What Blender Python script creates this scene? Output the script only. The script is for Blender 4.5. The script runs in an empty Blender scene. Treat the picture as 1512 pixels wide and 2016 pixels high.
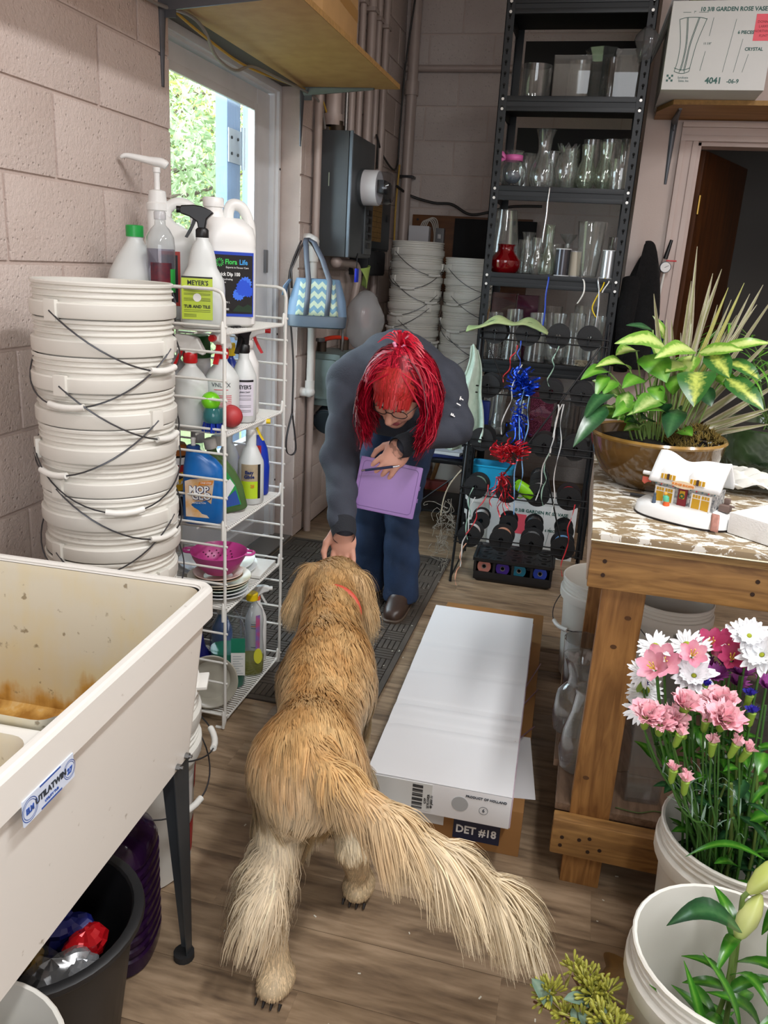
import bpy, bmesh, math, random
import numpy as np
from mathutils import Vector, Matrix, Euler
sc = bpy.context.scene
col = sc.collection
PI = math.pi
R = math.radians
# camera
cam_d = bpy.data.cameras.new('camera')
cam_d.sensor_fit = 'VERTICAL'
cam_d.sensor_height = 36.0
cam_d.lens = 36.0 * 1583.0 / 2016.0
cam_d.clip_start = 0.05
cam = bpy.data.objects.new('camera', cam_d)
col.objects.link(cam)
_p, _r, _y = R(17.19), R(3.39), R(13.39)
_fw0 = Vector((-math.sin(_y), math.cos(_y), 0)); _r0 = Vector((math.cos(_y), math.sin(_y), 0)); _z = Vector((0, 0, 1))
_fw = _fw0 * math.cos(_p) - _z * math.sin(_p)
_u0 = _fw0 * math.sin(_p) + _z * math.cos(_p)
_ri = _r0 * math.cos(_r) + _u0 * math.sin(_r)
_up = -_r0 * math.sin(_r) + _u0 * math.cos(_r)
M = Matrix((_ri, _up, -_fw)).transposed().to_4x4()
M.translation = (0, 0, 1.374)
cam.matrix_world = M
sc.camera = cam
# world, exposure
w = bpy.data.worlds.new('sky'); sc.world = w; w.use_nodes = True
wn = w.node_tree.nodes; wl = w.node_tree.links; wn.clear()
wo = wn.new('ShaderNodeOutputWorld'); wb = wn.new('ShaderNodeBackground')
wb.inputs[0].default_value = (0.80, 0.90, 1.0, 1); wb.inputs[1].default_value = 9.0
wl.new(wb.outputs[0], wo.inputs[0])
sc.view_settings.view_transform = 'Standard'
sc.view_settings.look = 'None'
sc.view_settings.exposure = 0.0
sc.view_settings.gamma = 1.0
sc.view_settings.use_curve_mapping = False
sc.cycles.max_bounces = 8
sc.cycles.transparent_max_bounces = 24
sc.cycles.caustics_reflective = False
sc.cycles.caustics_refractive = False
def area(name, loc, size, size_y, power, color, rot=(0, 0, 0)):
    d = bpy.data.lights.new(name, 'AREA'); d.shape = 'RECTANGLE'; d.size = size; d.size_y = size_y
    d.energy = power; d.color = color
    o = bpy.data.objects.new(name, d); col.objects.link(o); o.location = loc; o.rotation_euler = rot
    return o
# strip lamps under the ceiling (their housings are built further down)
LAMPS = [(0.55, 1.05, 2.93), (0.55, -0.75, 2.93), (1.75, 1.9, 2.93)]
for i, p in enumerate(LAMPS):
    area('ceiling_lamp_light', (p[0], p[1], p[2]), 0.16, 1.15, (44, 40, 34)[i], (0.99, 0.99, 1.0))
# shop window at the front of the room behind the photographer
area('shop_window_light', (0.6, -2.30, 1.55), 2.2, 1.6, 46, (0.86, 0.93, 1.0), (R(90), 0, 0))
# materials
MATS = {}
def _new(name):
    m = bpy.data.materials.new(name); m.use_nodes = True
    nt = m.node_tree; b = nt.nodes['Principled BSDF']
    MATS[name] = m
    return m, nt, b
def S(b, **k):
    for n, v in k.items():
        n = n.replace('_', ' ')
        if n in b.inputs:
            b.inputs[n].default_value = v
def rgb(h):
    h = h.lstrip('#'); c = [int(h[i:i+2], 16) / 255 for i in (0, 2, 4)]
    return tuple(((x + 0.055) / 1.055) ** 2.4 if x > 0.04045 else x / 12.92 for x in c) + (1.0,)
def mat(name, c, rough=0.5, metal=0.0, var=0.0, vscale=8.0, bump=0.0, bscale=60.0, c2=None, detail=4.0, stretch=None, **k):
    """plain procedural material: colour with noise variation and fine bump"""
    if name in MATS: return MATS[name]
    m, nt, b = _new(name)
    c = rgb(c) if isinstance(c, str) else c
    S(b, Base_Color=c, Roughness=rough, Metallic=metal); S(b, **k)
    L = nt.links.new
    if var > 0 or c2 is not None or bump > 0:
        tc = nt.nodes.new('ShaderNodeTexCoord'); mp = nt.nodes.new('ShaderNodeMapping')
        L(tc.outputs['Object'], mp.inputs[0])
        if stretch: mp.inputs['Scale'].default_value = stretch
    if var > 0 or c2 is not None:
        no = nt.nodes.new('ShaderNodeTexNoise'); no.inputs['Scale'].default_value = vscale; no.inputs['Detail'].default_value = detail
        L(mp.outputs[0], no.inputs[0])
        rp = nt.nodes.new('ShaderNodeValToRGB')
        if c2 is None:
            d = tuple(x * (1 - var) for x in c[:3]) + (1,)
            u = tuple(min(1, x * (1 + var * 0.6)) for x in c[:3]) + (1,)
        else:
            d = c; u = rgb(c2) if isinstance(c2, str) else c2
        rp.color_ramp.elements[0].position = 0.34; rp.color_ramp.elements[0].color = d
        rp.color_ramp.elements[1].position = 0.68; rp.color_ramp.elements[1].color = u
        L(no.outputs[0], rp.inputs[0]); L(rp.outputs[0], b.inputs['Base Color'])
    if bump > 0:
        n2 = nt.nodes.new('ShaderNodeTexNoise'); n2.inputs['Scale'].default_value = bscale; n2.inputs['Detail'].default_value = 3
        L(mp.outputs[0], n2.inputs[0])
        bp = nt.nodes.new('ShaderNodeBump'); bp.inputs['Strength'].default_value = bump; bp.inputs['Distance'].default_value = 0.004
        L(n2.outputs[0], bp.inputs['Height']); L(bp.outputs[0], b.inputs['Normal'])
    return m
def thin_glass(name, tint=(0.96, 0.98, 0.98, 1), rough=0.02, refl=1.0, body=0.0, bodycol=(0.8, 0.8, 0.8, 1)):
    """thin-walled clear sheet: straight transmission plus Fresnel reflection (and a little scattering body)"""
    if name in MATS: return MATS[name]
    m = bpy.data.materials.new(name); m.use_nodes = True; MATS[name] = m
    nt = m.node_tree; nt.nodes.clear(); L = nt.links.new
    out = nt.nodes.new('ShaderNodeOutputMaterial')
    tr = nt.nodes.new('ShaderNodeBsdfTransparent'); tr.inputs[0].default_value = tint
    gl = nt.nodes.new('ShaderNodeBsdfGlossy'); gl.inputs['Roughness'].default_value = rough
    ge = nt.nodes.new('ShaderNodeNewGeometry'); dt = nt.nodes.new('ShaderNodeVectorMath'); dt.operation = 'DOT_PRODUCT'
    L(ge.outputs['Incoming'], dt.inputs[0]); L(ge.outputs['Normal'], dt.inputs[1])
    prev = dt.outputs['Value']
    for op, v in (('ABSOLUTE', None), ('SUBTRACT', None), ('POWER', 4.0), ('MULTIPLY_ADD', .85 * refl)):     # Schlick Fresnel, same from both faces
        mm = nt.nodes.new('ShaderNodeMath'); mm.operation = op
        if op == 'SUBTRACT': mm.inputs[0].default_value = 1.0; L(prev, mm.inputs[1])
        else:
            L(prev, mm.inputs[0])
            if v is not None: mm.inputs[1].default_value = v
        prev = mm.outputs[0]
    mm.inputs[2].default_value = 0.04 * refl; mm.use_clamp = True
    base = tr
    if body > 0:
        di = nt.nodes.new('ShaderNodeBsdfDiffuse'); di.inputs[0].default_value = bodycol
        tl = nt.nodes.new('ShaderNodeBsdfTranslucent'); tl.inputs[0].default_value = bodycol
        m2 = nt.nodes.new('ShaderNodeMixShader'); m2.inputs[0].default_value = 0.5
        L(di.outputs[0], m2.inputs[1]); L(tl.outputs[0], m2.inputs[2])
        m1 = nt.nodes.new('ShaderNodeMixShader'); m1.inputs[0].default_value = body
        L(tr.outputs[0], m1.inputs[1]); L(m2.outputs[0], m1.inputs[2]); base = m1
    mx = nt.nodes.new('ShaderNodeMixShader')
    L(mm.outputs[0], mx.inputs[0]); L(base.outputs[0], mx.inputs[1]); L(gl.outputs[0], mx.inputs[2])
    L(mx.outputs[0], out.inputs[0])
    return m
def leafmat(name, c, c2=None, rough=0.4, vscale=30.0, trans=0.25, **k):
    m = mat(name, c, rough, c2=c2, var=0.25, vscale=vscale, **k)
    return m
# mesh builder
class MB:
    def __init__(s):
        s.v = []; s.f = []
    def add(s, vs, fs):
        o = len(s.v); s.v.extend([tuple(p) for p in vs]); s.f.extend([tuple(i + o for i in q) for q in fs]); return s
    def box(s, x0, x1, y0, y1, z0, z1, ch=0.0):
        if ch <= 0:
            vs = [(x0,y0,z0),(x1,y0,z0),(x1,y1,z0),(x0,y1,z0),(x0,y0,z1),(x1,y0,z1),(x1,y1,z1),(x0,y1,z1)]
            return s.add(vs, [(0,3,2,1),(4,5,6,7),(0,1,5,4),(1,2,6,5),(2,3,7,6),(3,0,4,7)])
        bm = bmesh.new(); bmesh.ops.create_cube(bm, size=1)
        for v in bm.verts:
            v.co = Vector(((x0+x1)/2 + v.co.x*(x1-x0), (y0+y1)/2 + v.co.y*(y1-y0), (z0+z1)/2 + v.co.z*(z1-z0)))
        bmesh.ops.bevel(bm, geom=bm.edges[:], offset=ch, segments=2, affect='EDGES', profile=0.7)
        bm.verts.index_update()
        vs = [v.co[:] for v in bm.verts]; fs = [tuple(v.index for v in f.verts) for f in bm.faces]; bm.free()
        return s.add(vs, fs)
    def cbox(s, c, d, rz=0.0, ch=0.0, m=None):
        t = MB().box(-d[0]/2, d[0]/2, -d[1]/2, d[1]/2, -d[2]/2, d[2]/2, ch)
        mm = Matrix.Translation(c) @ Matrix.Rotation(rz, 4, 'Z') if m is None else m
        return s.add([mm @ Vector(v) for v in t.v], t.f)
    def lathe(s, prof, n=24, c=(0,0,0), close=False, a0=0.0, a1=None, sx=1.0, sy=1.0):
        """prof: list of (r,z)"""
        full = a1 is None; a1 = a0 + 2*PI if full else a1
        k = n if full else n + 1
        vs = []; fs = []
        for (r, z) in prof:
            for i in range(k):
                a = a0 + (a1-a0)*i/n
                vs.append((c[0]+r*math.cos(a)*sx, c[1]+r*math.sin(a)*sy, c[2]+z))
        m = len(prof)
        for j in range(m-1 if not close else m):
            j2 = (j+1) % m
            for i in range(n):
                i2 = (i+1) % k
                fs.append((j*k+i, j*k+i2, j2*k+i2, j2*k+i))
        return s.add(vs, fs)
    def loft(s, rings, n=28, capb=True, capt=True):
        """rings: (z, rx, ry, power[, cx, cy])  superellipse sections"""
        vs = []; fs = []
        for g in rings:
            z, rx, ry, p = g[:4]; cx, cy = (g[4], g[5]) if len(g) > 5 else (0, 0)
            for i in range(n):
                a = 2*PI*i/n; ca, sa = math.cos(a), math.sin(a)
                vs.append((cx + rx*math.copysign(abs(ca)**(2/p), ca), cy + ry*math.copysign(abs(sa)**(2/p), sa), z))
        for j in range(len(rings)-1):
            for i in range(n):
                i2 = (i+1) % n
                fs.append((j*n+i, j*n+i2, (j+1)*n+i2, (j+1)*n+i))
        if capb: fs.append(tuple(range(n-1, -1, -1)))
        if capt: fs.append(tuple(range((len(rings)-1)*n, len(rings)*n)))
        return s.add(vs, fs)
    def tube(s, pts, r, n=8, closed=False, cap=True):
        """round tube along a polyline; r scalar or list"""
        pts = [Vector(p) for p in pts]; m = len(pts)
        rs = r if isinstance(r, (list, tuple)) else [r]*m
        vs = []; fs = []; up = None
        for i in range(m):
            a = pts[i-1] if (i > 0 or closed) else pts[i]; b = pts[(i+1) % m] if (i < m-1 or closed) else pts[i]
            t = (b - a)
            if t.length < 1e-9: t = Vector((0,0,1))
            t.normalize()
            if up is None:
                up = Vector((0,0,1)) if abs(t.z) < 0.9 else Vector((1,0,0))
            x = t.cross(up)
            if x.length < 1e-5: x = t.cross(Vector((0.3,0.9,0.2)))
            x.normalize(); y = x.cross(t).normalized(); up = y
            for k in range(n):
                an = 2*PI*k/n
                vs.append(pts[i] + (x*math.cos(an) + y*math.sin(an))*rs[i])
        for i in range(m if closed else m-1):
            j = (i+1) % m
            for k in range(n):
                k2 = (k+1) % n
                fs.append((i*n+k, i*n+k2, j*n+k2, j*n+k))
        if cap and not closed:
            fs.append(tuple(range(n-1, -1, -1))); fs.append(tuple(range((m-1)*n, m*n)))
        return s.add(vs, fs)
    def cyl(s, a, b, r, n=16, r2=None):
        return s.tube([a, b], [r, r if r2 is None else r2], n)
    def ribbon(s, pts, widths, side=None, normal=None, th=0.0):
        """flat strip along pts, width along `side` vectors"""
        pts = [Vector(p) for p in pts]; m = len(pts)
        ws = widths if isinstance(widths, (list, tuple)) else [widths]*m
        vs = []; fs = []
        for i in range(m):
            sd = Vector(side[i] if isinstance(side, list) else side) if side is not None else None
            if sd is None:
                t = pts[min(i+1, m-1)] - pts[max(i-1, 0)]
                nn = Vector(normal if normal is not None else (0,-1,0.2)); sd = t.cross(nn)
            if sd.length < 1e-9: sd = Vector((1,0,0))
            sd = sd.normalized()
            vs += [pts[i]-sd*ws[i]/2, pts[i]+sd*ws[i]/2]
        for i in range(m-1):
            fs.append((2*i, 2*i+1, 2*i+3, 2*i+2))
        return s.add(vs, fs)
    def prism(s, poly, z0, z1, m=None):
        """extrude 2D polygon (list of (x,y)) from z0 to z1, optional matrix"""
        n = len(poly)
        vs = [Vector((p[0], p[1], z0)) for p in poly] + [Vector((p[0], p[1], z1)) for p in poly]
        if m is not None: vs = [m @ v for v in vs]
        fs = [tuple(range(n-1, -1, -1)), tuple(range(n, 2*n))] + [(i, (i+1) % n, n+(i+1) % n, n+i) for i in range(n)]
        return s.add(vs, fs)
    def grid(s, fn, nu, nv):
        vs = [fn(i/nu, j/nv) for j in range(nv+1) for i in range(nu+1)]
        fs = [(j*(nu+1)+i, j*(nu+1)+i+1, (j+1)*(nu+1)+i+1, (j+1)*(nu+1)+i) for j in range(nv) for i in range(nu)]
        return s.add(vs, fs)
    def ball(s, c, r, n=14, m=9, sc3=(1,1,1)):
        vs = [(c[0], c[1], c[2]-r*sc3[2])]; fs = []
        for j in range(1, m):
            t = PI*j/m
            for i in range(n):
                a = 2*PI*i/n
                vs.append((c[0]+r*math.sin(t)*math.cos(a)*sc3[0], c[1]+r*math.sin(t)*math.sin(a)*sc3[1], c[2]-r*math.cos(t)*sc3[2]))
        vs.append((c[0], c[1], c[2]+r*sc3[2])); e = len(vs)-1
        for i in range(n):
            i2 = (i+1) % n
            fs.append((0, 1+i2, 1+i)); fs.append((e, 1+(m-2)*n+i, 1+(m-2)*n+i2))
            for j in range(m-2):
                fs.append((1+j*n+i, 1+j*n+i2, 1+(j+1)*n+i2, 1+(j+1)*n+i))
        return s.add(vs, fs)
    def xf(s, m):
        s.v = [tuple(m @ Vector(v)) for v in s.v]; return s
    def mesh(s, name, smooth=True, ang=40):
        me = bpy.data.meshes.new(name); me.from_pydata(s.v, [], s.f); me.validate(); me.update()
        if smooth:
            me.polygons.foreach_set('use_smooth', [True]*len(me.polygons))
            try: me.set_sharp_from_angle(angle=R(ang))
            except Exception: pass
        return me
def obj(name, mb, m, parent=None, smooth=True, ang=40, solid=0.0, sub=0, kind=None):
    me = mb.mesh(name, smooth, ang) if isinstance(mb, MB) else mb
    o = bpy.data.objects.new(name, me); col.objects.link(o)
    if m is not None:
        ml = m if isinstance(m, (list, tuple)) else [m]
        if len(me.materials) == 0:
            for q in ml: me.materials.append(q)
    if parent is not None: o.parent = parent
    if sub:
        sb = o.modifiers.new('s', 'SUBSURF'); sb.levels = sub; sb.render_levels = sub
    if solid:
        so = o.modifiers.new('t', 'SOLIDIFY'); so.thickness = solid; so.offset = 0
    if kind: o['kind'] = kind
    return o
def tag(o, label, cat, group=None, kind=None):
    o['label'] = label; o['category'] = cat
    if group: o['group'] = group
    if kind: o['kind'] = kind
    return o
def thing(name, label, cat, loc=(0,0,0), rz=0.0, group=None, rot=None):
    o = bpy.data.objects.new(name, None); col.objects.link(o); o.empty_display_size = 0.05
    o.location = loc; o.rotation_euler = rot if rot is not None else (0, 0, rz)
    return tag(o, label, cat, group)
def dup(root, loc=None, rz=None, label=None, group=None, rot=None, scale=None):
    def cp(o, par):
        c = o.copy(); col.objects.link(c)
        if par is not None:
            c.parent = par; c.matrix_parent_inverse = o.matrix_parent_inverse.copy()
        for ch in KIDS(o): cp(ch, c)
        return c
    r = cp(root, None)
    if loc is not None: r.location = loc
    if rz is not None: r.rotation_euler = (0, 0, rz)
    if rot is not None: r.rotation_euler = rot
    if scale is not None: r.scale = scale
    if label: r['label'] = label
    if group: r['group'] = group
    return r
def KIDS(o):
    return [c for c in o.children]
def struct(name, mb, m, parent=None, smooth=False):
    o = obj(name, mb, m, parent, smooth=smooth)
    if parent is None: o['kind'] = 'structure'
    return o
def text_mb(s, size, th=0.0008, align='CENTER', bold=0.0, xs=1.0):
    """lettering as mesh data in the xz plane facing -y, centred on the origin"""
    cu = bpy.data.curves.new('lettering', 'FONT'); cu.body = s; cu.size = size; cu.align_x = align; cu.align_y = 'CENTER'
    cu.extrude = th; cu.offset = bold; cu.resolution_u = 2; cu.space_character = 1.0
    o = bpy.data.objects.new('lettering', cu); col.objects.link(o)
    dg = bpy.context.evaluated_depsgraph_get()
    me = bpy.data.meshes.new_from_object(o.evaluated_get(dg))
    bpy.data.objects.remove(o); bpy.data.curves.remove(cu)
    b = MB(); b.v = [(v.co.x*xs, -v.co.z, v.co.y) for v in me.vertices]; b.f = [tuple(p.vertices) for p in me.polygons]
    bpy.data.meshes.remove(me)
    return b
def text(s, size, m, parent, loc=(0,0,0), rz=0.0, mtx=None, wrap=None, align='CENTER', bold=0.0, xs=1.0, name='lettering', th=0.0006):
    b = text_mb(s, size, th, align, bold, xs)
    if wrap:                                        # bend round a vertical cylinder of radius wrap
        b.v = [((wrap - y) * math.sin(x/wrap), -(wrap - y) * math.cos(x/wrap) + wrap, z) for (x, y, z) in b.v]
    mm = mtx if mtx is not None else Matrix.Translation(loc) @ Matrix.Rotation(rz, 4, 'Z')
    b.xf(mm)
    return obj(name, b, m, parent, smooth=False)
def curvepts(ctrl, n=6):
    """Catmull-Rom through control points"""
    c = [Vector(p) for p in ctrl]; out = []
    for i in range(len(c)-1):
        p0 = c[max(i-1,0)]; p1 = c[i]; p2 = c[i+1]; p3 = c[min(i+2, len(c)-1)]
        for k in range(n):
            t = k/n; t2 = t*t; t3 = t2*t
            out.append(0.5*((2*p1) + (p2-p0)*t + (2*p0-5*p1+4*p2-p3)*t2 + (3*p1-p0-3*p2+p3)*t3))
    out.append(c[-1]); return out
white_pl = mat('white_plastic', '#e6e5df', 0.38, var=0.05, vscale=5)
black_pl = mat('black_plastic', '#121214', 0.4)
# the setting
def block_mat(name, c, c2):
    m, nt, b = _new(name); L = nt.links.new; N = nt.nodes.new
    tc = N('ShaderNodeTexCoord'); oi = N('ShaderNodeObjectInfo')
    ad = N('ShaderNodeVectorMath'); ad.operation = 'ADD'; L(tc.outputs['Object'], ad.inputs[0])
    sc_ = N('ShaderNodeVectorMath'); sc_.operation = 'SCALE'; sc_.inputs['Scale'].default_value = 9.0
    cx = N('ShaderNodeCombineXYZ'); L(oi.outputs['Random'], cx.inputs[0]); L(oi.outputs['Random'], cx.inputs[1]); L(oi.outputs['Random'], cx.inputs[2])
    L(cx.outputs[0], sc_.inputs[0]); L(sc_.outputs[0], ad.inputs[1])
    n1 = N('ShaderNodeTexNoise'); n1.inputs['Scale'].default_value = 3.0; n1.inputs['Detail'].default_value = 5; L(ad.outputs[0], n1.inputs[0])
    rp = N('ShaderNodeValToRGB'); rp.color_ramp.elements[0].position = .35; rp.color_ramp.elements[0].color = rgb(c); rp.color_ramp.elements[1].position = .65; rp.color_ramp.elements[1].color = rgb(c2)
    L(n1.outputs[0], rp.inputs[0]); L(rp.outputs[0], b.inputs['Base Color'])
    n2 = N('ShaderNodeTexNoise'); n2.inputs['Scale'].default_value = 90; n2.inputs['Detail'].default_value = 4; n2.inputs['Roughness'].default_value = .65; L(ad.outputs[0], n2.inputs[0])
    vo = N('ShaderNodeTexVoronoi'); vo.inputs['Scale'].default_value = 55; L(ad.outputs[0], vo.inputs[0])
    pit = N('ShaderNodeMapRange'); pit.inputs[1].default_value = 0.0; pit.inputs[2].default_value = 0.22; pit.inputs[3].default_value = -0.8; pit.inputs[4].default_value = 0.0; L(vo.outputs['Distance'], pit.inputs[0])
    sm = N('ShaderNodeMath'); sm.operation = 'ADD'; L(n2.outputs[0], sm.inputs[0]); L(pit.outputs[0], sm.inputs[1])
    bp = N('ShaderNodeBump'); bp.inputs['Strength'].default_value = .7; bp.inputs['Distance'].default_value = .006
    L(sm.outputs[0], bp.inputs['Height']); L(bp.outputs[0], b.inputs['Normal'])
    b.inputs['Roughness'].default_value = .55
    return m
wallp = block_mat('painted_block', '#cbbab1', '#d4c5bd')
wallb = block_mat('painted_block_back', '#c2b5ae', '#cbbfb8')
mortar = mat('painted_mortar', '#c4b3aa', .6, var=.06, vscale=12, bump=.3, bscale=140)
plaster = mat('painted_plaster', '#cdbbb2', .55, var=.04, vscale=3, bump=.12, bscale=120)
ceilm = mat('ceiling_white', '#d9d6cf', .8)
WX = -1.356
ZJ, YJ = 1.325, 1.716
D0, D1, DT = 2.508, 3.692, 2.125
wl_ = MB()
bk = WX - 0.006
wl_.box(-1.56, bk, -2.4, D0 - .004, 0, 3.1); wl_.box(-1.56, bk, D1 + .004, 5.73, 0, 3.1); wl_.box(-1.56, bk, D0 - .004, D1 + .004, DT, 3.1)
wall_left = struct('wall_left', wl_, mortar)
_bm = {}
def block_mesh(l, h, dp, axis, m):
    k = (round(l, 3), round(h, 3), axis)
    if k not in _bm:
        b = MB()
        if axis == 'y': b.box(-dp, 0, -l/2, l/2, -h/2, h/2, .0035)
        else: b.box(-l/2, l/2, 0, dp, -h/2, h/2, .0035)
        me = b.mesh('block', True, 50); me.materials.append(m); _bm[k] = me
    return _bm[k]
def put_block(a0, a1, z0, z1, axis, plane, parent, m):
    g = .0045
    if a1 - a0 < .03 or z1 - z0 < .03: return
    me = block_mesh(a1-a0-2*g, z1-z0-2*g, .13, axis, m)
    o = bpy.data.objects.new('block', me); col.objects.link(o); o.parent = parent
    o.location = (plane, (a0+a1)/2, (z0+z1)/2) if axis == 'y' else ((a0+a1)/2, plane, (z0+z1)/2)
rows = [0] + [ZJ + .203*k for k in range(-6, 9)]
for i in range(len(rows)-1):
    z0, z1 = rows[i], rows[i+1]
    off = 0 if (i % 2 == 1) else .203
    # row between ZJ and ZJ+.203 is index 7
    y = YJ + off - .406*4
    while y < 5.53:
        a0, a1 = max(y, .1), min(y+.406, 5.53)
        segs = [(a0, a1)]
        if z0 < DT - .05:
            segs = []
            if a0 < D0: segs.append((a0, min(a1, D0)))
            if a1 > D1: segs.append((max(a0, D1), a1))
        for s0, s1 in segs:
            if s1 - s0 > .04: put_block(s0, s1, max(z0, 0), z1 if not (z0 < DT - .05 < z1 and False) else z1, 'y', WX, wall_left, wallp)
        y += .406
bw = MB().box(-1.356, .36, 5.536, 5.73, 0, 3.1)
wall_back = struct('wall_back', bw, mortar)
for i in range(len(rows)-1):
    off = 0 if i % 2 else .203
    x = -1.356 - .25 + off
    while x < .3:
        a0, a1 = max(x, -1.35), min(x+.406, .3)
        if a1 - a0 > .04: put_block(a0, a1, rows[i], rows[i+1], 'x', 5.53, wall_back, wallb)
        x += .406
# wall with the inner doorway, facing the photographer
DX0, DX1, DZ = .387, 1.17, 2.02
wr = MB().box(.13, DX0, 4.5, 4.62, 0, 3.1).box(DX1, 2.3, 4.5, 4.62, 0, 3.1).box(DX0, DX1, 4.5, 4.62, DZ, 3.1).box(.13, .25, 4.62, 5.53, 0, 3.1)
wall_right = struct('wall_right', wr, plaster)
struct('wall_side', MB().box(2.3, 2.42, -2.4, 4.62, 0, 3.1), plaster)
struct('wall_near', MB().box(-1.56, 2.42, -2.52, -2.4, 0, 3.1), plaster)
struct('ceiling', MB().box(-1.56, 2.42, -2.52, 5.73, 3.1, 3.2), ceilm)
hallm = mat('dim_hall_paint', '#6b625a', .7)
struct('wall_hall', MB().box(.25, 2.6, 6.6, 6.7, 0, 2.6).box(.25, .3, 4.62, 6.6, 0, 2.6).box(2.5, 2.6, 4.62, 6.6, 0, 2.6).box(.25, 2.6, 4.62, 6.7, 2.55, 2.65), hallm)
# floor: vinyl planks
def plank_mat():
    m, nt, b = _new('floor_planks'); L = nt.links.new; N = nt.nodes.new
    tc = N('ShaderNodeTexCoord'); oi = N('ShaderNodeObjectInfo')
    cx = N('ShaderNodeCombineXYZ'); L(oi.outputs['Random'], cx.inputs[0]); L(oi.outputs['Random'], cx.inputs[1])
    s9 = N('ShaderNodeVectorMath'); s9.operation = 'SCALE'; s9.inputs['Scale'].default_value = 23.0; L(cx.outputs[0], s9.inputs[0])
    ad = N('ShaderNodeVectorMath'); L(tc.outputs['Object'], ad.inputs[0]); L(s9.outputs[0], ad.inputs[1])
    mp = N('ShaderNodeMapping'); mp.inputs['Scale'].default_value = (1.6, 7.0, 1.0); L(ad.outputs[0], mp.inputs[0])
    n1 = N('ShaderNodeTexNoise'); n1.inputs['Scale'].default_value = 2.6; n1.inputs['Detail'].default_value = 6; n1.inputs['Distortion'].default_value = 0.9; L(mp.outputs[0], n1.inputs[0])
    wv = N('ShaderNodeTexWave'); wv.bands_direction = 'Y'; wv.inputs['Scale'].default_value = 1.3; wv.inputs['Distortion'].default_value = 14; wv.inputs['Detail'].default_value = 3; wv.inputs['Detail Scale'].default_value = .9
    mp2 = N('ShaderNodeMapping'); mp2.inputs['Scale'].default_value = (1.2, 7.0, 1.0); L(ad.outputs[0], mp2.inputs[0]); L(mp2.outputs[0], wv.inputs[0])
    n3 = N('ShaderNodeTexNoise'); n3.inputs['Scale'].default_value = 14; n3.inputs['Detail'].default_value = 4
    mp3 = N('ShaderNodeMapping'); mp3.inputs['Scale'].default_value = (1.0, 7.0, 1.0); L(ad.outputs[0], mp3.inputs[0]); L(mp3.outputs[0], n3.inputs[0])
    a1 = N('ShaderNodeMath'); a1.operation = 'MULTIPLY_ADD'; a1.inputs[1].default_value = .10; L(wv.outputs['Fac'], a1.inputs[0]); L(n1.outputs[0], a1.inputs[2])
    a2 = N('ShaderNodeMath'); a2.operation = 'MULTIPLY_ADD'; a2.inputs[1].default_value = .42; L(n3.outputs[0], a2.inputs[0]); L(a1.outputs[0], a2.inputs[2])
    rp = N('ShaderNodeValToRGB'); e = rp.color_ramp.elements
    e[0].position = .42; e[0].color = rgb('#4e3f32'); e[1].position = .98; e[1].color = rgb('#a68f75')
    k = e.new(.62); k.color = rgb('#796550'); k = e.new(.78); k.color = rgb('#907a61')
    L(a2.outputs[0], rp.inputs[0])
    # plank to plank value
    hv = N('ShaderNodeHueSaturation'); mr = N('ShaderNodeMapRange'); mr.inputs[3].default_value = .88; mr.inputs[4].default_value = 1.08
    L(oi.outputs['Random'], mr.inputs[0]); L(mr.outputs[0], hv.inputs['Value']); L(rp.outputs[0], hv.inputs['Color']); L(hv.outputs[0], b.inputs['Base Color'])
    b.inputs['Roughness'].default_value = .42
    bp = N('ShaderNodeBump'); bp.inputs['Strength'].default_value = .25; bp.inputs['Distance'].default_value = .002; L(a2.outputs[0], bp.inputs['Height']); L(bp.outputs[0], b.inputs['Normal'])
    return m
plankm = plank_mat()
floor = struct('floor', MB().box(-1.56, 2.6, -2.52, 6.7, -.08, -.002), mat('floor_joint', '#2c2119', .7))
_pm = {}
random.seed(3)
PW = .152
yy = -.35; ri = 0
while yy < 5.52:
    x = -1.356 - random.uniform(0, 1.1) if yy < D0 or yy > D1 else -1.36 - random.uniform(0, 1.0)
    while x < 2.3:
        a0 = max(x, -1.356 if not (D0-.05 < yy and yy+PW < D1+.1) else -1.50); a1 = min(x+1.22, 2.3)
        if yy > 4.4 and a0 > .3: break
        l = a1 - a0
        if l > .03:
            k = round(l, 3)
            if k not in _pm:
                me = MB().box(-l/2, l/2, -PW/2+.0005, PW/2-.0005, -.004, 0, .0006).mesh('plank', True, 50); me.materials.append(plankm); _pm[k] = me
            o = bpy.data.objects.new('plank', _pm[k]); col.objects.link(o); o.parent = floor
            o.location = ((a0+a1)/2, yy+PW/2, .0)
        x += 1.22
    yy += PW; ri += 1
# glazed outer door in the left wall
wframe = mat('white_door_paint', '#e6e8ea', .4, var=.06, vscale=6)
pane = thin_glass('window_glass', (.93, .97, .97, 1), .0, .6)
door1 = struct('door_1', MB().box(-1.55, -1.465, D1-.052, D1-.002, 0, 2.1, .004).box(-1.55, -1.465, D0+.002, D0+.052, 0, 2.1, .004).box(-1.55, -1.465, D0+.052, D1-.052, 2.05, 2.122, .004), wframe)
obj('stop_bead', MB().box(-1.475, -1.452, D1-.03, D1-.003, 0, 2.09, .003).box(-1.475, -1.452, D0+.05, D1-.03, 2.062, 2.092, .003), wframe, door1)
obj('stile', MB().box(-1.53, -1.487, 3.50, D1-.056, .02, 2.045, .005), wframe, door1)
obj('stile', MB().box(-1.53, -1.487, D0+.056, 2.66, .02, 2.045, .005), wframe, door1)
obj('top_rail', MB().box(-1.529, -1.488, 2.66, 3.50, 1.985, 2.045, .005), wframe, door1)
obj('mid_rail', MB().box(-1.529, -1.488, 2.66, 3.50, .44, .55, .005), wframe, door1)
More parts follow.
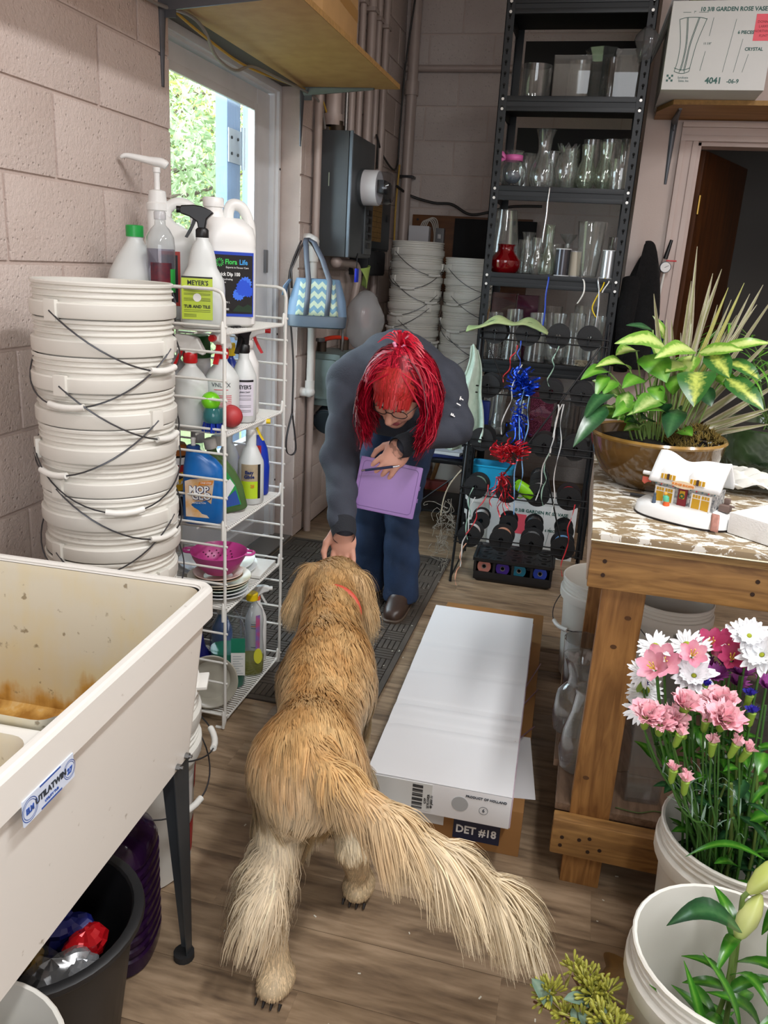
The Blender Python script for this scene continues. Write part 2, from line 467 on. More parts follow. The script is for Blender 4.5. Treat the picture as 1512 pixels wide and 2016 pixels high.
obj('bottom_rail', MB().box(-1.529, -1.488, 2.66, 3.50, .02, .12, .005), wframe, door1)
obj('kick_panel', MB().box(-1.518, -1.503, 2.66, 3.50, .12, .44, .003), wframe, door1)
obj('pane', MB().box(-1.512, -1.506, 2.66, 3.50, .55, 1.985), pane, door1)
obj('glazing_bead', MB().box(-1.497, -1.484, 3.465, 3.50, .55, 1.985, .003).box(-1.497, -1.484, 2.66, 2.695, .55, 1.985, .003).box(-1.497, -1.484, 2.695, 3.465, 1.955, 1.985, .003), wframe, door1)
for z in (.3, 1.02, 1.75):
    obj('screw', MB().cyl((-1.452, D1-.014, z), (-1.449, D1-.014, z), .005, 8), mat('dark_steel', '#3a3a3c', .35, .8), door1)
obj('latch_keeper', MB().box(-1.488, -1.474, 3.585, 3.61, 1.30, 1.40, .003), mat('grey_metal', '#8c8f92', .35, .8), door1)
struct('trim_1', MB().box(-1.56, -1.356, D0-.002, D1+.002, DT-.035, DT+.0, .002), mat('dark_lintel', '#57504b', .7))
struct('trim_2', MB().box(-1.58, -1.36, D0, D1, -.01, .012, .004), mat('threshold', '#8f8d88', .4, .6))
# inner doorway
trimp = mat('trim_paint', '#c9b6ae', .45, var=.04, vscale=5)
def casing(name, x0, x1, z0, z1, out):
    pass
t2 = MB()
for (x0, x1, y) in ((.302, .325, 4.468), (.325, .36, 4.480), (.36, .387, 4.472)):
    t2.box(x0, x1, y, 4.5, 0, DZ, .003)
for (x0, x1, y) in ((1.255-.023, 1.255, 4.468), (1.197, 1.232, 4.480), (1.17, 1.197, 4.472)):
    t2.box(x0, x1, y, 4.5, 0, DZ, .003)
for (z0, z1, y, e) in ((DZ+.062, DZ+.085, 4.468, .085), (DZ+.027, DZ+.062, 4.480, .062), (DZ, DZ+.027, 4.472, .027)):
    t2.box(DX0-.085, DX1+.085, y, 4.5, z0, z1, .003)
struct('trim_3', t2, trimp, smooth=True)
struct('trim_4', MB().box(DX0-.001, DX0+.018, 4.5, 4.62, 0, DZ, .002).box(DX1-.018, DX1+.001, 4.5, 4.62, 0, DZ, .002).box(DX0, DX1, 4.5, 4.62, DZ-.018, DZ+.001, .002), trimp)
brownd = mat('dark_brown_veneer', '#5a3316', .45, c2='#3c210e', vscale=5, stretch=(9, 9, .8), detail=6)
door2 = bpy.data.objects.new('door_2', None); col.objects.link(door2); door2['kind'] = 'structure'
door2.location = (DX0+.022, 4.635, 0); door2.rotation_euler = (0, 0, R(66))
obj('door_leaf', MB().box(0, .75, -.035, 0, .008, 2.0, .003), brownd, door2)
obj('hinge', MB().cyl((0, -.04, 1.7), (0, -.04, 1.79), .007, 8), mat('brass', '#9a7b3c', .35, .9), door2)
obj('hinge', MB().cyl((0, -.04, .25), (0, -.04, .34), .007, 8), MATS['brass'], door2)
obj('knob', MB().cyl((.68, -.035, .95), (.68, -.075, .95), .011, 10).ball((.68, -.09, .95), .027), MATS['brass'], door2)
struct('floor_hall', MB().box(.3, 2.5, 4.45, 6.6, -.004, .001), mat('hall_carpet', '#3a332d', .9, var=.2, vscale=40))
# ceiling lamps (housings of the strip lights)
for i, p in enumerate(LAMPS):
    t = thing('ceiling_light', ('strip ceiling light above the aisle ahead of the photographer', 'strip ceiling light above the photographer', 'strip ceiling light above the wooden bench')[i], 'ceiling light', (p[0], p[1], 2.945), 0, 'strip ceiling lights')
    obj('housing', MB().box(-.11, .11, -.62, .62, .03, .155, .01), white_pl, t)
    obj('end_cap', MB().box(-.1, .1, .585, .615, -.01, .03, .004), white_pl, t)
    obj('end_cap', MB().box(-.1, .1, -.615, -.585, -.01, .03, .004), white_pl, t)
# outside
struct('ground_outside', MB().box(-30, -1.6, -10, 40, -.25, -.15), mat('grass_ground', '#5d6b3d', .9, c2='#7d7a55', vscale=3))
gp = thing('gate_post', 'blue grey steel gate post with hinge plate outside the glass door', 'post', (-1.8, 3.885, -.15))
bluest = mat('blue_grey_steel', '#7f97b8', .45, .1, var=.08)
obj('post', MB().box(-.03, .03, -.075, .075, 0, 2.33, .004), bluest, gp)
obj('hinge_leaf', MB().box(.03, .036, -.07, .105, 1.94, 2.09, .002), mat('galvanised', '#b9c2cb', .35, .7), gp)
obj('hinge_pin', MB().cyl((.04, .085, 1.92), (.04, .085, 2.11), .011, 10), MATS['galvanised'], gp)
for zz in (1.98, 2.05):
    for yy in (-.04, .03):
        obj('bolt', MB().cyl((.036, yy, zz), (.041, yy, zz), .007, 8), MATS['dark_steel'], gp)
gt = thing('steel_gate', 'blue grey steel gate leaf hung on the post outside the glass door', 'gate', (-1.8, 4.03, -.15))
obj('gate_stile', MB().box(-.03, .03, .09, .24, .05, 2.75, .004), bluest, gt)
obj('gate_leaf', MB().box(-.024, .024, .24, 1.3, .05, 2.75, .003), bluest, gt)
obj('edge_rod', MB().cyl((.035, .06, .05), (.035, .06, 2.6), .01, 8), mat('pale_rod', '#c9cfd8', .4), gt)
def leaf_cloud(name, c, rad, n, m, parent, seed, size=.09, clumps=60):
    rs = np.random.RandomState(seed)
    cc = rs.normal(size=(clumps, 3)); cc /= np.linalg.norm(cc, axis=1)[:, None]; cc *= rs.uniform(.35, 1.0, (clumps, 1)) ** .6
    cc = cc * np.array(rad)
    p = cc[rs.randint(0, clumps, n)] + rs.normal(size=(n, 3)) * np.array(rad) * .17
    d = rs.normal(size=(n, 3)); d /= np.linalg.norm(d, axis=1)[:, None]
    e = np.cross(d, rs.normal(size=(n, 3))); e /= np.linalg.norm(e, axis=1)[:, None]
    s = size * rs.uniform(.6, 1.3, (n, 1))
    q = np.cross(d, e)
    v = np.concatenate([(p - d*s)[:, None], (p + e*s*.4 + q*s*.1)[:, None], (p + d*s)[:, None], (p - e*s*.4 + q*s*.1)[:, None]], 1).reshape(-1, 3) + np.array(c)
    f = np.arange(n*4).reshape(-1, 4)
    f = np.concatenate([f[:, [0, 1, 2]], f[:, [0, 2, 3]]])
    me = bpy.data.meshes.new(name); me.from_pydata(v.tolist(), [], f.tolist()); me.update()
    o = obj(name, me, m, parent); o['kind'] = 'stuff'; return o
def tree(name, label, loc, h, rad, m, seed, n=9000, size=.09):
    t = thing(name, label, 'tree', loc); rnd = random.Random(seed)
    b = MB(); b.tube(curvepts([(0,0,0), (.05,.04,h*.3), (-.04,.06,h*.6), (.02,0,h*.92)], 5), [.11 - .004*i for i in range(16)], 8)
    obj('trunk', b, mat('bark', '#5d4d40', .9, var=.3, vscale=12, bump=.5, bscale=30), t)
    br = MB()
    for k in range(22):
        z = h*rnd.uniform(.12, .85); a = rnd.uniform(0, 2*PI); l = rad[0]*rnd.uniform(.6, 1.1)
        br.tube(curvepts([(0,0,z), (math.cos(a)*l*.5, math.sin(a)*l*.5, z+l*.12), (math.cos(a)*l, math.sin(a)*l, z+l*rnd.uniform(-.1,.45))], 4), [.03-.003*i for i in range(9)], 5)
    obj('branches', br, MATS['bark'], t)
    leaf_cloud('foliage', (0, 0, h*.55), (rad[0], rad[1], h*.52), n, m, t, seed, size)
    return t
lg = mat('leaf_yellow_green', '#c9c26a', .6, c2='#8d9a52', vscale=6)
ly = mat('leaf_grey_green', '#a3b184', .6, c2='#7d9068', vscale=6)
tree('yellowing_tree', 'yellow green leafy tree seen through the glass door', (-6.2, 11.2, -.15), 5.2, (1.5, 1.8), lg, 5, 9000, .06)
tree('shrub_tree', 'grey green bushy tree filling the lower glass of the door', (-4.3, 7.6, -.15), 2.9, (1.2, 1.5), ly, 9, 9500, .045)
tree('hedge_tree', 'darker green tree further away behind the blue gate', (-9.5, 17.5, -.15), 5.5, (2.4, 2.6), mat('leaf_dark_green', '#8c9c62', .6, c2='#a9b070', vscale=5), 12, 14000, .11)
# white buckets
bucket_w = mat('bucket_white', '#dedcd4', .42, var=.05, vscale=4, c2=None)
wire_m = mat('bail_wire', '#55565a', .35, .85)
def bucket_profile():
    return [(0.0, .0), (.124, .0), (.1285, .004), (.1435, .292), (.1445, .294), (.1555, .296), (.157, .299), (.157, .325), (.1545, .328), (.1475, .329),
            (.1475, .337), (.1515, .339), (.1515, .341), (.1475, .343), (.1475, .350), (.1515, .352), (.1515, .354), (.1475, .356), (.1475, .361), (.152, .363), (.1525, .368), (.150, .3705), (.1455, .369),
            (.144, .36), (.125, .006), (.0, .006)]
def make_bucket(label, group=None, m=None, bail_tilt=37, grip=True, bail_h=.205, back=False):
    t = thing('bucket', label, 'bucket', (0,0,0), 0, group)
    m = m or bucket_w
    obj('body', MB().lathe(bucket_profile(), 40), m, t, ang=35)
    for s in (-1, 1):
        obj('ear', MB().box(s*.1565-.006, s*.1565+.006, -.016, .016, .288, .333, .004), m, t)
    tl = R(bail_tilt); pts = []
    for i in range(25):
        a = PI*i/24
        u = .1625*math.cos(a); h = bail_h*math.sin(a)
        pts.append((u, -h*math.cos(tl), .310 - h*math.sin(tl)))
    obj('bail', MB().tube(pts, .0019, 6), wire_m, t)
    if grip:
        obj('grip', MB().tube(pts[10:15], .0075, 10), white_pl, t)
    return t
def bucket_stack(c, n, step, labels, group, seed, facing, flip=()):
    rnd = random.Random(seed)
    root = make_bucket(labels(0), group)
    for i in range(n):
        o = root if i == 0 else dup(root, label=labels(i))
        o.location = (c[0] + rnd.uniform(-.004, .004), c[1] + rnd.uniform(-.004, .004), .001 + i*step)
        o.rotation_euler = (0, 0, facing + rnd.uniform(-1.2, 1.2))
        for ch in o.children:
            if ch.name.startswith(('bail', 'grip')):
                pass
    return root
ORD = ['bottom', 'second', 'third', 'fourth', 'fifth', 'sixth', 'seventh', 'eighth', 'ninth', 'tenth', 'eleventh', 'twelfth', 'thirteenth', 'fourteenth', 'fifteenth', 'sixteenth']
def lab(n, where):
    return lambda i: ('topmost' if i == n-1 else 'lowest' if i == 0 else ORD[i] + ' lowest') + ' white bucket of the stack ' + where
bucket_stack((-1.07, 1.65), 13, .0775, lab(13, 'between sink and pink wall'), 'white buckets nested by the sink', 4, R(28))
bucket_stack((-1.035, 4.80), 16, .0753, lab(16, 'under the white wall box'), 'white buckets nested at the back', 8, R(15))
bucket_stack((-.715, 4.83), 15, .0753, lab(15, 'under the black wall panel'), 'white buckets nested at the back', 11, R(10))
# laundry sink
sink_m, nt, b = _new('sink_plastic')
S(b, Base_Color=rgb('#dcdad3'), Roughness=.4)
L = nt.links.new; N = nt.nodes.new
tc = N('ShaderNodeTexCoord'); sx = N('ShaderNodeSeparateXYZ'); L(tc.outputs['Object'], sx.inputs[0])
n1 = N('ShaderNodeTexNoise'); n1.inputs['Scale'].default_value = 45; n1.inputs['Detail'].default_value = 6
L(tc.outputs['Object'], n1.inputs[0])
r1 = N('ShaderNodeValToRGB'); r1.color_ramp.elements[0].position = .22; r1.color_ramp.elements[0].color = rgb('#a59d90'); r1.color_ramp.elements[1].position = .30; r1.color_ramp.elements[1].color = rgb('#dedcd6')
L(n1.outputs[0], r1.inputs[0]); L(r1.outputs[0], b.inputs['Base Color'])
basin_m, nt, b = _new('sink_stained')
L = nt.links.new; N = nt.nodes.new
b.inputs['Roughness'].default_value = .45
tc = N('ShaderNodeTexCoord'); sx = N('ShaderNodeSeparateXYZ'); L(tc.outputs['Object'], sx.inputs[0])
n1 = N('ShaderNodeTexNoise'); n1.inputs['Scale'].default_value = 9; n1.inputs['Detail'].default_value = 8; L(tc.outputs['Object'], n1.inputs[0])
mp = N('ShaderNodeMapping'); mp.inputs['Scale'].default_value = (55, 55, 3); L(tc.outputs['Object'], mp.inputs[0])
n2 = N('ShaderNodeTexNoise'); n2.inputs['Scale'].default_value = 1; n2.inputs['Detail'].default_value = 3; L(mp.outputs[0], n2.inputs[0])
zr = N('ShaderNodeMapRange'); zr.inputs[1].default_value = .50; zr.inputs[2].default_value = .66; zr.inputs[3].default_value = .34; zr.inputs[4].default_value = -.22; L(sx.outputs[2], zr.inputs[0])
m1 = N('ShaderNodeMath'); m1.operation = 'MULTIPLY_ADD'; m1.inputs[1].default_value = .30; L(n2.outputs[0], m1.inputs[0]); L(n1.outputs[0], m1.inputs[2])
m2 = N('ShaderNodeMath'); m2.operation = 'ADD'; L(m1.outputs[0], m2.inputs[0]); L(zr.outputs[0], m2.inputs[1])
r1 = N('ShaderNodeValToRGB'); e = r1.color_ramp.elements
e[0].position = .42; e[0].color = rgb('#d6d0bd'); e[1].position = 1.06; e[1].color = rgb('#9a6a26')
k = e.new(.72); k.color = rgb('#d9cca6'); k = e.new(.86); k.color = rgb('#c79b52')
L(m2.outputs[0], r1.inputs[0])
n3 = N('ShaderNodeTexNoise'); n3.inputs['Scale'].default_value = 38; n3.inputs['Detail'].default_value = 7; L(tc.outputs['Object'], n3.inputs[0])
mr3 = N('ShaderNodeMapRange'); mr3.inputs[1].default_value = .31; mr3.inputs[2].default_value = .36; mr3.inputs[3].default_value = .75; mr3.inputs[4].default_value = 0; L(n3.outputs[0], mr3.inputs[0])
mx = N('ShaderNodeMixRGB'); mx.inputs[2].default_value = rgb('#7c6a4c'); L(mr3.outputs[0], mx.inputs[0]); L(r1.outputs[0], mx.inputs[1]); L(mx.outputs[0], b.inputs['Base Color'])
SR = R(2.7)
sink = thing('laundry_sink', 'white double laundry sink with stained basin on grey steel legs', 'sink', (-.60, 1.25, 0), SR)
def rrect(x0, x1, y0, y1, r, n=5):
    pts = []
    for cx, cy, a0 in ((x1-r, y1-r, 0), (x0+r, y1-r, PI/2), (x0+r, y0+r, PI), (x1-r, y0+r, 1.5*PI)):
        for i in range(n+1):
            a = a0 + PI/2*i/n; pts.append((cx + r*math.cos(a), cy + r*math.sin(a)))
    return pts
def ringloft(rings, cap_first=False, cap_last=False):
    b = MB(); n = len(rings[0]); vs = [p for rg in rings for p in rg]; fs = []
    for j in range(len(rings)-1):
        for i in range(n):
            i2 = (i+1) % n; fs.append((j*n+i, j*n+i2, (j+1)*n+i2, (j+1)*n+i))
    if cap_first: fs.append(tuple(range(n-1, -1, -1)))
    if cap_last: fs.append(tuple(range((len(rings)-1)*n, len(rings)*n)))
    return b.add(vs, fs)
def rr(x0, x1, y0, y1, r, z): return [(p[0], p[1], z) for p in rrect(x0, x1, y0, y1, r)]
outer = [rr(-.575, -.035, -.985, -.035, .03, .47), rr(-.60, -.012, -1.008, -.012, .03, .742), rr(-.61, 0, -1.018, 0, .03, .745), rr(-.61, 0, -1.018, 0, .03, .795), rr(-.607, -.003, -1.015, -.003, .028, .80), rr(-.594, -.018, -1.0, -.018, .02, .80)]
obj('tub', ringloft(outer, cap_first=True), sink_m, sink, ang=30)
DV = -.50
for (ya, yb) in ((DV+.018, -.02), (-.998, DV-.018)):
    zt = .795
    inn = [rr(-.592, -.020, ya, yb, .03, zt), rr(-.588, -.024, ya+.004, yb-.004, .03, .78), rr(-.55, -.055, ya+.022, yb-.03, .045, .515), rr(-.53, -.075, ya+.05, yb-.055, .03, .502)]
    b = ringloft([list(reversed(r_)) for r_ in inn], cap_last=True)
    obj('basin', b, basin_m, sink, ang=35)
obj('divider', MB().box(-.592, -.02, DV-.0185, DV+.0185, .70, .782, .006), sink_m, sink)
obj('rim_lip', ringloft([rr(-.607, -.003, -1.015, -.003, .028, .7995), rr(-.604, -.006, -1.012, -.006, .026, .803), rr(-.598, -.013, -1.004, -.013, .022, .803), rr(-.592, -.020, -.998, -.020, .02, .796)]), sink_m, sink)
leg_m = mat('grey_leg_steel', '#4d5256', .4, .55, var=.12, vscale=6)
for (lx, ly, sx_, sy_) in ((-.035, -.06, 1, 1), (-.56, -.06, -1, 1), (-.035, -.96, 1, -1), (-.56, -.96, -1, -1)):
    b = MB()
    # folded angle: two tapering plates meeting at the outer corner
    def plate(dx, dy):
        nx, ny = (0, .002) if dx else (.002, 0)
        vs = []
        for (z, w_) in ((.012, .022), (.49, .062)):
            vs += [(lx, ly, z), (lx - dx*w_*sx_, ly - dy*w_*sy_, z)]
            vs += [(lx - nx*sx_, ly - ny*sy_, z), (lx - dx*w_*sx_ - nx*sx_, ly - dy*w_*sy_ - ny*sy_, z)]
        b.add(vs, [(0,1,5,4),(3,2,6,7),(0,4,6,2),(1,3,7,5),(0,2,3,1),(4,5,7,6)])
    plate(1, 0); plate(0, 1)
    lg_ = obj('leg', b, leg_m, sink, smooth=False)
    obj('foot_pad', MB().cyl((lx-.012*sx_, ly-.012*sy_, 0), (lx-.012*sx_, ly-.012*sy_, .014), .021, 14), mat('black_rubber', '#1a1a1b', .7), lg_)
for (y_, z_) in ((-.075, .480), (-.112, .480)):
    obj('bolt', MB().cyl((-.036, y_, z_), (-.026, y_, z_), .006, 6).cyl((-.026, y_, z_), (-.021, y_, z_), .003, 6), mat('zinc_bolt', '#8e8f90', .3, .9), sink)
blue_ink = mat('blue_print', '#2d52a0', .4); black_ink = mat('black_print', '#17181b', .5); white_ink = mat('white_print', '#f0f0ee', .45)
dark_ink = mat('dark_slate_print', '#2c3540', .5)
# maker sticker on the front face, running along the rim
st = obj('sticker', MB().box(-.0005, .0016, -.578, -.474, .716, .751, .0), mat('sticker_blue_white', '#cdd8ea', .35), sink, smooth=False)
mf = lambda y, z: Matrix.Translation((.0018, y, z)) @ Matrix.Rotation(R(90), 4, 'Z')
text('UTILATWIN', .0118, dark_ink, st, mtx=mf(-.5235, .735), bold=.0003)
text('UTILITY TUB', .005, blue_ink, st, mtx=mf(-.5235, .724))
text('ELM', .0105, blue_ink, st, mtx=mf(-.566, .733), bold=.0004, xs=.8)
text('27', .011, blue_ink, st, mtx=mf(-.484, .7315), bold=.0004)
for (y_, r_) in ((-.566, .0155), (-.484, .0130)):
    b = MB()
    for rr_ in (r_, r_*.82):
        b.add([(.0018, y_ + rr_*math.cos(a_)*q, .733 + rr_*math.sin(a_)*q) for a_ in [2*PI*i/28 for i in range(28)] for q in (1, .93)], [(2*i, 2*i+1, (2*i+3) % 56, (2*i+2) % 56) for i in range(28)])
    obj('ring_print', b, blue_ink, st, smooth=False)
obj('border_print', MB().box(.0015, .0018, -.545, -.502, .748, .7505), blue_ink, st, smooth=False)
obj('border_print', MB().box(.0015, .0018, -.545, -.502, .7165, .719), blue_ink, st, smooth=False)
# pan and ladle lying in the sink
pan = thing('steel_pan', 'round steel pan lying in the far basin of the sink', 'pan', (-.772, 1.04, .503), 0)
pan.scale = (1, 1, 1)
obj('pan_body', MB().lathe([(0, 0), (.088, 0), (.096, .01), (.098, .052), (.101, .054), (.099, .056), (.094, .053), (.0925, .012), (.086, .004), (0, .004)], 36), mat('dull_steel', '#8d8f92', .3, .9, var=.1), pan)
ld = thing('serving_spoon', 'silver serving spoon leaning on the steel pan in the sink', 'spoon', (-.84, 1.07, .562), R(195))
obj('handle', MB().loft([(0, .004, .0025, 2), (.03, .0055, .003, 2), (.07, .0075, .0035, 2), (.10, .0105, .004, 2), (.118, .010, .004, 2), (.125, .004, .002, 2)], 12).xf(Matrix.Rotation(R(90), 4, 'Y')), mat('bright_silver', '#b9babd', .18, 1.0), ld)
obj('spoon_bowl', MB().ball((-.03, 0, -.004), .025, 14, 9, (1.25, .85, .3)), MATS['bright_silver'], ld)
# under the sink
bu = make_bucket('white bucket with a red printed label beside the sink leg', bail_tilt=25)
bu.location = (-.885, 1.395, 0.001); bu.rotation_euler = (0, 0, R(70))
for o in list(bu.children):
    if o.name.startswith('body'):
        for (a0, a1, z0, z1, mm) in ((-1.2, -.75, .03, .12, mat('label_red', '#b2262b', .45)), (-1.45, -1.05, .165, .25, mat('label_white_grey', '#e9e6e2', .45)), (-.95, -.7, .2, .26, MATS['label_red'])):
            rb = lambda z: .1287 + (z-.004)/.288*.015 + .0008
            obj('printed_label', MB().grid(lambda u, v: (rb(z0+(z1-z0)*v)*math.cos(a0+(a1-a0)*u), rb(z0+(z1-z0)*v)*math.sin(a0+(a1-a0)*u), z0+(z1-z0)*v), 8, 2), mm, o)
b2 = dup(bu, (-.885, 1.395, .0785), R(120), 'upper white bucket nested in the labelled bucket beside the sink leg')
for c_ in list(b2.children):
    for g_ in list(c_.children): bpy.data.objects.remove(g_)
lid = thing('plastic_cover', 'white round plastic cover lying on the nested buckets beside the sink', 'cover', (-.888, 1.392, .456), 0, rot=(R(4), R(-5), R(20)))
obj('lid_plate', MB().lathe([(0, .004), (.13, .004), (.135, .012), (.15, .012), (.158, .006), (.16, -.012), (.157, -.012), (.154, .004), (.148, .008), (.137, .008), (.132, 0), (0, 0)], 40), white_pl, lid)
obj('pull_tab', MB().box(.15, .178, -.03, .03, -.004, .004, .003), white_pl, lid)
obj('grip_ring', MB().tube([(.10 + .05*math.cos(a), .05*math.sin(a), .035+.03*math.sin(a)) for a in [2*PI*i/20 for i in range(20)]], .004, 8, closed=True), white_pl, lid)
# purple jug
pj = thing('purple_jug', 'translucent purple liquid jug with ribs under the sink', 'jug', (-.795, 1.158, 0.0), R(12))
purp = mat('purple_pet', '#2a1434', .12, **{'Transmission_Weight': .25, 'IOR': 1.3})
rg = [(0.0, .082, .082, 2.6), (.006, .09, .09, 2.8)]
for i in range(9):
    z = .03 + i*.024
    rg += [(z, .093, .093, 2.8), (z+.010, .093, .093, 2.8), (z+.014, .088, .088, 2.8), (z+.019, .088, .088, 2.8)]
rg += [(.25, .092, .092, 2.7), (.275, .086, .086, 2.4), (.30, .06, .06, 2), (.318, .024, .024, 2), (.335, .02, .02, 2)]
pb = obj('jug_body', MB().loft(rg, 36), purp, pj)
obj('cap', MB().lathe([(0, .357), (.022, .357), (.0235, .354), (.0235, .332), (0, .332)], 18), mat('purple_cap', '#4b2a66', .4), pj)
lb = obj('jug_label', MB().grid(lambda u, v: (.0945*math.sin(-.2+1.0*u), -.0945*math.cos(-.2+1.0*u), .05+.11*v), 10, 2), mat('lilac_label', '#6d4a8c', .45, c2='#8a6cae', vscale=25), pj)
bc = MB()
for i in range(14):
    a = -.12 + i*.02
    if i % 3 != 1: bc.grid(lambda u, v, a=a: (.0952*math.sin(a+.011*u), -.0952*math.cos(a+.011*u), .06+.045*v), 1, 1)
obj('barcode', bc, white_ink, lb)
# waste bin
tb = thing('waste_bin', 'black waste bin full of clear wrappers under the sink', 'waste bin', (-.765, .918, 0.0), 0)
tb.scale = (1, 1, .74)
binm = mat('bin_black', '#17181a', .45)
obj('bin_body', MB().lathe([(0, 0), (.108, 0), (.112, .005), (.150, .385), (.158, .388), (.160, .395), (.158, .408), (.152, .411), (.147, .408), (.145, .385), (.108, .008), (0, .008)], 40), binm, tb)
obj('bin_rim', MB().lathe([(.153, .400), (.166, .400), (.168, .404), (.166, .414), (.160, .418), (.150, .417), (.147, .411)], 40), binm, tb)
random.seed(21)
wrap_clear = thin_glass('clear_film', (.90, .91, .92, 1), .12, 1.6, .12, (.75, .75, .76, 1))
cols = [('crumpled clear film bag in the waste bin', wrap_clear), ('red crisp wrapper in the waste bin', mat('red_foil', '#b3141c', .25, .2)), ('dark blue wrapper in the waste bin', mat('navy_foil', '#1a2067', .3, .1)), ('yellow brown wrapper in the waste bin', mat('amber_film', '#8d6f2a', .35)), ('silver grey wrapper at the bin edge', mat('silver_film', '#9b9ea2', .2, .6))]
spots = [(-.715, .875, .235, .055), (-.70, .945, .245, .034), (-.755, .965, .24, .038), (-.80, .90, .235, .04), (-.675, .90, .245, .03)]
def crumple(name, label, cat, c, r, m, seed, flat=.6, amp=.35):
    rs = random.Random(seed); b = MB().ball((0,0,0), r, 16, 10)
    pv = []
    for v in b.v:
        v = Vector(v); s = 1 + amp*(math.sin(v.x*90+seed)*math.sin(v.y*70+seed*2) + .35*rs.uniform(-1, 1))
        pv.append((v.x*s, v.y*s, v.z*s*flat))
    b.v = pv
    o = obj(name, b, m, None, ang=12); o.location = c; return tag(o, label, cat)
for i, ((lb_, m_), sp) in enumerate(zip(cols, spots)):
    crumple('wrapper', lb_, 'wrapper', sp[:3], sp[3], m_, 31+i)
    bpy.data.objects
# bucket at the very bottom left
bb = make_bucket('white bucket standing in front of the black waste bin at the sink', bail_tilt=30)
bb.location = (-.672, .600, 0.001)
bb.rotation_euler = (0, 0, R(150))
# white wire rack
coat = mat('white_coated_wire', '#e3e2dc', .35, var=.04)
RX0, RX1, RY0, RY1 = -1.29, -.92, 1.962, 2.40
LV = [1.18, .908, .637, .388, .036]
rack = thing('wire_rack', 'white coated wire shelf rack holding cleaning bottles', 'rack', (0, 0, 0))
for y in (RY0, RY1):
    pts = [(RX1+.0, y, .006)] if False else []
    pts = curvepts([(RX1-.03, y+(.0 if y == RY0 else 0), .004), (RX1-.008, y, .008), (RX1, y, .035)], 4) + [(RX1, y, 1.25)] + curvepts([(RX1, y, 1.255), (RX1-.008, y, 1.277), (RX1-.03, y, 1.285)], 4) + [(RX0+.03, y, 1.285)] + curvepts([(RX0+.03, y, 1.285), (RX0+.008, y, 1.277), (RX0, y, 1.255)], 4) + [(RX0, y, .035)] + curvepts([(RX0, y, .035), (RX0+.008, y, .008), (RX0+.03, y, .004)], 4)
    obj('end_frame', MB().tube(pts, .0048, 10), coat, rack)
    zs = []
    for i, z in enumerate(LV):
        zs.append(z+.012)
        if i < 4:
            d = LV[i] - LV[i+1]
            zs += [z - d*.2, z - d*.47, z - d*.66] if d > .2 else []
    for z in zs:
        obj('crossbar', MB().cyl((RX0, y, z), (RX1+.008, y, z), .0036, 8), coat, rack)
for z in LV:
    sh_ = bpy.data.objects.new('shelf', None); col.objects.link(sh_); sh_.parent = rack
    fr = MB()
    for x in (RX1-.004, RX0+.006):
        fr.cyl((x, RY0+.012, z-.008), (x, RY1-.012, z-.008), .0034, 8)
        for y, s in ((RY0+.008, 1), (RY1-.008, -1)):
            fr.tube(curvepts([(x, y+s*.02, z-.008), (x, y+s*.004, z-.004), (x, y, z+.012), (x, y-s*.004, z+.024), (x, y-s*.012, z+.018), (x, y-s*.013, z-.03)], 3), .0045, 8)
    for x in (RX1-.09, RX1-.19, RX1-.28):
        fr.cyl((x, RY0+.012, z-.010), (x, RY1-.012, z-.010), .003, 8)
    obj('rail', fr, coat, sh_)
    dk = MB(); n = 34
    for i in range(n):
        y = RY0+.02 + (RY1-RY0-.04)*i/(n-1)
        dk.tube([(RX0+.006, y, z-.0035), (RX1-.006, y, z-.0035), (RX1-.002, y, z-.007)], .0026, 6)
    obj('deck_wires', dk, coat, sh_, kind='stuff')
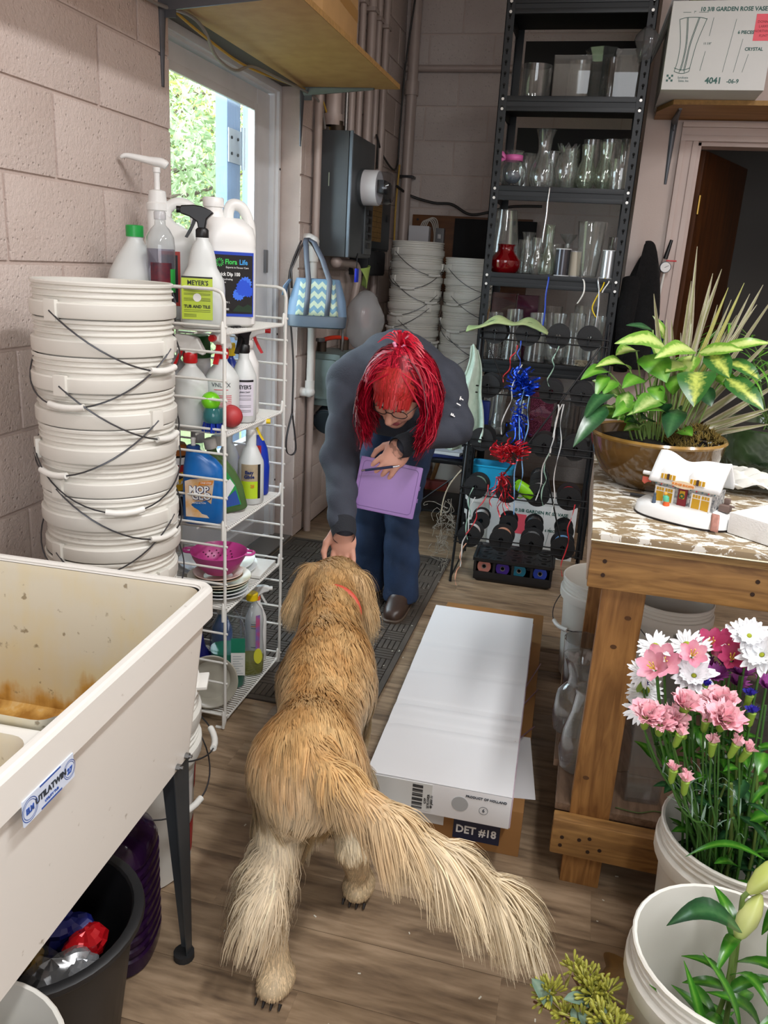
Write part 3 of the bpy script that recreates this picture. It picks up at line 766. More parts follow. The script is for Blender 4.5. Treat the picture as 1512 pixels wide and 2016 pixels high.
# bottles and jugs on the wire rack
def frost(name, c, body=.75):
    return mat(name, c, .35, **{'Transmission_Weight': .25, 'IOR': 1.25, 'Subsurface_Weight': .0})
hdpe = mat('white_hdpe', '#e9e9e6', .33)
natural = mat('natural_pe', '#d5d9d7', .38)
clearpet = thin_glass('clear_pet', (.90, .92, .93, 1), .04, 1.3, .06, (.8, .82, .84, 1))
red_pl = mat('red_plastic', '#c4161c', .35); green_pl = mat('green_plastic', '#1fa046', .35); blue_pl = mat('blue_plastic', '#1c3fae', .3); yellow_pl = mat('yellow_plastic', '#e6c714', .35)
def sprayer(par, z, head, collar, lever, rz=0.0, s=1.0, r=.016, style=0):
    """trigger head: collar, head, nozzle cap and lever; nozzle points to local -x"""
    M4 = Matrix.Translation((0, 0, z)) @ Matrix.Rotation(rz, 4, 'Z') @ Matrix.Scale(s, 4)
    obj('collar', MB().lathe([(0, 0), (r*.95, 0), (r*1.06, .003), (r*1.06, .021), (r*.8, .026), (0, .026)], 20).xf(M4), collar, par)
    MX = Matrix.Rotation(R(90), 4, 'X')
    if style == 0:
        poly = [(-.052, .078), (-.056, .068), (-.054, .058), (-.032, .052), (-.012, .040), (-.009, .024), (.009, .024), (.013, .048), (.030, .064), (.020, .071), (.0, .079), (-.02, .081)]
    else:
        poly = [(-.050, .062), (-.050, .046), (-.030, .040), (-.012, .030), (-.010, .022), (.010, .022), (.018, .026), (.034, .020), (.037, .028), (.020, .060), (.0, .066), (-.03, .068)]
    b = MB().prism(poly, -.0125, .0125).xf(M4 @ MX)
    h = obj('spray_head', b, head, par, ang=30)
    bv = h.modifiers.new('b', 'BEVEL'); bv.width = .003*s; bv.segments = 2; bv.limit_method = 'ANGLE'
    zz = .068 if style == 0 else .054
    obj('nozzle', MB().cyl((-.064, 0, zz), (-.048, 0, zz), .0085, 10).xf(M4), lever, par)
    lev = [(-.030, .056), (-.022, .050), (-.026, .036), (-.036, .016), (-.044, .002), (-.038, .0), (-.029, .014), (-.018, .036), (-.012, .052)]
    if style == 1: lev = [(x, q - .012) for x, q in lev]
    b = MB().prism(lev, -.006, .006).xf(M4 @ MX)
    l = obj('trigger', b, lever, par, ang=30)
def bottle(name, label, cat, loc, rz, rings, m, n=32, group=None):
    t = thing(name, label, cat, loc, rz, group)
    obj('bottle_body', MB().loft(rings, n), m, t, ang=50)
    return t
def patch(par, w_, z0, z1, y, m, xo=0.0, curve=None, name='label_sheet', th=.0012):
    """front label; flat at local y, or wrapped on radius `curve` centred at local y=0"""
    if curve is None:
        return obj(name, MB().box(xo-w_/2, xo+w_/2, y-th, y, z0, z1), m, par, smooth=False)
    a = w_/curve/2; ao = xo/curve
    return obj(name, MB().grid(lambda u, v: (curve*math.sin(ao-a+2*a*u), -curve*math.cos(ao-a+2*a*u)*1.0, z0+(z1-z0)*v), 12, 1), m, par)
ZT = LV[0] + .001
# --- flower food jug with black and blue label
fj = thing('floral_jug', 'white jug with black and blue flower food label on top rack shelf', 'jug', (-1.008, 2.165, ZT), R(37))
W2, D2 = .0735, .0735
rgs = [(0, W2*.9, D2*.9, 4), (.008, W2, D2, 4.5), (.205, W2, D2, 4.5), (.212, W2*.985, D2*.985, 4.5), (.218, W2, D2, 4.5), (.235, W2*.99, D2*.99, 4), (.262, W2*.93, D2*.9, 3.4), (.285, W2*.75, D2*.72, 2.8, -.014, 0)]
obj('jug_body', MB().loft(rgs, 40, True, True), hdpe, fj, ang=50)
obj('neck', MB().lathe([(.036, .268), (.033, .28), (.027, .296), (.0255, .305), (.0255, .318), (0, .318)], 24, (-.036, 0, 0)), hdpe, fj)
obj('cap', MB().lathe([(0, .336), (.026, .336), (.0285, .333), (.0285, .312), (0, .312)], 28, (-.036, 0, 0)), hdpe, fj)
hp = curvepts([(.062, 0, .21), (.067, 0, .245), (.060, 0, .285), (.044, 0, .314), (.022, 0, .322), (.008, 0, .312), (.004, 0, .285), (.010, 0, .255)], 5)
obj('handle', MB().tube(hp, .0155, 12), hdpe, fj)
lbm = mat('label_black', '#101114', .35)
bl = obj('label_border', MB().box(-.056, .058, -.0748, -.0732, .028, .198), mat('label_blue', '#2145b4', .35), fj, smooth=False)
lk = obj('label_sheet', MB().box(-.049, .055, -.0754, -.0746, .036, .190), lbm, bl, smooth=False)
gi = mat('green_print', '#3ecf5a', .4); ci = mat('cyan_print', '#3f9fe0', .4)
for i in range(12):
    a = 2*PI*i/12
    obj('logo_ray', MB().prism([(.0035*math.cos(a), .0035*math.sin(a)), (.0105*math.cos(a-.13), .0105*math.sin(a-.13)), (.0115*math.cos(a), .0115*math.sin(a)), (.0105*math.cos(a+.13), .0105*math.sin(a+.13))], 0, .0006, Matrix.Translation((-.035, -.0757, .170)) @ Matrix.Rotation(R(90), 4, 'X')), gi, lk, smooth=False)
text('Flora', .0185, gi, lk, (-.0205, -.0758, .1715), bold=.0004, align='LEFT', xs=.86)
text('Life', .0185, ci, lk, (.0185, -.0758, .1715), bold=.0004, align='LEFT', xs=.86)
text('Experts in Flower Care', .0066, white_ink, lk, (.013, -.0758, .1575))
text('Quick Dip 100', .0135, white_ink, lk, (-.0455, -.0758, .1395), bold=.0003, align='LEFT', xs=.82)
text('instant hydrating', .0068, white_ink, lk, (-.0455, -.0758, .1265), align='LEFT')
text('treatment', .0068, white_ink, lk, (-.0455, -.0758, .1185), align='LEFT')
text('1 gal. 3.78 L', .0072, white_ink, lk, (-.042, -.0758, .0655), align='LEFT')
text('#83-03783', .0076, white_ink, lk, (-.043, -.0758, .0470), bold=.0002, align='LEFT')
bf = mat('blue_petal_print', '#3c74ea', .4); bf2 = mat('blue_petal_dark', '#1f4fd0', .4)
random.seed(4)
for (cx, cz, r_, mm) in ((.030, .105, .023, bf2), (.036, .118, .018, bf), (.016, .087, .017, bf), (.043, .096, .016, bf2), (.026, .094, .015, bf)):
    pl = []
    for i in range(26):
        a = 2*PI*i/26; q = r_*(1 if i % 2 else .82)*random.uniform(.93, 1.05); pl.append((min(cx+q*math.cos(a), .0545), cz+q*math.sin(a)))
    obj('flower_print', MB().prism(pl, 0, .0004, Matrix.Translation((0, -.0757 - .0002*random.random(), 0)) @ Matrix.Rotation(R(90), 4, 'X')), mm, lk, smooth=False)
obj('leaf_print', MB().prism([(.0, .042), (.054, .040), (.054, .056), (.042, .062), (.03, .054), (.016, .060), (.006, .05)], 0, .0003, Matrix.Translation((0, -.0757, 0)) @ Matrix.Rotation(R(90), 4, 'X')), mat('dark_green_print', '#12301c', .4), lk, smooth=False)
# --- spray bottle with lime label and black trigger
sp = thing('spray_bottle', 'frosted spray bottle with black trigger and lime green label', 'spray bottle', (-1.005, 2.012, ZT), R(20))
rg = [(0, .050, .030, 3), (.006, .057, .036, 3.2), (.10, .058, .037, 3.0), (.125, .055, .036, 2.6), (.14, .047, .033, 2.4), (.155, .038, .030, 2.2), (.165, .036, .029, 2.2), (.18, .034, .028, 2.2), (.195, .030, .026, 2.1), (.215, .022, .022, 2), (.222, .0165, .0165, 2), (.232, .0165, .0165, 2)]
obj('bottle_body', MB().loft(rg, 36), natural, sp, ang=60)
sprayer(sp, .226, black_pl, black_pl, black_pl, 0, 1.0)
lime = mat('lime_label', '#b9cf3a', .45)
lb = patch(sp, .079, .024, .132, -.0382, lime, -.010)
obj('label_band', MB().box(-.0495, .0295, -.0399, -.0394, .128, .132), black_ink, lb, smooth=False)
text("MEYER'S", .0165, black_ink, lb, (-.008, -.0397, .116), bold=.0003, xs=.9)
text('CLEAN DAY', .0075, black_ink, lb, (-.006, -.0397, .1045), xs=1.25)
for z in (.0985, .095, .089, .086, .077, .074, .071): obj('text_line', MB().box(-.044, .024, -.0397, -.0393, z, z+.0009), black_ink, lb, smooth=False)
obj('round_seal', MB().cyl((-.010, -.0393, .0795), (-.010, -.04, .0795), .0105, 20), white_ink, lb)
text('TUB AND TILE', .0105, black_ink, lb, (-.010, -.0398, .0565), bold=.0003, xs=.98)
for z in (.0475, .0435, .0365, .0335, .0305): obj('text_line', MB().box(-.044, .024 if z > .04 else -.012, -.0397, -.0393, z, z+.0009), black_ink, lb, smooth=False)
# --- clear water bottle with dark label
cb = thing('water_bottle', 'clear plastic bottle with dark label and violet liquid beside the jug', 'bottle', (-1.135, 2.03, ZT), R(30))
rg = [(0, .033, .033, 2), (.005, .037, .037, 2), (.06, .037, .037, 2), (.085, .030, .030, 2), (.115, .034, .034, 2), (.15, .0375, .0375, 2), (.20, .0375, .0375, 2), (.225, .035, .035, 2), (.245, .024, .024, 2), (.255, .0145, .0145, 2), (.27, .0135, .0135, 2)]
obj('bottle_body', MB().loft(rg, 32, True, False), clearpet, cb)
obj('liquid', MB().loft([(.004, .0355, .0355, 2), (.06, .0355, .0355, 2), (.085, .0285, .0285, 2), (.115, .0325, .0325, 2), (.15, .036, .036, 2), (.195, .036, .036, 2)], 28), thin_glass('violet_liquid', (.68, .66, .74, 1), .05, .6, .22, (.5, .48, .58, 1)), cb)
patch(cb, .06, .045, .16, 0, mat('label_dark', '#1b2030', .35, c2='#7c2430', vscale=30), 0, .0382)
obj('cap', MB().lathe([(0, .289), (.0135, .289), (.0155, .286), (.0155, .268), (0, .268)], 18), thin_glass('clear_cap', (.9, .9, .92, 1), .1, 1.2, .35, (.85, .86, .88, 1)), cb)
gl_ = patch(cb, .022, .085, .145, 0, mat('green_label', '#32b14c', .4), .036, .0386)
# --- jug with green cap
gj = thing('vinegar_jug', 'frosted jug with bright green cap and green label', 'jug', (-1.225, 2.055, ZT), R(28))
rg = [(0, .068, .055, 3), (.008, .076, .062, 3.2), (.10, .077, .063, 3), (.135, .068, .057, 2.6), (.175, .046, .042, 2.2), (.205, .026, .026, 2), (.215, .021, .021, 2), (.222, .021, .021, 2)]
obj('jug_body', MB().loft(rg, 36), natural, gj, ang=60)
obj('cap', MB().lathe([(0, .252), (.021, .252), (.0235, .250), (.0235, .222), (0, .222)], 24), green_pl, gj)
lb = patch(gj, .088, .03, .10, -.064, mat('lime_green_label', '#8fd020', .4), .02)
for z in (.090, .085, .080): obj('text_line', MB().box(-.02, .03, -.0656, -.0652, z, z+.001), white_ink, lb, smooth=False)
# --- jug with lotion pump
pj2 = thing('pump_jug', 'white jug with tall white lotion pump behind the bottles', 'jug', (-1.222, 2.245, ZT), R(25))
rg = [(0, .068, .068, 4), (.008, .075, .075, 4.5), (.20, .075, .075, 4.5), (.215, .074, .074, 4.2), (.245, .064, .060, 3.2), (.27, .040, .038, 2.4, -.025, 0), (.29, .030, .030, 2, -.035, 0), (.305, .028, .028, 2, -.035, 0)]
obj('jug_body', MB().loft(rg, 36), hdpe, pj2, ang=50)
hp = curvepts([(-.012, 0, .265), (-.01, 0, .30), (.012, 0, .322), (.045, 0, .322), (.068, 0, .300), (.072, 0, .25), (.07, 0, .21)], 5)
obj('handle', MB().tube(hp, .015, 12), hdpe, pj2)
obj('pump_collar', MB().lathe([(0, .30), (.032, .30), (.032, .318), (.027, .322), (.024, .352), (.012, .356), (0, .356)], 24, (-.035, 0, 0)), hdpe, pj2)
obj('pump_stem', MB().lathe([(.0085, .354), (.0085, .40), (.011, .402), (.011, .415), (0, .415)], 14, (-.035, 0, 0)), hdpe, pj2)
obj('pump_spout', MB().tube(curvepts([(-.006, 0, .420), (-.02, 0, .428), (-.05, 0, .431), (-.09, 0, .437), (-.118, 0, .440), (-.132, 0, .434)], 4), [.010, .0125, .013, .013, .013, .013, .0125, .012, .011, .0105, .010, .0095, .009, .0085, .008, .0075, .007, .0065, .006, .005, .004], 10), hdpe, pj2)
patch(pj2, .06, .04, .19, -.0762, mat('label_red_black', '#c23b2c', .4), .0)
patch(pj2, .046, .05, .18, -.0772, lbm, .0)
# --- second shelf
Z2 = LV[1] + .001
def cyl_bottle(name, label, loc, rz, r, h, m, neck=.014, sh=.72, cat='bottle', waist=0.0, p=2.0, ry=None):
    ry = ry or r
    rg = [(0, r*.9, ry*.9, p), (.005, r, ry, p), (h*.35, r*(1-waist), ry*(1-waist), p), (h*(sh-.06), r, ry, p), (h*sh, r*.96, ry*.96, p), (h*(sh+.10), r*.72, ry*.74, 2), (h*(sh+.19), neck*1.25, neck*1.25, 2), (h*(sh+.22), neck, neck, 2), (h, neck, neck, 2)]
    return bottle(name, label, cat, loc, rz, rg, m)
wj = thing('square_jug', 'dusty pale grey jug at the back of the second rack shelf', 'jug', (-1.175, 2.072, Z2), R(25))
obj('jug_body', MB().loft([(0, .068, .055, 4), (.008, .075, .062, 4), (.085, .075, .062, 4), (.09, .073, .06, 4), (.095, .075, .062, 4), (.15, .074, .06, 3.4), (.175, .06, .045, 2.8), (.19, .03, .025, 2), (.20, .02, .02, 2), (.215, .02, .02, 2)], 36), mat('dusty_pe', '#c9cfd3', .45, var=.12, vscale=30), wj, ang=50)
obj('cap', MB().lathe([(0, .235), (.021, .235), (.023, .232), (.023, .212), (0, .212)], 20), white_pl, wj)
s1 = cyl_bottle('spray_bottle', 'plain frosted spray bottle with white head and red collar', (-1.045, 2.015, Z2), R(20), .047, .185, natural, .015, .70, 'spray bottle')
sprayer(s1, .176, hdpe, red_pl, red_pl, R(-8), 1.12, style=1)
s2 = cyl_bottle('spray_bottle', 'frosted spray bottle with red trigger facing forward and red printed text', (-.985, 2.085, Z2), R(22), .048, .195, natural, .015, .70, 'spray bottle')
sprayer(s2, .186, hdpe, red_pl, red_pl, R(70), 1.1, style=1)
pt = obj('print_block', MB(), None, s2) if False else None
text('VNL EX', .016, mat('pencil_grey', '#60666b', .6), s2, (0, -.0485, .118), wrap=.0485)
pr = mat('pink_red_print', '#d0606a', .5)
for k, z in enumerate((.104, .088, .083, .078, .073, .068, .063, .058, .053)):
    patch(s2, .06 if k else .04, z, z+.0022, 0, pr, 0, .0484, 'text_line')
s3 = cyl_bottle('spray_bottle', 'slim clear bottle with black spray head and lilac label', (-.955, 2.165, Z2), R(24), .037, .205, natural, .015, .66, 'spray bottle')
sprayer(s3, .196, black_pl, black_pl, black_pl, R(60), 1.0, style=0)
lb = patch(s3, .062, .02, .125, 0, mat('lilac_paper', '#d8d3df', .45), 0, .0376)
patch(lb, .062, .118, .124, 0, black_ink, 0, .0379, 'label_band')
text("MEYER'S", .0155, black_ink, lb, (0, -.038, .103), wrap=.038, bold=.0003, xs=.8)
text('CLEAN DAY', .007, black_ink, lb, (0, -.038, .089), wrap=.038)
for z in (.08, .076, .07, .066, .05, .046, .036, .032): patch(lb, .045, z, z+.001, 0, black_ink, 0, .0379, 'text_line')
s4 = cyl_bottle('spray_bottle', 'opaque white spray bottle with red trigger by the rack post', (-.995, 2.285, Z2), R(15), .034, .205, hdpe, .014, .74, 'spray bottle', p=3.0)
sprayer(s4, .196, hdpe, hdpe, red_pl, R(180), 1.05, style=1)
gc = thing('aerosol_can', 'tall white can with dark green cap on second rack shelf', 'can', (-1.115, 2.19, Z2), R(20))
obj('can_body', MB().lathe([(0, 0), (.038, 0), (.04, .003), (.04, .165), (.036, .172), (0, .172)], 28), hdpe, gc)
obj('cap', MB().lathe([(0, .232), (.034, .232), (.039, .226), (.041, .17), (0, .17)], 28), mat('dark_green_cap', '#1d5a22', .4), gc)
patch(gc, .05, .05, .15, 0, mat('white_label', '#e4e4e0', .5), 0, .0405)
yb = cyl_bottle('bottle', 'blue bottle with yellow cap between the spray bottles', (-1.03, 2.225, Z2), R(20), .036, .18, blue_pl, .014, .74)
obj('cap', MB().lathe([(0, .215), (.018, .215), (.02, .212), (.02, .178), (0, .178)], 18), yellow_pl, yb)
s5 = cyl_bottle('spray_bottle', 'dark labelled spray bottle at the wall end of second shelf', (-1.245, 2.16, Z2), R(30), .036, .19, mat('grey_bottle', '#a7adb2', .4), .014, .74, 'spray bottle')
sprayer(s5, .182, hdpe, mat('grey_collar', '#7d8184', .4), red_pl, R(190), 1.0, style=1)
patch(s5, .05, .04, .12, 0, lbm, 0, .0366)
# toys hooked on the front corner
rb = thing('rubber_ball', 'red rubber ball resting on the second rack shelf edge', 'ball', (-.944, 2.055, Z2+.032), 0)
obj('ball', MB().ball((0,0,0), .0315, 24, 16), mat('red_rubber', '#b53a3c', .5), rb)
obj('seam', MB().tube([(.0317*math.cos(a)*.94, .0317*math.cos(a)*.34, .0317*math.sin(a)) for a in [2*PI*i/40 for i in range(40)]], .0008, 5, closed=True), mat('red_seam', '#8e2628', .5), rb)
db = thing('dish_brush', 'palm dish brush with green knob and blue bristles at rack edge', 'brush', (-.962, 1.985, Z2-.004), R(20))
obj('knob', MB().ball((-.008, 0, .062), .0255, 20, 14), mat('lime_plastic', '#79d422', .25), db)
obj('reservoir', MB().lathe([(0, .005), (.026, .005), (.031, .012), (.03, .03), (.024, .045), (0, .048)], 24), thin_glass('teal_shell', (.30, .62, .62, 1), .06, 1.2, .55, (.10, .42, .45, 1)), db)
bb_ = MB(); random.seed(2)
for i in range(70):
    a = random.uniform(0, 2*PI); q = .026*math.sqrt(random.random())
    bb_.cyl((q*math.cos(a), q*math.sin(a), .006), (q*1.25*math.cos(a), q*1.25*math.sin(a), -.020), .0016, 4)
obj('bristles', bb_, mat('blue_bristle', '#1a3aa8', .5), db, kind='stuff')
db.location.z = Z2 + .021
# --- third shelf
Z3 = LV[2] + .001
mg = thing('floor_polish', 'big blue floor polish bottle with white cap on third shelf', 'bottle', (-1.005, 2.005, Z3), R(18))
rg = [(0, .050, .028, 3), (.006, .057, .034, 3.2), (.08, .057, .034, 3), (.145, .0555, .033, 2.8), (.165, .053, .031, 2.6, -.001, 0), (.185, .043, .027, 2.4, -.008, 0), (.20, .030, .022, 2.2, -.018, 0), (.208, .021, .019, 2, -.026, 0)]
obj('bottle_body', MB().loft(rg, 36), mat('polish_blue', '#1769b5', .28), mg, ang=60)
obj('collar', MB().lathe([(0, .223), (.016, .223), (.019, .22), (.0195, .204), (0, .204)], 20, (-.027, 0, 0)), mat('navy_cap', '#16407c', .35), mg)
obj('cap', MB().lathe([(0, .245), (.006, .245), (.0075, .241), (.006, .236), (.0065, .222), (0, .222)], 14, (-.027, 0, 0)), hdpe, mg)
lp = obj('label_sheet', MB().prism([(-.044, .026), (.020, .022), (.014, .030), (.000, .034), (-.010, .045), (-.022, .052), (-.03, .06), (-.018, .070), (.0, .070), (.012, .075), (.026, .064), (.034, .128), (.034, .140), (-.03, .134), (-.046, .128)], 0, .0012, Matrix.Translation((0, -.0345, 0)) @ Matrix.Rotation(R(90), 4, 'X')), mat('wood_label', '#cf9a4e', .4, c2='#dcd2c4', vscale=22), mg, smooth=False)
for s_, z_, x_ in (('MOP', .104, -.008), ('GLO', .085, -.001)):
    text(s_, .028, blue_ink if False else mat('navy_print', '#14265e', .4), lp, (x_+.001, -.0360, z_-.0006), bold=.0022, xs=.92)
    text(s_, .028, white_ink, lp, (x_, -.0369, z_), bold=.0006, xs=.92)
obj('orange_flash', MB().prism([(-.010, .117), (.029, .120), (.033, .132), (-.006, .127)], 0, .0005, Matrix.Translation((0, -.0357, 0)) @ Matrix.Rotation(R(90), 4, 'X')), mat('orange_print', '#e08a2e', .4), lp, smooth=False)
text('ONE STEP', .0075, white_ink, lp, (.012, -.0364, .1242), xs=.9)
text('TRIPLE ACTION', .0055, white_ink, lp, (-.008, -.0362, .066))
cw = thing('wipes_canister', 'black wipes canister with orange lid and yellow red label', 'canister', (-1.12, 2.055, Z3), R(30))
obj('canister_body', MB().lathe([(0, 0), (.038, 0), (.04, .003), (.04, .18), (0, .18)], 28), lbm, cw)
obj('lid', MB().lathe([(0, .208), (.03, .208), (.035, .20), (.041, .196), (.041, .178), (0, .178)], 28), mat('orange_lid', '#9c5a22', .45), cw)
lb = patch(cw, .075, .075, .15, 0, mat('label_yellow', '#e7b520', .4), .0, .0405)
patch(lb, .075, .13, .15, 0, MATS['label_red'], 0, .0407, 'label_band'); patch(lb, .075, .152, .172, 0, white_ink, 0, .0407, 'label_band')
text('ARMOR ALL', .0135, white_ink, lb, (0, -.0411, .099), wrap=.0411, bold=.0006)
text('cleaning', .0125, white_ink, lb, (.012, -.041, .062), wrap=.041, bold=.0003)
obj('viking_print', MB().prism([(-.012, .112), (-.004, .108), (.006, .110), (.014, .116), (.010, .127), (.0, .131), (-.010, .126)], 0, .0005, Matrix.Translation((0.008, -.0402, 0)) @ Matrix.Rotation(R(90), 4, 'X')), black_ink, lb, smooth=False)
mug = thing('mug', 'white mug with big handle beside the blue polish bottle', 'mug', (-1.055, 1.995, Z3), R(210))
mug.location = (-1.135, 1.985, Z3); mug.rotation_euler = (0, 0, R(-25))
obj('cup', MB().lathe([(0, 0), (.026, 0), (.028, .004), (.031, .085), (.0295, .087), (.028, .085), (.025, .006), (0, .006)], 28), white_pl, mug)
obj('handle', MB().tube(curvepts([(.03, 0, .078), (.048, 0, .074), (.056, 0, .05), (.048, 0, .022), (.028, 0, .014)], 5), .005, 8), white_pl, mug)
yp = thing('yellow_clamp_lamp', 'yellow rounded plastic scrubber lying behind the blue bottle', 'scrubber', (-1.20, 2.03, Z3), R(30))
yp.name = 'plastic_scrubber'; yp.location = (-1.195, 2.03, Z3); 
obj('scrubber_body', MB().loft([(0, .045, .03, 3), (.012, .05, .034, 3), (.03, .046, .032, 2.4), (.045, .03, .024, 2), (.052, .012, .01, 2)], 28), yellow_pl, yp)
obj('dial', MB().cyl((-.012, -.034, .018), (-.012, -.038, .018), .009, 16), mat('cream_dial', '#d8d2a8', .4), yp)
gb = thing('cleaner_bottle', 'green cleaner bottle tilted with blue and white label', 'bottle', (-.985, 2.135, Z3), R(22), rot=(R(0), R(-11), R(30)))
rg = [(0, .050, .026, 3), (.006, .055, .03, 3), (.07, .053, .03, 2.8), (.12, .044, .027, 2.5, -.005, 0), (.16, .03, .022, 2.2, -.012, 0), (.18, .016, .016, 2, -.016, 0), (.20, .0135, .0135, 2, -.016, 0)]
obj('bottle_body', MB().loft(rg, 32), mat('green_liquid_bottle', '#5d7d4a', .15, **{'Transmission_Weight': .3, 'IOR': 1.3}), gb, ang=60)
obj('cap', MB().lathe([(0, .228), (.015, .228), (.018, .225), (.018, .198), (0, .198)], 18, (-.016, 0, 0)), white_pl, gb)
lb = obj('label_sheet', MB().prism([(-.045, .018), (.036, .020), (.03, .085), (.012, .13), (-.03, .13), (-.045, .07)], 0, .001, Matrix.Translation((0, -.0300, 0)) @ Matrix.Rotation(R(90), 4, 'X')), mat('label_green2', '#2f9b4b', .4), gb, smooth=False)
obj('label_band', MB().prism([(-.043, .052), (.0, .05), (.028, .082), (.018, .105), (-.02, .075)], 0, .001, Matrix.Translation((0, -.0311, 0)) @ Matrix.Rotation(R(90), 4, 'X')), white_ink, lb, smooth=False)
obj('label_band', MB().prism([(-.043, .02), (.033, .022), (.028, .068), (-.004, .048), (-.043, .048)], 0, .001, Matrix.Translation((0, -.0313, 0)) @ Matrix.Rotation(R(90), 4, 'X')), blue_ink, lb, smooth=False)
wb2 = cyl_bottle('spray_bottle', 'clear bottle with red and blue label lying behind green cleaner', (-1.045, 2.175, Z3), R(20), .035, .19, clearpet, .014, .7)
wb2.name = 'window_cleaner'
obj('cap', MB().lathe([(0, .215), (.015, .215), (.017, .212), (.017, .186), (0, .186)], 18), mat('grey_cap', '#c4c6c6', .4), wb2)
patch(wb2, .05, .05, .13, 0, mat('label_red_blue', '#b8363c', .4, c2='#2f6cb0', vscale=25), 0, .0357)
wb3 = cyl_bottle('bottle', 'clear ribbed bottle with grey cap behind the blue polish', (-1.085, 2.13, Z3), R(10), .034, .205, clearpet, .015, .68)
obj('cap', MB().lathe([(0, .238), (.017, .238), (.02, .234), (.02, .200), (0, .200)], 18), MATS['grey_cap'], wb3)
wb4 = cyl_bottle('bottle', 'small translucent white bottle beyond the easy glide spray bottle', (-1.07, 2.31, Z3), R(10), .034, .19, natural, .013, .66)
obj('cap', MB().lathe([(0, .212), (.014, .212), (.016, .209), (.016, .188), (0, .188)], 18), white_pl, wb4)
eg = cyl_bottle('spray_bottle', 'clear spray bottle with beige and lime label, yellow trigger', (-.965, 2.245, Z3), R(22), .040, .215, natural, .016, .62, 'spray bottle')
sprayer(eg, .207, hdpe, hdpe, yellow_pl, R(180), .9, style=1)
lb = patch(eg, .062, .075, .128, 0, mat('label_beige', '#b9a88a', .45, c2='#8d7d68', vscale=20), 0, .0405)
lb2 = patch(eg, .062, .02, .078, 0, mat('label_lime2', '#b8d629', .45), 0, .0404)
patch(lb2, .010, .02, .128, 0, black_ink, .028, .0409, 'label_band')
text('Easy', .0145, mat('navy_print', '#14265e', .4), lb, (-.004, -.0412, .103), wrap=.0412, bold=.0006)
text('Glide', .0145, MATS['navy_print'], lb, (-.004, -.0412, .089), wrap=.0412, bold=.0006)
text('25', .013, mat('orange_print', '#e08a2e', .4), lb2, (.006, -.0411, .06), wrap=.0411, bold=.0004)
bb3 = thing('detergent_bottle', 'royal blue bottle with red top label at the far rack end', 'bottle', (-.985, 2.338, Z3), R(20))
obj('bottle_body', MB().loft([(0, .034, .024, 3), (.006, .039, .028, 3), (.09, .041, .029, 2.8), (.15, .034, .026, 2.5), (.185, .018, .018, 2.2), (.20, .014, .014, 2)], 30), mat('royal_blue', '#1637b0', .3), bb3)
obj('cap', MB().lathe([(0, .222), (.014, .222), (.016, .219), (.016, .196), (0, .196)], 18), white_pl, bb3)
patch(bb3, .03, .13, .165, -.030, MATS['label_red'], 0)
# --- fourth shelf: plates, colander, tray
Z4 = LV[3] + .001
china = mat('china_white', '#e6e9ea', .15); cream = mat('china_cream', '#ddd3bd', .2)
def plate(label, c, r, m, rot=(0,0,0), group='plates on the rack', h=.016):
    t = obj('plate', MB().lathe([(0, .0), (r*.55, 0), (r*.6, .002), (r*.68, .006), (r*.97, h-.001), (r, h+.001), (r*.99, h+.003), (r*.66, .009), (r*.58, .004), (0, .004)], 44), m)
    t.location = c; t.rotation_euler = rot
    return tag(t, label, 'plate', group)
pls = ['lowest white plate in the stack at the rack corner', 'second white plate up in the stack at rack corner', 'pale green rimmed plate third up in rack corner stack', 'cream plate fourth up in the rack corner stack', 'wide patterned cream plate near the top of the stack']
for i, l_ in enumerate(pls):
    plate(l_, (-.985 - .003*i, 2.075 + .003*i, Z4 + i*.0095), (.082, .083, .084, .088, .096)[i], (china, china, mat('china_green', '#cfdcd2', .18), cream, cream)[i])
plate('small dark rimmed saucer under the pink colander', (-.99, 2.07, Z4 + .050), .072, mat('saucer_tan', '#9d8468', .3))
plate('small pale pink saucer directly under the pink colander', (-.992, 2.068, Z4 + .0585), .074, mat('saucer_pink', '#e4c9bb', .25))
fl = plate('large white plate with floral centre at the back of the shelf', (-1.075, 2.235, Z4 + .030), .122, china, (R(3), 0, 0))
fl2 = plate('large white plate under the floral plate', (-1.072, 2.237, Z4 + .013), .126, china, (R(2), 0, 0))
rndm = random.Random(5)
for i in range(26):
    a = rndm.uniform(0, 2*PI); q = rndm.uniform(.02, .075)
    o = obj('flower_print', MB().cyl((q*math.cos(a), q*math.sin(a), .0032), (q*math.cos(a), q*math.sin(a), .0052), rndm.uniform(.004, .008), 7), (mat('print_sage', '#8d9a86', .4), mat('print_rose', '#c78f90', .4), mat('print_grey', '#a9aea6', .4))[i % 3], fl)
tray = thing('cutting_board', 'white plastic cutting board at the far front of the shelf', 'cutting board', (-.992, 2.31, Z4), R(3))
obj('board', MB().box(-.11, .065, -.075, .078, 0, .010, .003), white_pl, tray); tray.location.z = Z4
tray.location = (-.992, 2.30, Z4 + .0)
co = thing('colander', 'pink plastic colander bowl on the plate stack', 'colander', (-.988, 2.066, Z4 + .076), R(15))
pk = mat('pink_plastic', '#c2458f', .3)
obj('bowl', MB().lathe([(0, .004), (.036, .004), (.038, .0), (.042, .002), (.062, .022), (.078, .05), (.083, .064), (.085, .066), (.083, .0675), (.080, .064), (.074, .048), (.059, .023), (.038, .007), (0, .007)], 44), pk, co)
for s in (-1, 1):
    obj('handle', MB().tube(curvepts([(s*.080, -.018, .064), (s*.098, -.014, .064), (s*.104, 0, .065), (s*.098, .014, .064), (s*.080, .018, .064)], 4), .0045, 8), pk, co)
hm = mat('hole_dark', '#571d40', .6)
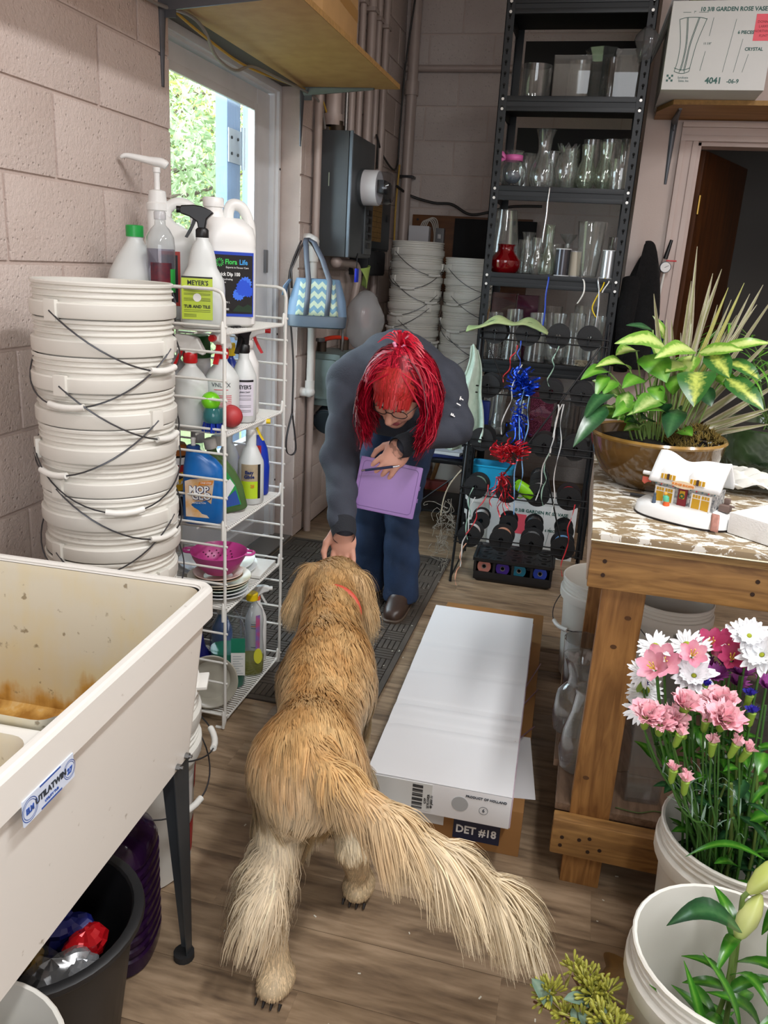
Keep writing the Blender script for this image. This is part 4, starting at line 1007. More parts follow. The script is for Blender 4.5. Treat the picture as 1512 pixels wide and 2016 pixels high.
for k in range(5):
    for i in range(3):
        a = R(60 + k*18 + i*5); zz = .028 + .007*i; rr_ = .0615 + (zz-.025)*.62
        obj('drain_hole', MB().cyl((rr_*math.cos(a)*1.0, rr_*math.sin(a), zz), ((rr_-.004)*math.cos(a), (rr_-.004)*math.sin(a), zz+.001), .0022, 6), hm, co)
# --- lowest shelf
Z5 = LV[4] + .001
pb1 = thing('detergent_bottle', 'navy blue cleaner bottle with green oval label on lowest shelf', 'bottle', (-1.085, 2.125, Z5), R(20))
obj('bottle_body', MB().loft([(0, .05, .03, 3), (.006, .056, .035, 3), (.06, .057, .035, 2.8), (.10, .046, .031, 2.6, -.005, 0), (.13, .032, .026, 2.3, -.012, 0), (.2, .022, .021, 2.1, -.016, 0), (.24, .015, .015, 2, -.018, 0)], 32), mat('navy_bottle', '#1b1d6e', .3), pb1, ang=60)
sprayer(pb1, .236, mat('navy_bottle', '#1b1d6e', .3), green_pl, green_pl, 0, .9)
el = MB().cyl((.004, -.034, .052), (.004, -.0375, .052), .03, 28); el.v = [(v[0]*1.4, v[1], .052+(v[2]-.052)*.85) for v in el.v]
lbp = obj('label_sheet', el, mat('bright_green_label', '#2fae35', .4), pb1)
text('COMPOUND', .0105, black_ink, lbp, (.004, -.0382, .06), xs=.9)
obj('label_band', MB().box(-.045, .05, -.0365, -.035, .008, .024), mat('lilac_band', '#7a6fae', .4), pb1, smooth=False)
gb2 = thing('cleaner_jug', 'large clear jug half full of green cleaner on lowest shelf', 'jug', (-1.005, 2.165, Z5), R(22))
rg = [(0, .05, .046, 2.6), (.006, .056, .052, 2.8), (.17, .057, .053, 2.8), (.215, .048, .046, 2.4), (.255, .026, .026, 2), (.27, .018, .018, 2), (.285, .018, .018, 2)]
obj('jug_body', MB().loft(rg, 32, True, False), clearpet, gb2)
obj('liquid', MB().loft([(.004, .052, .048, 2.7), (.008, .0545, .0505, 2.8), (.125, .0552, .0512, 2.8)], 32), mat('green_liquid', '#0f7f63', .1), gb2)
obj('cap', MB().lathe([(0, .308), (.018, .308), (.021, .305), (.021, .282), (0, .282)], 20), mat('white_cap', '#e2e2de', .4), gb2)
lb = obj('label_sheet', MB().box(.012, .056, -.0555, -.0540, .055, .135), mat('white_label', '#e4e4e0', .5), gb2, smooth=False)
obj('label_band', MB().box(.012, .056, -.0560, -.0553, .135, .185), mat('label_teal', '#1d7a5e', .4), gb2, smooth=False)
for k in range(8): obj('text_line', MB().box(.018, .05 - .006*(k % 3), -.0559, -.0554, .062+k*.0085, .0632+k*.0085), mat('grey_print', '#6f8088', .5), lb, smooth=False)
yl = thing('cleaner_bottle', 'clear bottle with yellow cap and a little yellow liquid', 'bottle', (-.965, 2.262, Z5), R(22))
rg = [(0, .036, .034, 2.4), (.006, .041, .039, 2.4), (.06, .042, .04, 2.4), (.14, .037, .036, 2.2), (.19, .039, .038, 2.2), (.225, .034, .033, 2.1), (.245, .02, .02, 2), (.252, .016, .016, 2), (.265, .016, .016, 2)]
obj('bottle_body', MB().loft(rg, 32, True, False), clearpet, yl)
obj('liquid', MB().loft([(.004, .035, .033, 2.4), (.008, .039, .037, 2.4), (.055, .0405, .0385, 2.4)], 28), thin_glass('yellow_liquid', (.80, .78, .35, 1), .05, .6, .25, (.62, .6, .2, 1)), yl)
obj('cap', MB().lathe([(0, .286), (.017, .286), (.020, .283), (.020, .262), (0, .262)], 20), yellow_pl, yl)
patch(yl, .016, .10, .22, 0, mat('label_multi', '#2f70c0', .4, c2='#d23a3a', vscale=18), .022, .041)
el = MB().cyl((.022, -.036, .075), (.022, -.041, .075), .014, 20); el.v = [(v[0], v[1], .075+(v[2]-.075)*1.9) for v in el.v]
obj('label_sheet', el, mat('label_yellow2', '#d9d640', .4), yl)
oc = cyl_bottle('spray_bottle', 'white spray bottle with orange collar at the far end of lowest shelf', (-.985, 2.345, Z5), R(20), .036, .225, hdpe, .015, .72, 'spray bottle')
sprayer(oc, .218, hdpe, mat('orange_plastic', '#e2602a', .35), hdpe, R(185), .85, style=1)
lb = patch(oc, .04, .05, .16, 0, mat('white_label', '#e4e4e0', .5), 0, .0366)
for k, z in enumerate((.145, .138, .131, .06)): patch(lb, .03, z, z+.004, 0, mat('orange_print', '#e08a2e', .4) if k == 1 else mat('grey_print', '#6f8088', .5), 0, .0371, 'text_line')
bl5 = cyl_bottle('bottle', 'slim blue bottle behind the green cleaner jug on lowest shelf', (-1.07, 2.26, Z5), R(20), .034, .20, mat('mid_blue_bottle', '#2456a8', .3), .014, .72)
obj('cap', MB().lathe([(0, .222), (.015, .222), (.017, .219), (.017, .198), (0, .198)], 18), white_pl, bl5)
pn = thing('pot_lid', 'grey beige enamel pan standing on edge at the rack corner', 'pan', (-1.005, 2.02, Z5), 0)
pn.name = 'enamel_pan'; pn.location = (-1.0, 2.03, Z5 + .083); pn.rotation_euler = (R(78), 0, R(25))
obj('pan_body', MB().lathe([(0, .0), (.055, 0), (.062, .004), (.072, .022), (.082, .026), (.083, .029), (.080, .030), (.07, .026), (.059, .007), (0, .004)], 40), mat('enamel_beige', '#a8a496', .3), pn)
# long board shelf on brackets
mdf = mat('shelf_board', '#b98e5c', .6, c2='#c69c69', vscale=14, bump=.08, bscale=200)
grey_br = mat('grey_bracket', '#63676d', .4, .5)
ls = thing('wall_shelf', 'long tan board shelf above the glass door', 'shelf', (0, 0, 0))
obj('board', MB().box(WX+.001, -.922, .75, 3.695, 2.082, 2.101, .002), mdf, ls)
obj('board_edge', MB().box(-.922, -.9195, .75, 3.695, 2.0825, 2.1005), mat('board_edge', '#a07a45', .7, var=.2, vscale=60), ls)
def bracket(label, y, lv=.235, lh=.33, x0=WX, z1=2.0815, axis='y'):
    t = thing('shelf_bracket', label, 'bracket', (x0, y, z1) if axis == 'y' else y, 0 if axis == 'y' else R(-90), 'grey shelf brackets')
    obj('vertical_arm', MB().add([(0, -.016, -.0), (0, .016, 0), (0, .006, -lv), (0, -.006, -lv), (.004, -.016, 0), (.004, .016, 0), (.004, .006, -lv), (.004, -.006, -lv), (.016, -.004, -.004), (.016, .004, -.004), (.005, .002, -lv+.004), (.005, -.002, -lv+.004)],
        [(0,1,2,3), (4,7,11,8), (5,9,10,6), (8,11,10,9), (7,6,10,11), (0,3,7,4), (1,5,6,2), (3,2,6,7), (4,8,9,5), (0,4,5,1)]), grey_br, t)
    obj('shelf_arm', MB().add([(0, -.016, 0), (lh, -.007, 0), (lh, .007, 0), (0, .016, 0), (0, -.016, -.004), (lh, -.007, -.004), (lh, .007, -.004), (0, .016, -.004), (.01, -.004, -.032), (lh-.01, -.002, -.008), (lh-.01, .002, -.008), (.01, .004, -.032)],
        [(0,1,2,3), (4,8,9,5), (7,6,10,11), (8,11,10,9), (0,4,5,1), (1,5,6,2), (2,6,7,3), (0,3,7,4), (5,9,10,6), (4,7,11,8)]), grey_br, t)
    obj('web', MB().box(.0, .05, -.0015, .0015, -.05, 0), grey_br, t)
    return t
bracket('grey steel shelf bracket nearest the photographer at the door jamb', 2.46)
bracket('grey steel shelf bracket beyond the glass door under the board end', 3.745 - .075)
crd = thing('storage_box', 'cardboard box end on top of the long board shelf', 'box', (-1.165, 3.0, 2.102), R(3))
obj('carton', MB().box(-.2, .198, -.25, .22, 0, .26, .004), mat('kraft_card', '#b08a58', .75, var=.08, vscale=10), crd)
obj('tape', MB().box(.1978, .1985, -.25, .22, .11, .15), mat('tan_tape', '#a3793f', .3), crd)
obj('flap_seam', MB().box(-.2, .198, -.017, -.013, .2595, .2612), mat('kraft_dark', '#7d5f39', .8), crd)
def cable(label, pts, r, m, n=6):
    return tag(obj('cable', MB().tube(curvepts(pts, n), r, 8), m), label, 'cable')
cgrey = mat('grey_cable', '#8f8b86', .5); cyel = mat('yellow_cable', '#b99333', .5); cblk = mat('dark_cable', '#2b2927', .5); cwht = mat('white_cable', '#c4beb6', .5)
cable('grey cable looping under the board shelf edge', [(-1.34, 2.05, 2.065), (-1.335, 2.36, 2.05), (-1.33, 2.58, 2.072), (-1.335, 2.70, 2.06), (-1.34, 2.80, 2.005), (-1.34, 2.95, 1.995), (-1.34, 3.1, 2.04), (-1.33, 3.35, 2.05), (-1.325, 3.6, 2.06), (-1.325, 3.79, 2.06), (-1.32, 3.86, 2.02), (-1.318, 3.90, 1.955)], .0055, cgrey)
cable('yellow cable along the wall under the board shelf', [(-1.345, 2.49, 2.07), (-1.34, 2.7, 2.045), (-1.342, 3.0, 2.03), (-1.34, 3.3, 2.045), (-1.335, 3.62, 2.07), (-1.335, 3.85, 2.09), (-1.335, 3.98, 2.02), (-1.33, 4.02, 1.96)], .0045, cyel)
# conduits on the left wall
cond = mat('painted_conduit', '#b7a79f', .45, .1, var=.06, vscale=5)
for (y, r_, z0, lb_) in ((3.83, .018, 0.0, 'thin painted conduit right at the wall corner beside the panel'), (3.985, .036, 1.98, 'widest painted pipe rising from the grey panel'), (4.09, .014, 1.96, 'slim painted conduit next to the widest pipe'), (4.20, .018, 1.96, 'third painted conduit above the grey panel'), (4.32, .020, 1.96, 'fourth painted conduit above the grey panel'),
                        (4.47, .017, 1.80, 'painted conduit running down behind the panel door'), (4.62, .024, 1.80, 'thick painted conduit above the panel door'), (4.78, .018, 1.79, 'painted conduit near the end of the row'), (4.93, .020, 1.0, 'last painted conduit of the row before the corner')):
    t = thing('conduit', lb_, 'conduit', (WX + r_ + .012, y, 0), 0, 'painted conduits on the left wall')
    obj('pipe', MB().cyl((0, 0, z0), (0, 0, 3.1), r_, 16), cond, t)
    obj('strap', MB().box(-r_-.012, r_+.003, -r_-.022, r_+.022, 2.62, 2.64, .003), cond, t)
    if z0 > .5: obj('coupling', MB().cyl((0, 0, z0), (0, 0, z0+.05), r_*1.22, 16), cond, t)
fx = tag(obj('flexible_conduit', MB().tube([(WX+.06, 4.15, 1.955 + i*.0075) for i in range(150)], [.011 if i % 2 else .0088 for i in range(150)], 10), mat('armoured_steel', '#8e8b88', .35, .7)), 'ribbed flexible steel conduit above the grey panel', 'conduit')
# electric panel
ep = thing('electric_panel', 'grey steel electric meter panel with round glass meter', 'electric panel', (WX+.001, 3.935, 1.39), 0)
egrey = mat('panel_grey', '#565b5e', .42, .35, var=.12, vscale=5)
obj('cabinet', MB().box(0, .145, 0, .43, 0, .565, .004), egrey, ep)
obj('cover', MB().box(.145, .158, .005, .425, .005, .56, .005), egrey, ep)
obj('edge_fold', MB().box(.150, .164, -.004, .012, .0, .565, .002), mat('panel_light_grey', '#7b8894', .4, .3), ep)
mt = obj('meter_collar', MB().cyl((.158, .2, .335), (.175, .2, .335), .088, 36), egrey, ep)
obj('meter_body', MB().lathe([(.083, 0), (.083, .075), (.080, .080), (.0, .080)], 36).xf(Matrix.Translation((.17, .2, .335)) @ Matrix.Rotation(R(90), 4, 'Y')), mat('meter_white', '#dfdfe2', .35), ep)
obj('meter_glass', MB().lathe([(.078, .0), (.077, .04), (.068, .062), (.0, .07)], 36).xf(Matrix.Translation((.25, .2, .335)) @ Matrix.Rotation(R(90), 4, 'Y')), thin_glass('meter_glass', (.85, .87, .9, 1), .02, 1.2), ep)
obj('meter_dial', MB().box(.25, .285, .15, .25, .31, .37, .004), mat('meter_dial', '#22252a', .4), ep)
obj('breaker_cover', MB().box(.158, .168, .26, .40, .02, .27, .004), egrey, ep)
for k in range(5): obj('breaker', MB().box(.166, .176, .29, .36, .05+k*.04, .078+k*.04, .003), black_pl, ep)
obj('hub_fitting', MB().cyl((.07, .05, .565), (.07, .05, .59), .034, 16).cyl((.07, .05, .59), (.07, .05, .61), .026, 16), mat('rusty_steel', '#4b4035', .5, .6), ep)
obj('paint_scuff', MB().box(.05, .054, -.0012, 0, .32, .38), mat('scuff_paint', '#b9c9b4', .6), ep)
p2 = thing('breaker_box', 'dark grey breaker box with brown paper chart on its door', 'breaker box', (WX+.001, 4.62, 1.44), 0)
dgrey = mat('breaker_grey', '#3c4446', .45, .2, var=.1)
obj('box', MB().box(0, .055, 0, .52, 0, .40, .003), dgrey, p2)
obj('door', MB().box(.055, .063, .01, .51, .01, .39, .003), dgrey, p2)
pc = obj('paper_chart', MB().box(.063, .0645, .07, .30, .05, .34), mat('brown_paper', '#94723f', .7, var=.25, vscale=40), p2, smooth=False)
for k in range(9): obj('chart_line', MB().box(.0645, .0648, .08, .29, .07+k*.029, .0722+k*.029), mat('chart_ink', '#4f3c20', .8), pc, smooth=False)
obj('latch', MB().box(.063, .071, .42, .435, .17, .21, .002), black_pl, p2)
obj('vent_slot', MB().box(.063, .064, .1, .22, .365, .38), black_pl, p2)
lb_ = thing('switch_box', 'dark disconnect switch box below the breaker box', 'switch box', (WX+.001, 4.50, 1.30), 0)
obj('box', MB().box(0, .11, 0, .36, 0, .135, .004), mat('near_black_box', '#1c1f23', .5), lb_)
obj('cover_plate', MB().box(.11, .116, .01, .35, .008, .127, .002), MATS['near_black_box'], lb_)
obj('screw', MB().cyl((.116, .18, .07), (.12, .18, .07), .006, 8), MATS['dark_steel'], lb_)
pf = thing('pipe_fitting', 'painted elbow pipe fitting under the electric panel', 'pipe', (0, 0, 0))
obj('elbow', MB().tube(curvepts([(WX+.09, 3.99, 1.365), (WX+.09, 4.10, 1.362), (WX+.09, 4.25, 1.36), (WX+.088, 4.35, 1.345), (WX+.085, 4.39, 1.28), (WX+.07, 4.36, 1.15), (WX+.05, 4.30, 1.02), (WX+.04, 4.28, .86)], 6), .021, 12), cond, pf)
obj('cap_end', MB().ball((WX+.09, 3.985, 1.365), .029), cond, pf)
kt = thing('key_tag', 'green cloth tag and blue key fob hanging under the panel', 'key tag', (WX+.19, 4.05, 1.36), 0)
obj('cloth_tag', MB().grid(lambda u, v: (.02+.03*math.sin(3*u+2*v), -.05+.13*u+.03*v, -.02-.095*v+.02*u), 8, 8), mat('green_cloth', '#8fa653', .8, var=.15, vscale=30), kt, solid=.003)
obj('fob', MB().box(.01, .02, -.115, -.072, -.085, -.02, .003), mat('blue_fob', '#1730d8', .35), kt)
obj('hook', MB().tube(curvepts([(0, -.06, .03), (.01, -.075, .05), (.012, -.085, .02), (.012, -.09, -.02)], 5), .0025, 6), MATS['dark_steel'], kt)
# PVC handle pipe, gas meter
pv = thing('pvc_pipe', 'white vertical plastic pipe with elbow ends below the panel', 'pipe', (0, 0, 0))
pvm = mat('white_pvc', '#dcd9d4', .35)
obj('pipe', MB().cyl((-1.31, 3.765, .80), (-1.31, 3.765, 1.40), .0175, 16), pvm, pv)
obj('top_elbow', MB().cyl((-1.31, 3.765, 1.36), (-1.31, 3.765, 1.41), .0235, 16).tube(curvepts([(-1.31, 3.765, 1.405), (-1.31, 3.765, 1.445), (-1.33, 3.765, 1.462), (-1.355, 3.765, 1.462)], 5), .024, 14).ball((-1.308, 3.757, 1.450), .027), pvm, pv)
obj('bottom_elbow', MB().cyl((-1.31, 3.765, .80), (-1.31, 3.765, .755), .0235, 16).ball((-1.308, 3.76, .745), .027).cyl((-1.31, 3.765, .742), (-1.355, 3.765, .742), .023, 14), pvm, pv)
gm = thing('gas_meter', 'grey green cast gas meter mounted low on the wall', 'gas meter', (0, 0, 0))
gmm = mat('gas_meter_green', '#6d7d7b', .45, .2, var=.15, vscale=9)
obj('meter_case', MB().box(WX+.005, WX+.17, 3.86, 4.16, .66, .93, .03), gmm, gm)
obj('front_bulge', MB().box(WX+.03, WX+.15, 3.838, 3.87, .70, .90, .015), gmm, gm)
obj('union', MB().cyl((WX+.05, 3.92, .93), (WX+.05, 3.92, .985), .024, 14).cyl((WX+.12, 4.08, .93), (WX+.12, 4.08, .985), .024, 14), MATS['rusty_steel'], gm)
obj('regulator', MB().lathe([(0, 0), (.062, 0), (.068, .01), (.068, .075), (.058, .085), (.05, .15), (0, .152)], 28).xf(Matrix.Translation((WX+.10, 3.87, .575)) @ Matrix.Rotation(R(-70), 4, 'X')), mat('dark_regulator', '#2f3a40', .4, .4, var=.12), gm)
obj('regulator_band', MB().lathe([(.070, 0), (.072, .002), (.072, .02), (.070, .022)], 28).xf(Matrix.Translation((WX+.10, 3.878, .578)) @ Matrix.Rotation(R(-70), 4, 'X')), MATS['dark_steel'], gm)
pw = thing('pipe_wrench', 'red handled valve wrench lying on the gas meter', 'wrench', (WX+.11, 3.93, .99), R(60))
obj('handle', MB().tube(curvepts([(-.08, 0, 0), (-.03, 0, .01), (.03, 0, .012), (.09, 0, .004)], 4), [.009, .010, .011, .011, .011, .011, .011, .011, .011, .010, .010, .009, .008], 10), mat('red_grip', '#c1341c', .4), pw)
obj('jaw', MB().box(-.11, -.07, -.012, .012, -.006, .012, .003), MATS['grey_metal'], pw)
# handbag hung on the PVC pipe
hb = thing('handbag', 'blue grey handbag with chevron panel hanging by the doorway', 'handbag', (-1.235, 3.625, 1.07), R(17))
bagm = mat('bag_leatherette', '#6f8aa6', .45, var=.06, vscale=8); bagd = mat('bag_base', '#4d5966', .4); strapm = mat('bag_strap', '#555b68', .45)
rg = [(0.0, .120, .05, 4), (.006, .132, .058, 4), (.05, .137, .060, 3.6), (.12, .130, .054, 3.2), (.18, .112, .045, 3), (.215, .100, .036, 2.8), (.218, .096, .032, 2.8)]
obj('bag_body', MB().loft(rg, 44), bagm, hb, ang=50)
obj('base_band', MB().loft([(0.0, .121, .051, 4), (.006, .1335, .0595, 4), (.052, .1385, .0615, 3.6), (.056, .137, .060, 3.6)], 44, True, False), bagd, hb, ang=50)
chm, nt, b_ = _new('chevron_cloth')
tc = nt.nodes.new('ShaderNodeTexCoord'); sx = nt.nodes.new('ShaderNodeSeparateXYZ'); nt.links.new(tc.outputs['Object'], sx.inputs[0])
def mth(op, a, bb=None):
    n_ = nt.nodes.new('ShaderNodeMath'); n_.operation = op
    for i_, q in enumerate((a, bb)):
        if q is None: continue
        if isinstance(q, (int, float)): n_.inputs[i_].default_value = q
        else: nt.links.new(q, n_.inputs[i_])
    return n_.outputs[0]
pp = mth('PINGPONG', mth('ADD', sx.outputs[0], 1.0), .017)
zz_ = mth('ADD', mth('MULTIPLY', pp, 1.0), sx.outputs[2])
st_ = mth('GREATER_THAN', mth('FRACT', mth('MULTIPLY', zz_, 24.0)), .5)
mx = nt.nodes.new('ShaderNodeMixRGB'); mx.inputs[1].default_value = rgb('#6a8ea3'); mx.inputs[2].default_value = rgb('#b7c3ac'); nt.links.new(st_, mx.inputs[0]); nt.links.new(mx.outputs[0], b_.inputs['Base Color']); b_.inputs['Roughness'].default_value = .7
fy = lambda z: -(.060 - max(0, z-.05)*.125) - .0026
obj('chevron_panel', MB().grid(lambda u, v: ((-.098+.021*v + (.196-.042*v)*u), fy(.057+.157*v) + .003*(abs(2*u-1)**3) - .002, .057+.157*v), 14, 6), chm, hb, solid=.0015)
for x in (-.045, .05):
    obj('strap', MB().ribbon([(x-.005, fy(.058)-.003, .058), (x, fy(.13)-.003, .13), (x+.003, fy(.21)-.003, .21), (x*.75-.02, -.03, .30), (x*.4-.045, .02, .375), (-.06, .05, .392)], .024, side=(1, 0, .1)), strapm, hb, solid=.003)
obj('strap', MB().ribbon([(-.12, .0, .17), (-.125, .01, .25), (-.09, .04, .34), (-.062, .07, .392), (-.03, .06, .36), (.03, .03, .26), (.095, .0, .17), (.118, -.02, .06), (.122, -.03, -.05), (.121, -.03, -.10)], .016, side=(.6, -.8, 0)), mat('brown_leather', '#3b2f2c', .4), hb, solid=.003)
obj('tassel', MB().ribbon([(-.125, -.03, .21), (-.145, -.04, .18), (-.15, -.045, .14)], [.02, .03, .035], side=(.5, .8, 0)), bagm, hb, solid=.004)
lsh = thing('dog_leash', 'dark leather dog leash hanging down beside the handbag', 'leash', (0, 0, 0))
obj('strap', MB().ribbon(curvepts([(-1.335, 3.66, 1.45), (-1.365, 3.60, 1.31), (-1.362, 3.60, 1.16), (-1.345, 3.62, .9), (-1.345, 3.62, .66)], 5), .015, side=(.7, -.7, 0)), mat('dark_brown_leather', '#241c1c', .4), lsh, solid=.003)
obj('hand_loop', MB().ribbon(curvepts([(-1.345, 3.62, .66), (-1.362, 3.60, .55), (-1.362, 3.60, .475), (-1.345, 3.62, .452), (-1.328, 3.635, .475), (-1.332, 3.63, .55), (-1.345, 3.62, .66)], 5), .015, side=(.7, -.7, 0)), MATS['dark_brown_leather'], lsh, solid=.003)
# plastic bag and red-topped flashlight beyond the woman
film = thin_glass('milky_film', (.90, .91, .92, 1), .2, .8, .55, (.85, .86, .88, 1))
rs = random.Random(8)
b = MB().ball((0,0,0), .125, 22, 14, (.75, 1.1, 1.3)); b.v = [(x*(1+.12*math.sin(z*40+y*25)), y*(1+.12*math.sin(x*35+z*20)), z) for x, y, z in b.v]
o = tag(obj('plastic_bag', b, film, ang=60), 'crumpled translucent plastic bag hanging behind the bent person', 'plastic bag'); o.location = (-1.17, 4.22, 1.07)
fe = thing('flashlight', 'red and black flashlight hanging on the back left wall', 'flashlight', (WX+.045, 4.72, 1.0), 0)
obj('barrel', MB().lathe([(0, 0), (.03, 0), (.032, .004), (.032, .10), (.022, .115), (0, .115)], 18), red_pl, fe)
obj('grip', MB().lathe([(.0205, .112), (.0205, .19), (.013, .205), (0, .205)], 16), black_pl, fe)
# back wall
hz = thing('conduit', 'horizontal painted conduit crossing the back wall', 'conduit', (0, 0, 0))
obj('pipe', MB().cyl((-1.34, 5.505, 2.55), (.12, 5.505, 2.55), .02, 14), cond, hz)
obj('strap', MB().box(-.66, -.64, 5.475, 5.53, 2.515, 2.585, .003), cond, hz)
vp = thing('conduit', 'thick painted pipe standing in the back corner', 'conduit', (0, 0, 0))
obj('pipe', MB().cyl((-1.285, 5.475, 0), (-1.285, 5.475, 2.40), .034, 16).cyl((-1.285, 5.475, 2.46), (-1.285, 5.475, 3.1), .034, 16), cond, vp)
obj('coupling', MB().cyl((-1.285, 5.475, 2.39), (-1.285, 5.475, 2.47), .043, 16), cond, vp)
obj('clamp', MB().box(-1.335, -1.235, 5.43, 5.53, 1.905, 1.92, .002), MATS['dark_steel'], vp)
cable('yellow cable running down the back corner pipe', [(-1.325, 5.43, 1.98), (-1.33, 5.41, 1.7), (-1.325, 5.41, 1.4), (-1.33, 5.42, 1.1), (-1.325, 5.42, .7)], .006, cyel)
cable('black cable hanging across the back wall', [(-1.33, 5.40, 1.85), (-1.25, 5.48, 1.80), (-1.10, 5.495, 1.765), (-.98, 5.495, 1.76), (-.86, 5.495, 1.705), (-.74, 5.495, 1.72), (-.6, 5.495, 1.76), (-.4, 5.495, 1.77)], .009, cblk)
cable('thin black cable rising along the corner pipe', [(-1.27, 5.43, 3.05), (-1.30, 5.43, 2.8), (-1.325, 5.42, 2.5), (-1.33, 5.41, 2.2), (-1.335, 5.38, 1.95), (-1.335, 5.05, 1.98), (-1.30, 4.75, 2.05), (-1.26, 4.63, 2.0), (-1.265, 4.66, 1.87)], .006, cblk)
pbd = thing('plywood_board', 'varnished plywood board behind the wall boxes on the back wall', 'board', (0, 0, 0))
obj('board', MB().box(-1.235, -.45, 5.508, 5.528, 1.18, 1.69, .002), mat('varnished_ply', '#70441d', .45, c2='#5a3413', vscale=4, stretch=(1, 1, 8)), pbd)
for x in (-1.2, -.5): obj('screw', MB().cyl((x, 5.508, 1.66), (x, 5.504, 1.66), .008, 8), MATS['dark_steel'], pbd)
tbx = thing('telephone_box', 'white wall box with a bundle of white cables', 'wall box', (0, 0, 0))
obj('case', MB().box(-1.235, -1.105, 5.43, 5.508, 1.42, 1.615, .005), mat('box_white', '#d2d2d6', .4), tbx)
obj('lid', MB().box(-1.237, -1.103, 5.422, 5.431, 1.418, 1.617, .004), MATS['box_white'], tbx)
obj('lock', MB().cyl((-1.222, 5.422, 1.46), (-1.222, 5.419, 1.46), .006, 10), black_pl, tbx)
for k in range(4):
    obj('wire', MB().tube(curvepts([(-1.17+.012*k, 5.47, 1.615), (-1.15+.014*k, 5.47, 1.65+.006*k), (-1.10+.012*k, 5.47, 1.645+.004*k), (-1.075+.008*k, 5.475, 1.56), (-1.085+.006*k, 5.48, 1.42)], 5), .004, 6), cwht, tbx)
tj = thing('phone_jack', 'small grey punch down block beside the white wall box', 'wall box', (0, 0, 0))
obj('case', MB().box(-1.065, -1.01, 5.46, 5.508, 1.42, 1.61, .004), mat('grey_jack', '#77787a', .4), tj)
obj('socket', MB().box(-1.05, -1.028, 5.455, 5.461, 1.545, 1.572, .002), mat('jack_white', '#c9c9c9', .4), tj)
bp = thing('back_panel', 'matte black panel on the back wall beside the rack', 'panel', (0, 0, 0))
obj('panel', MB().box(-.94, -.42, 5.47, 5.507, 1.28, 1.675, .003), mat('matte_black', '#0f1013', .8), bp)
obj('edge_strip', MB().box(-.945, -.94, 5.47, 5.507, 1.28, 1.675), MATS['matte_black'], bp)
br_ = thing('broom_stick', 'wooden broom leaning beside the bucket stacks', 'broom', (0, 0, 0))
obj('stick', MB().cyl((-.80, 4.52, .16), (-.505, 4.515, 1.32), .0125, 12), mat('broom_wood', '#8a6237', .5, var=.1), br_)
obj('broom_head', MB().box(-.90, -.70, 4.49, 4.55, .12, .175, .012), mat('broom_red', '#7b2a22', .5), br_)
b = MB(); rs = random.Random(3)
for i in range(160):
    x = rs.uniform(-.885, -.715); y = rs.uniform(4.497, 4.543); b.cyl((x, y, .125), (x+rs.uniform(-.02, .02)+(x+.8)*.25, y+rs.uniform(-.015, .015), .002), .0018, 4)
obj('bristles', b, mat('broom_straw', '#b89a5a', .8), br_, kind='stuff')
# black steel shelving with glass vases
blk = mat('shelving_black', '#1d2023', .45, .3, var=.12, vscale=6)
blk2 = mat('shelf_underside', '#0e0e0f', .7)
SX0, SX1, SY0, SY1 = -.53, .10, 3.95, 4.40
SZ = [2.46, 2.08, 1.71, 1.33, .925, .55]
ss = thing('steel_shelving', 'black slotted steel shelving full of glass vases', 'shelving', (0, 0, 0))
for (x0, y0, dx, dy) in ((SX0, SY0, 1, 1), (SX1, SY0, -1, 1), (SX0, SY1, 1, -1), (SX1, SY1, -1, -1)):
    po = obj('post', MB().box(min(x0, x0+dx*.038), max(x0, x0+dx*.038), min(y0, y0+dy*.003), max(y0, y0+dy*.003), 0, 2.75).box(min(x0, x0+dx*.003), max(x0, x0+dx*.003), min(y0, y0+dy*.038), max(y0, y0+dy*.038), 0, 2.75), blk, ss, smooth=False)
    if dy > 0:
        sl = MB(); z = .08
        while z < 2.72:
            cx = x0 + dx*.019
            sl.cyl((cx, y0-.0008, z+.006), (cx, y0+.0006, z+.006), .0065, 8); sl.box(cx-.0032, cx+.0032, y0-.0008, y0+.0006, z-.010, z+.004)
            z += .045
        obj('keyhole_slots', sl, mat('slot_black', '#050506', .9), po, kind='stuff')
        rv = mat('bright_rivet', '#d8d6d2', .35, .4)
        for zz in SZ:
            for q in (.018, -.022):
                obj('rivet', MB().cyl((x0+dx*.02, y0, zz+q), (x0+dx*.02, y0-.004, zz+q), .0062, 10), rv, po)
for i, z in enumerate(SZ):
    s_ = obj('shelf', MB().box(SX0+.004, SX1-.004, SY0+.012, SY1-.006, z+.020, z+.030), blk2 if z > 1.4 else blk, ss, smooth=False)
    obj('front_lip', MB().box(SX0+.038, SX1-.038, SY0-.002, SY0+.014, z+.010, z+.032, .003).box(SX0+.038, SX1-.038, SY0+.004, SY0+.014, z-.012, z+.012).box(SX0+.038, SX1-.038, SY0-.004, SY0+.012, z-.030, z-.010, .003), blk, s_)
    obj('side_lip', MB().box(SX0+.003, SX0+.012, SY0+.04, SY1-.04, z-.025, z+.03), blk, s_, smooth=False)
    obj('side_lip', MB().box(SX1-.012, SX1-.003, SY0+.04, SY1-.04, z-.025, z+.03), blk, s_, smooth=False)
for (z0, z1) in ((2.12, 2.43), (1.75, 2.05)):
    obj('back_board', MB().box(SX0+.05, SX1-.006, SY1-.012, SY1-.006, z0, z1), mat('black_board', '#100d0b', .85), ss, smooth=False)
glass = thin_glass('vase_glass', (.965, .975, .97, 1), .02, 1.6, .05, (.85, .88, .87, 1))
glass_g = thin_glass('vase_glass_green', (.92, .955, .91, 1), .02, 1.6, .06, (.72, .78, .68, 1))
glass_d = thin_glass('vase_glass_smoke', (.80, .81, .81, 1), .02, 1.5, .03, (.5, .5, .5, 1))
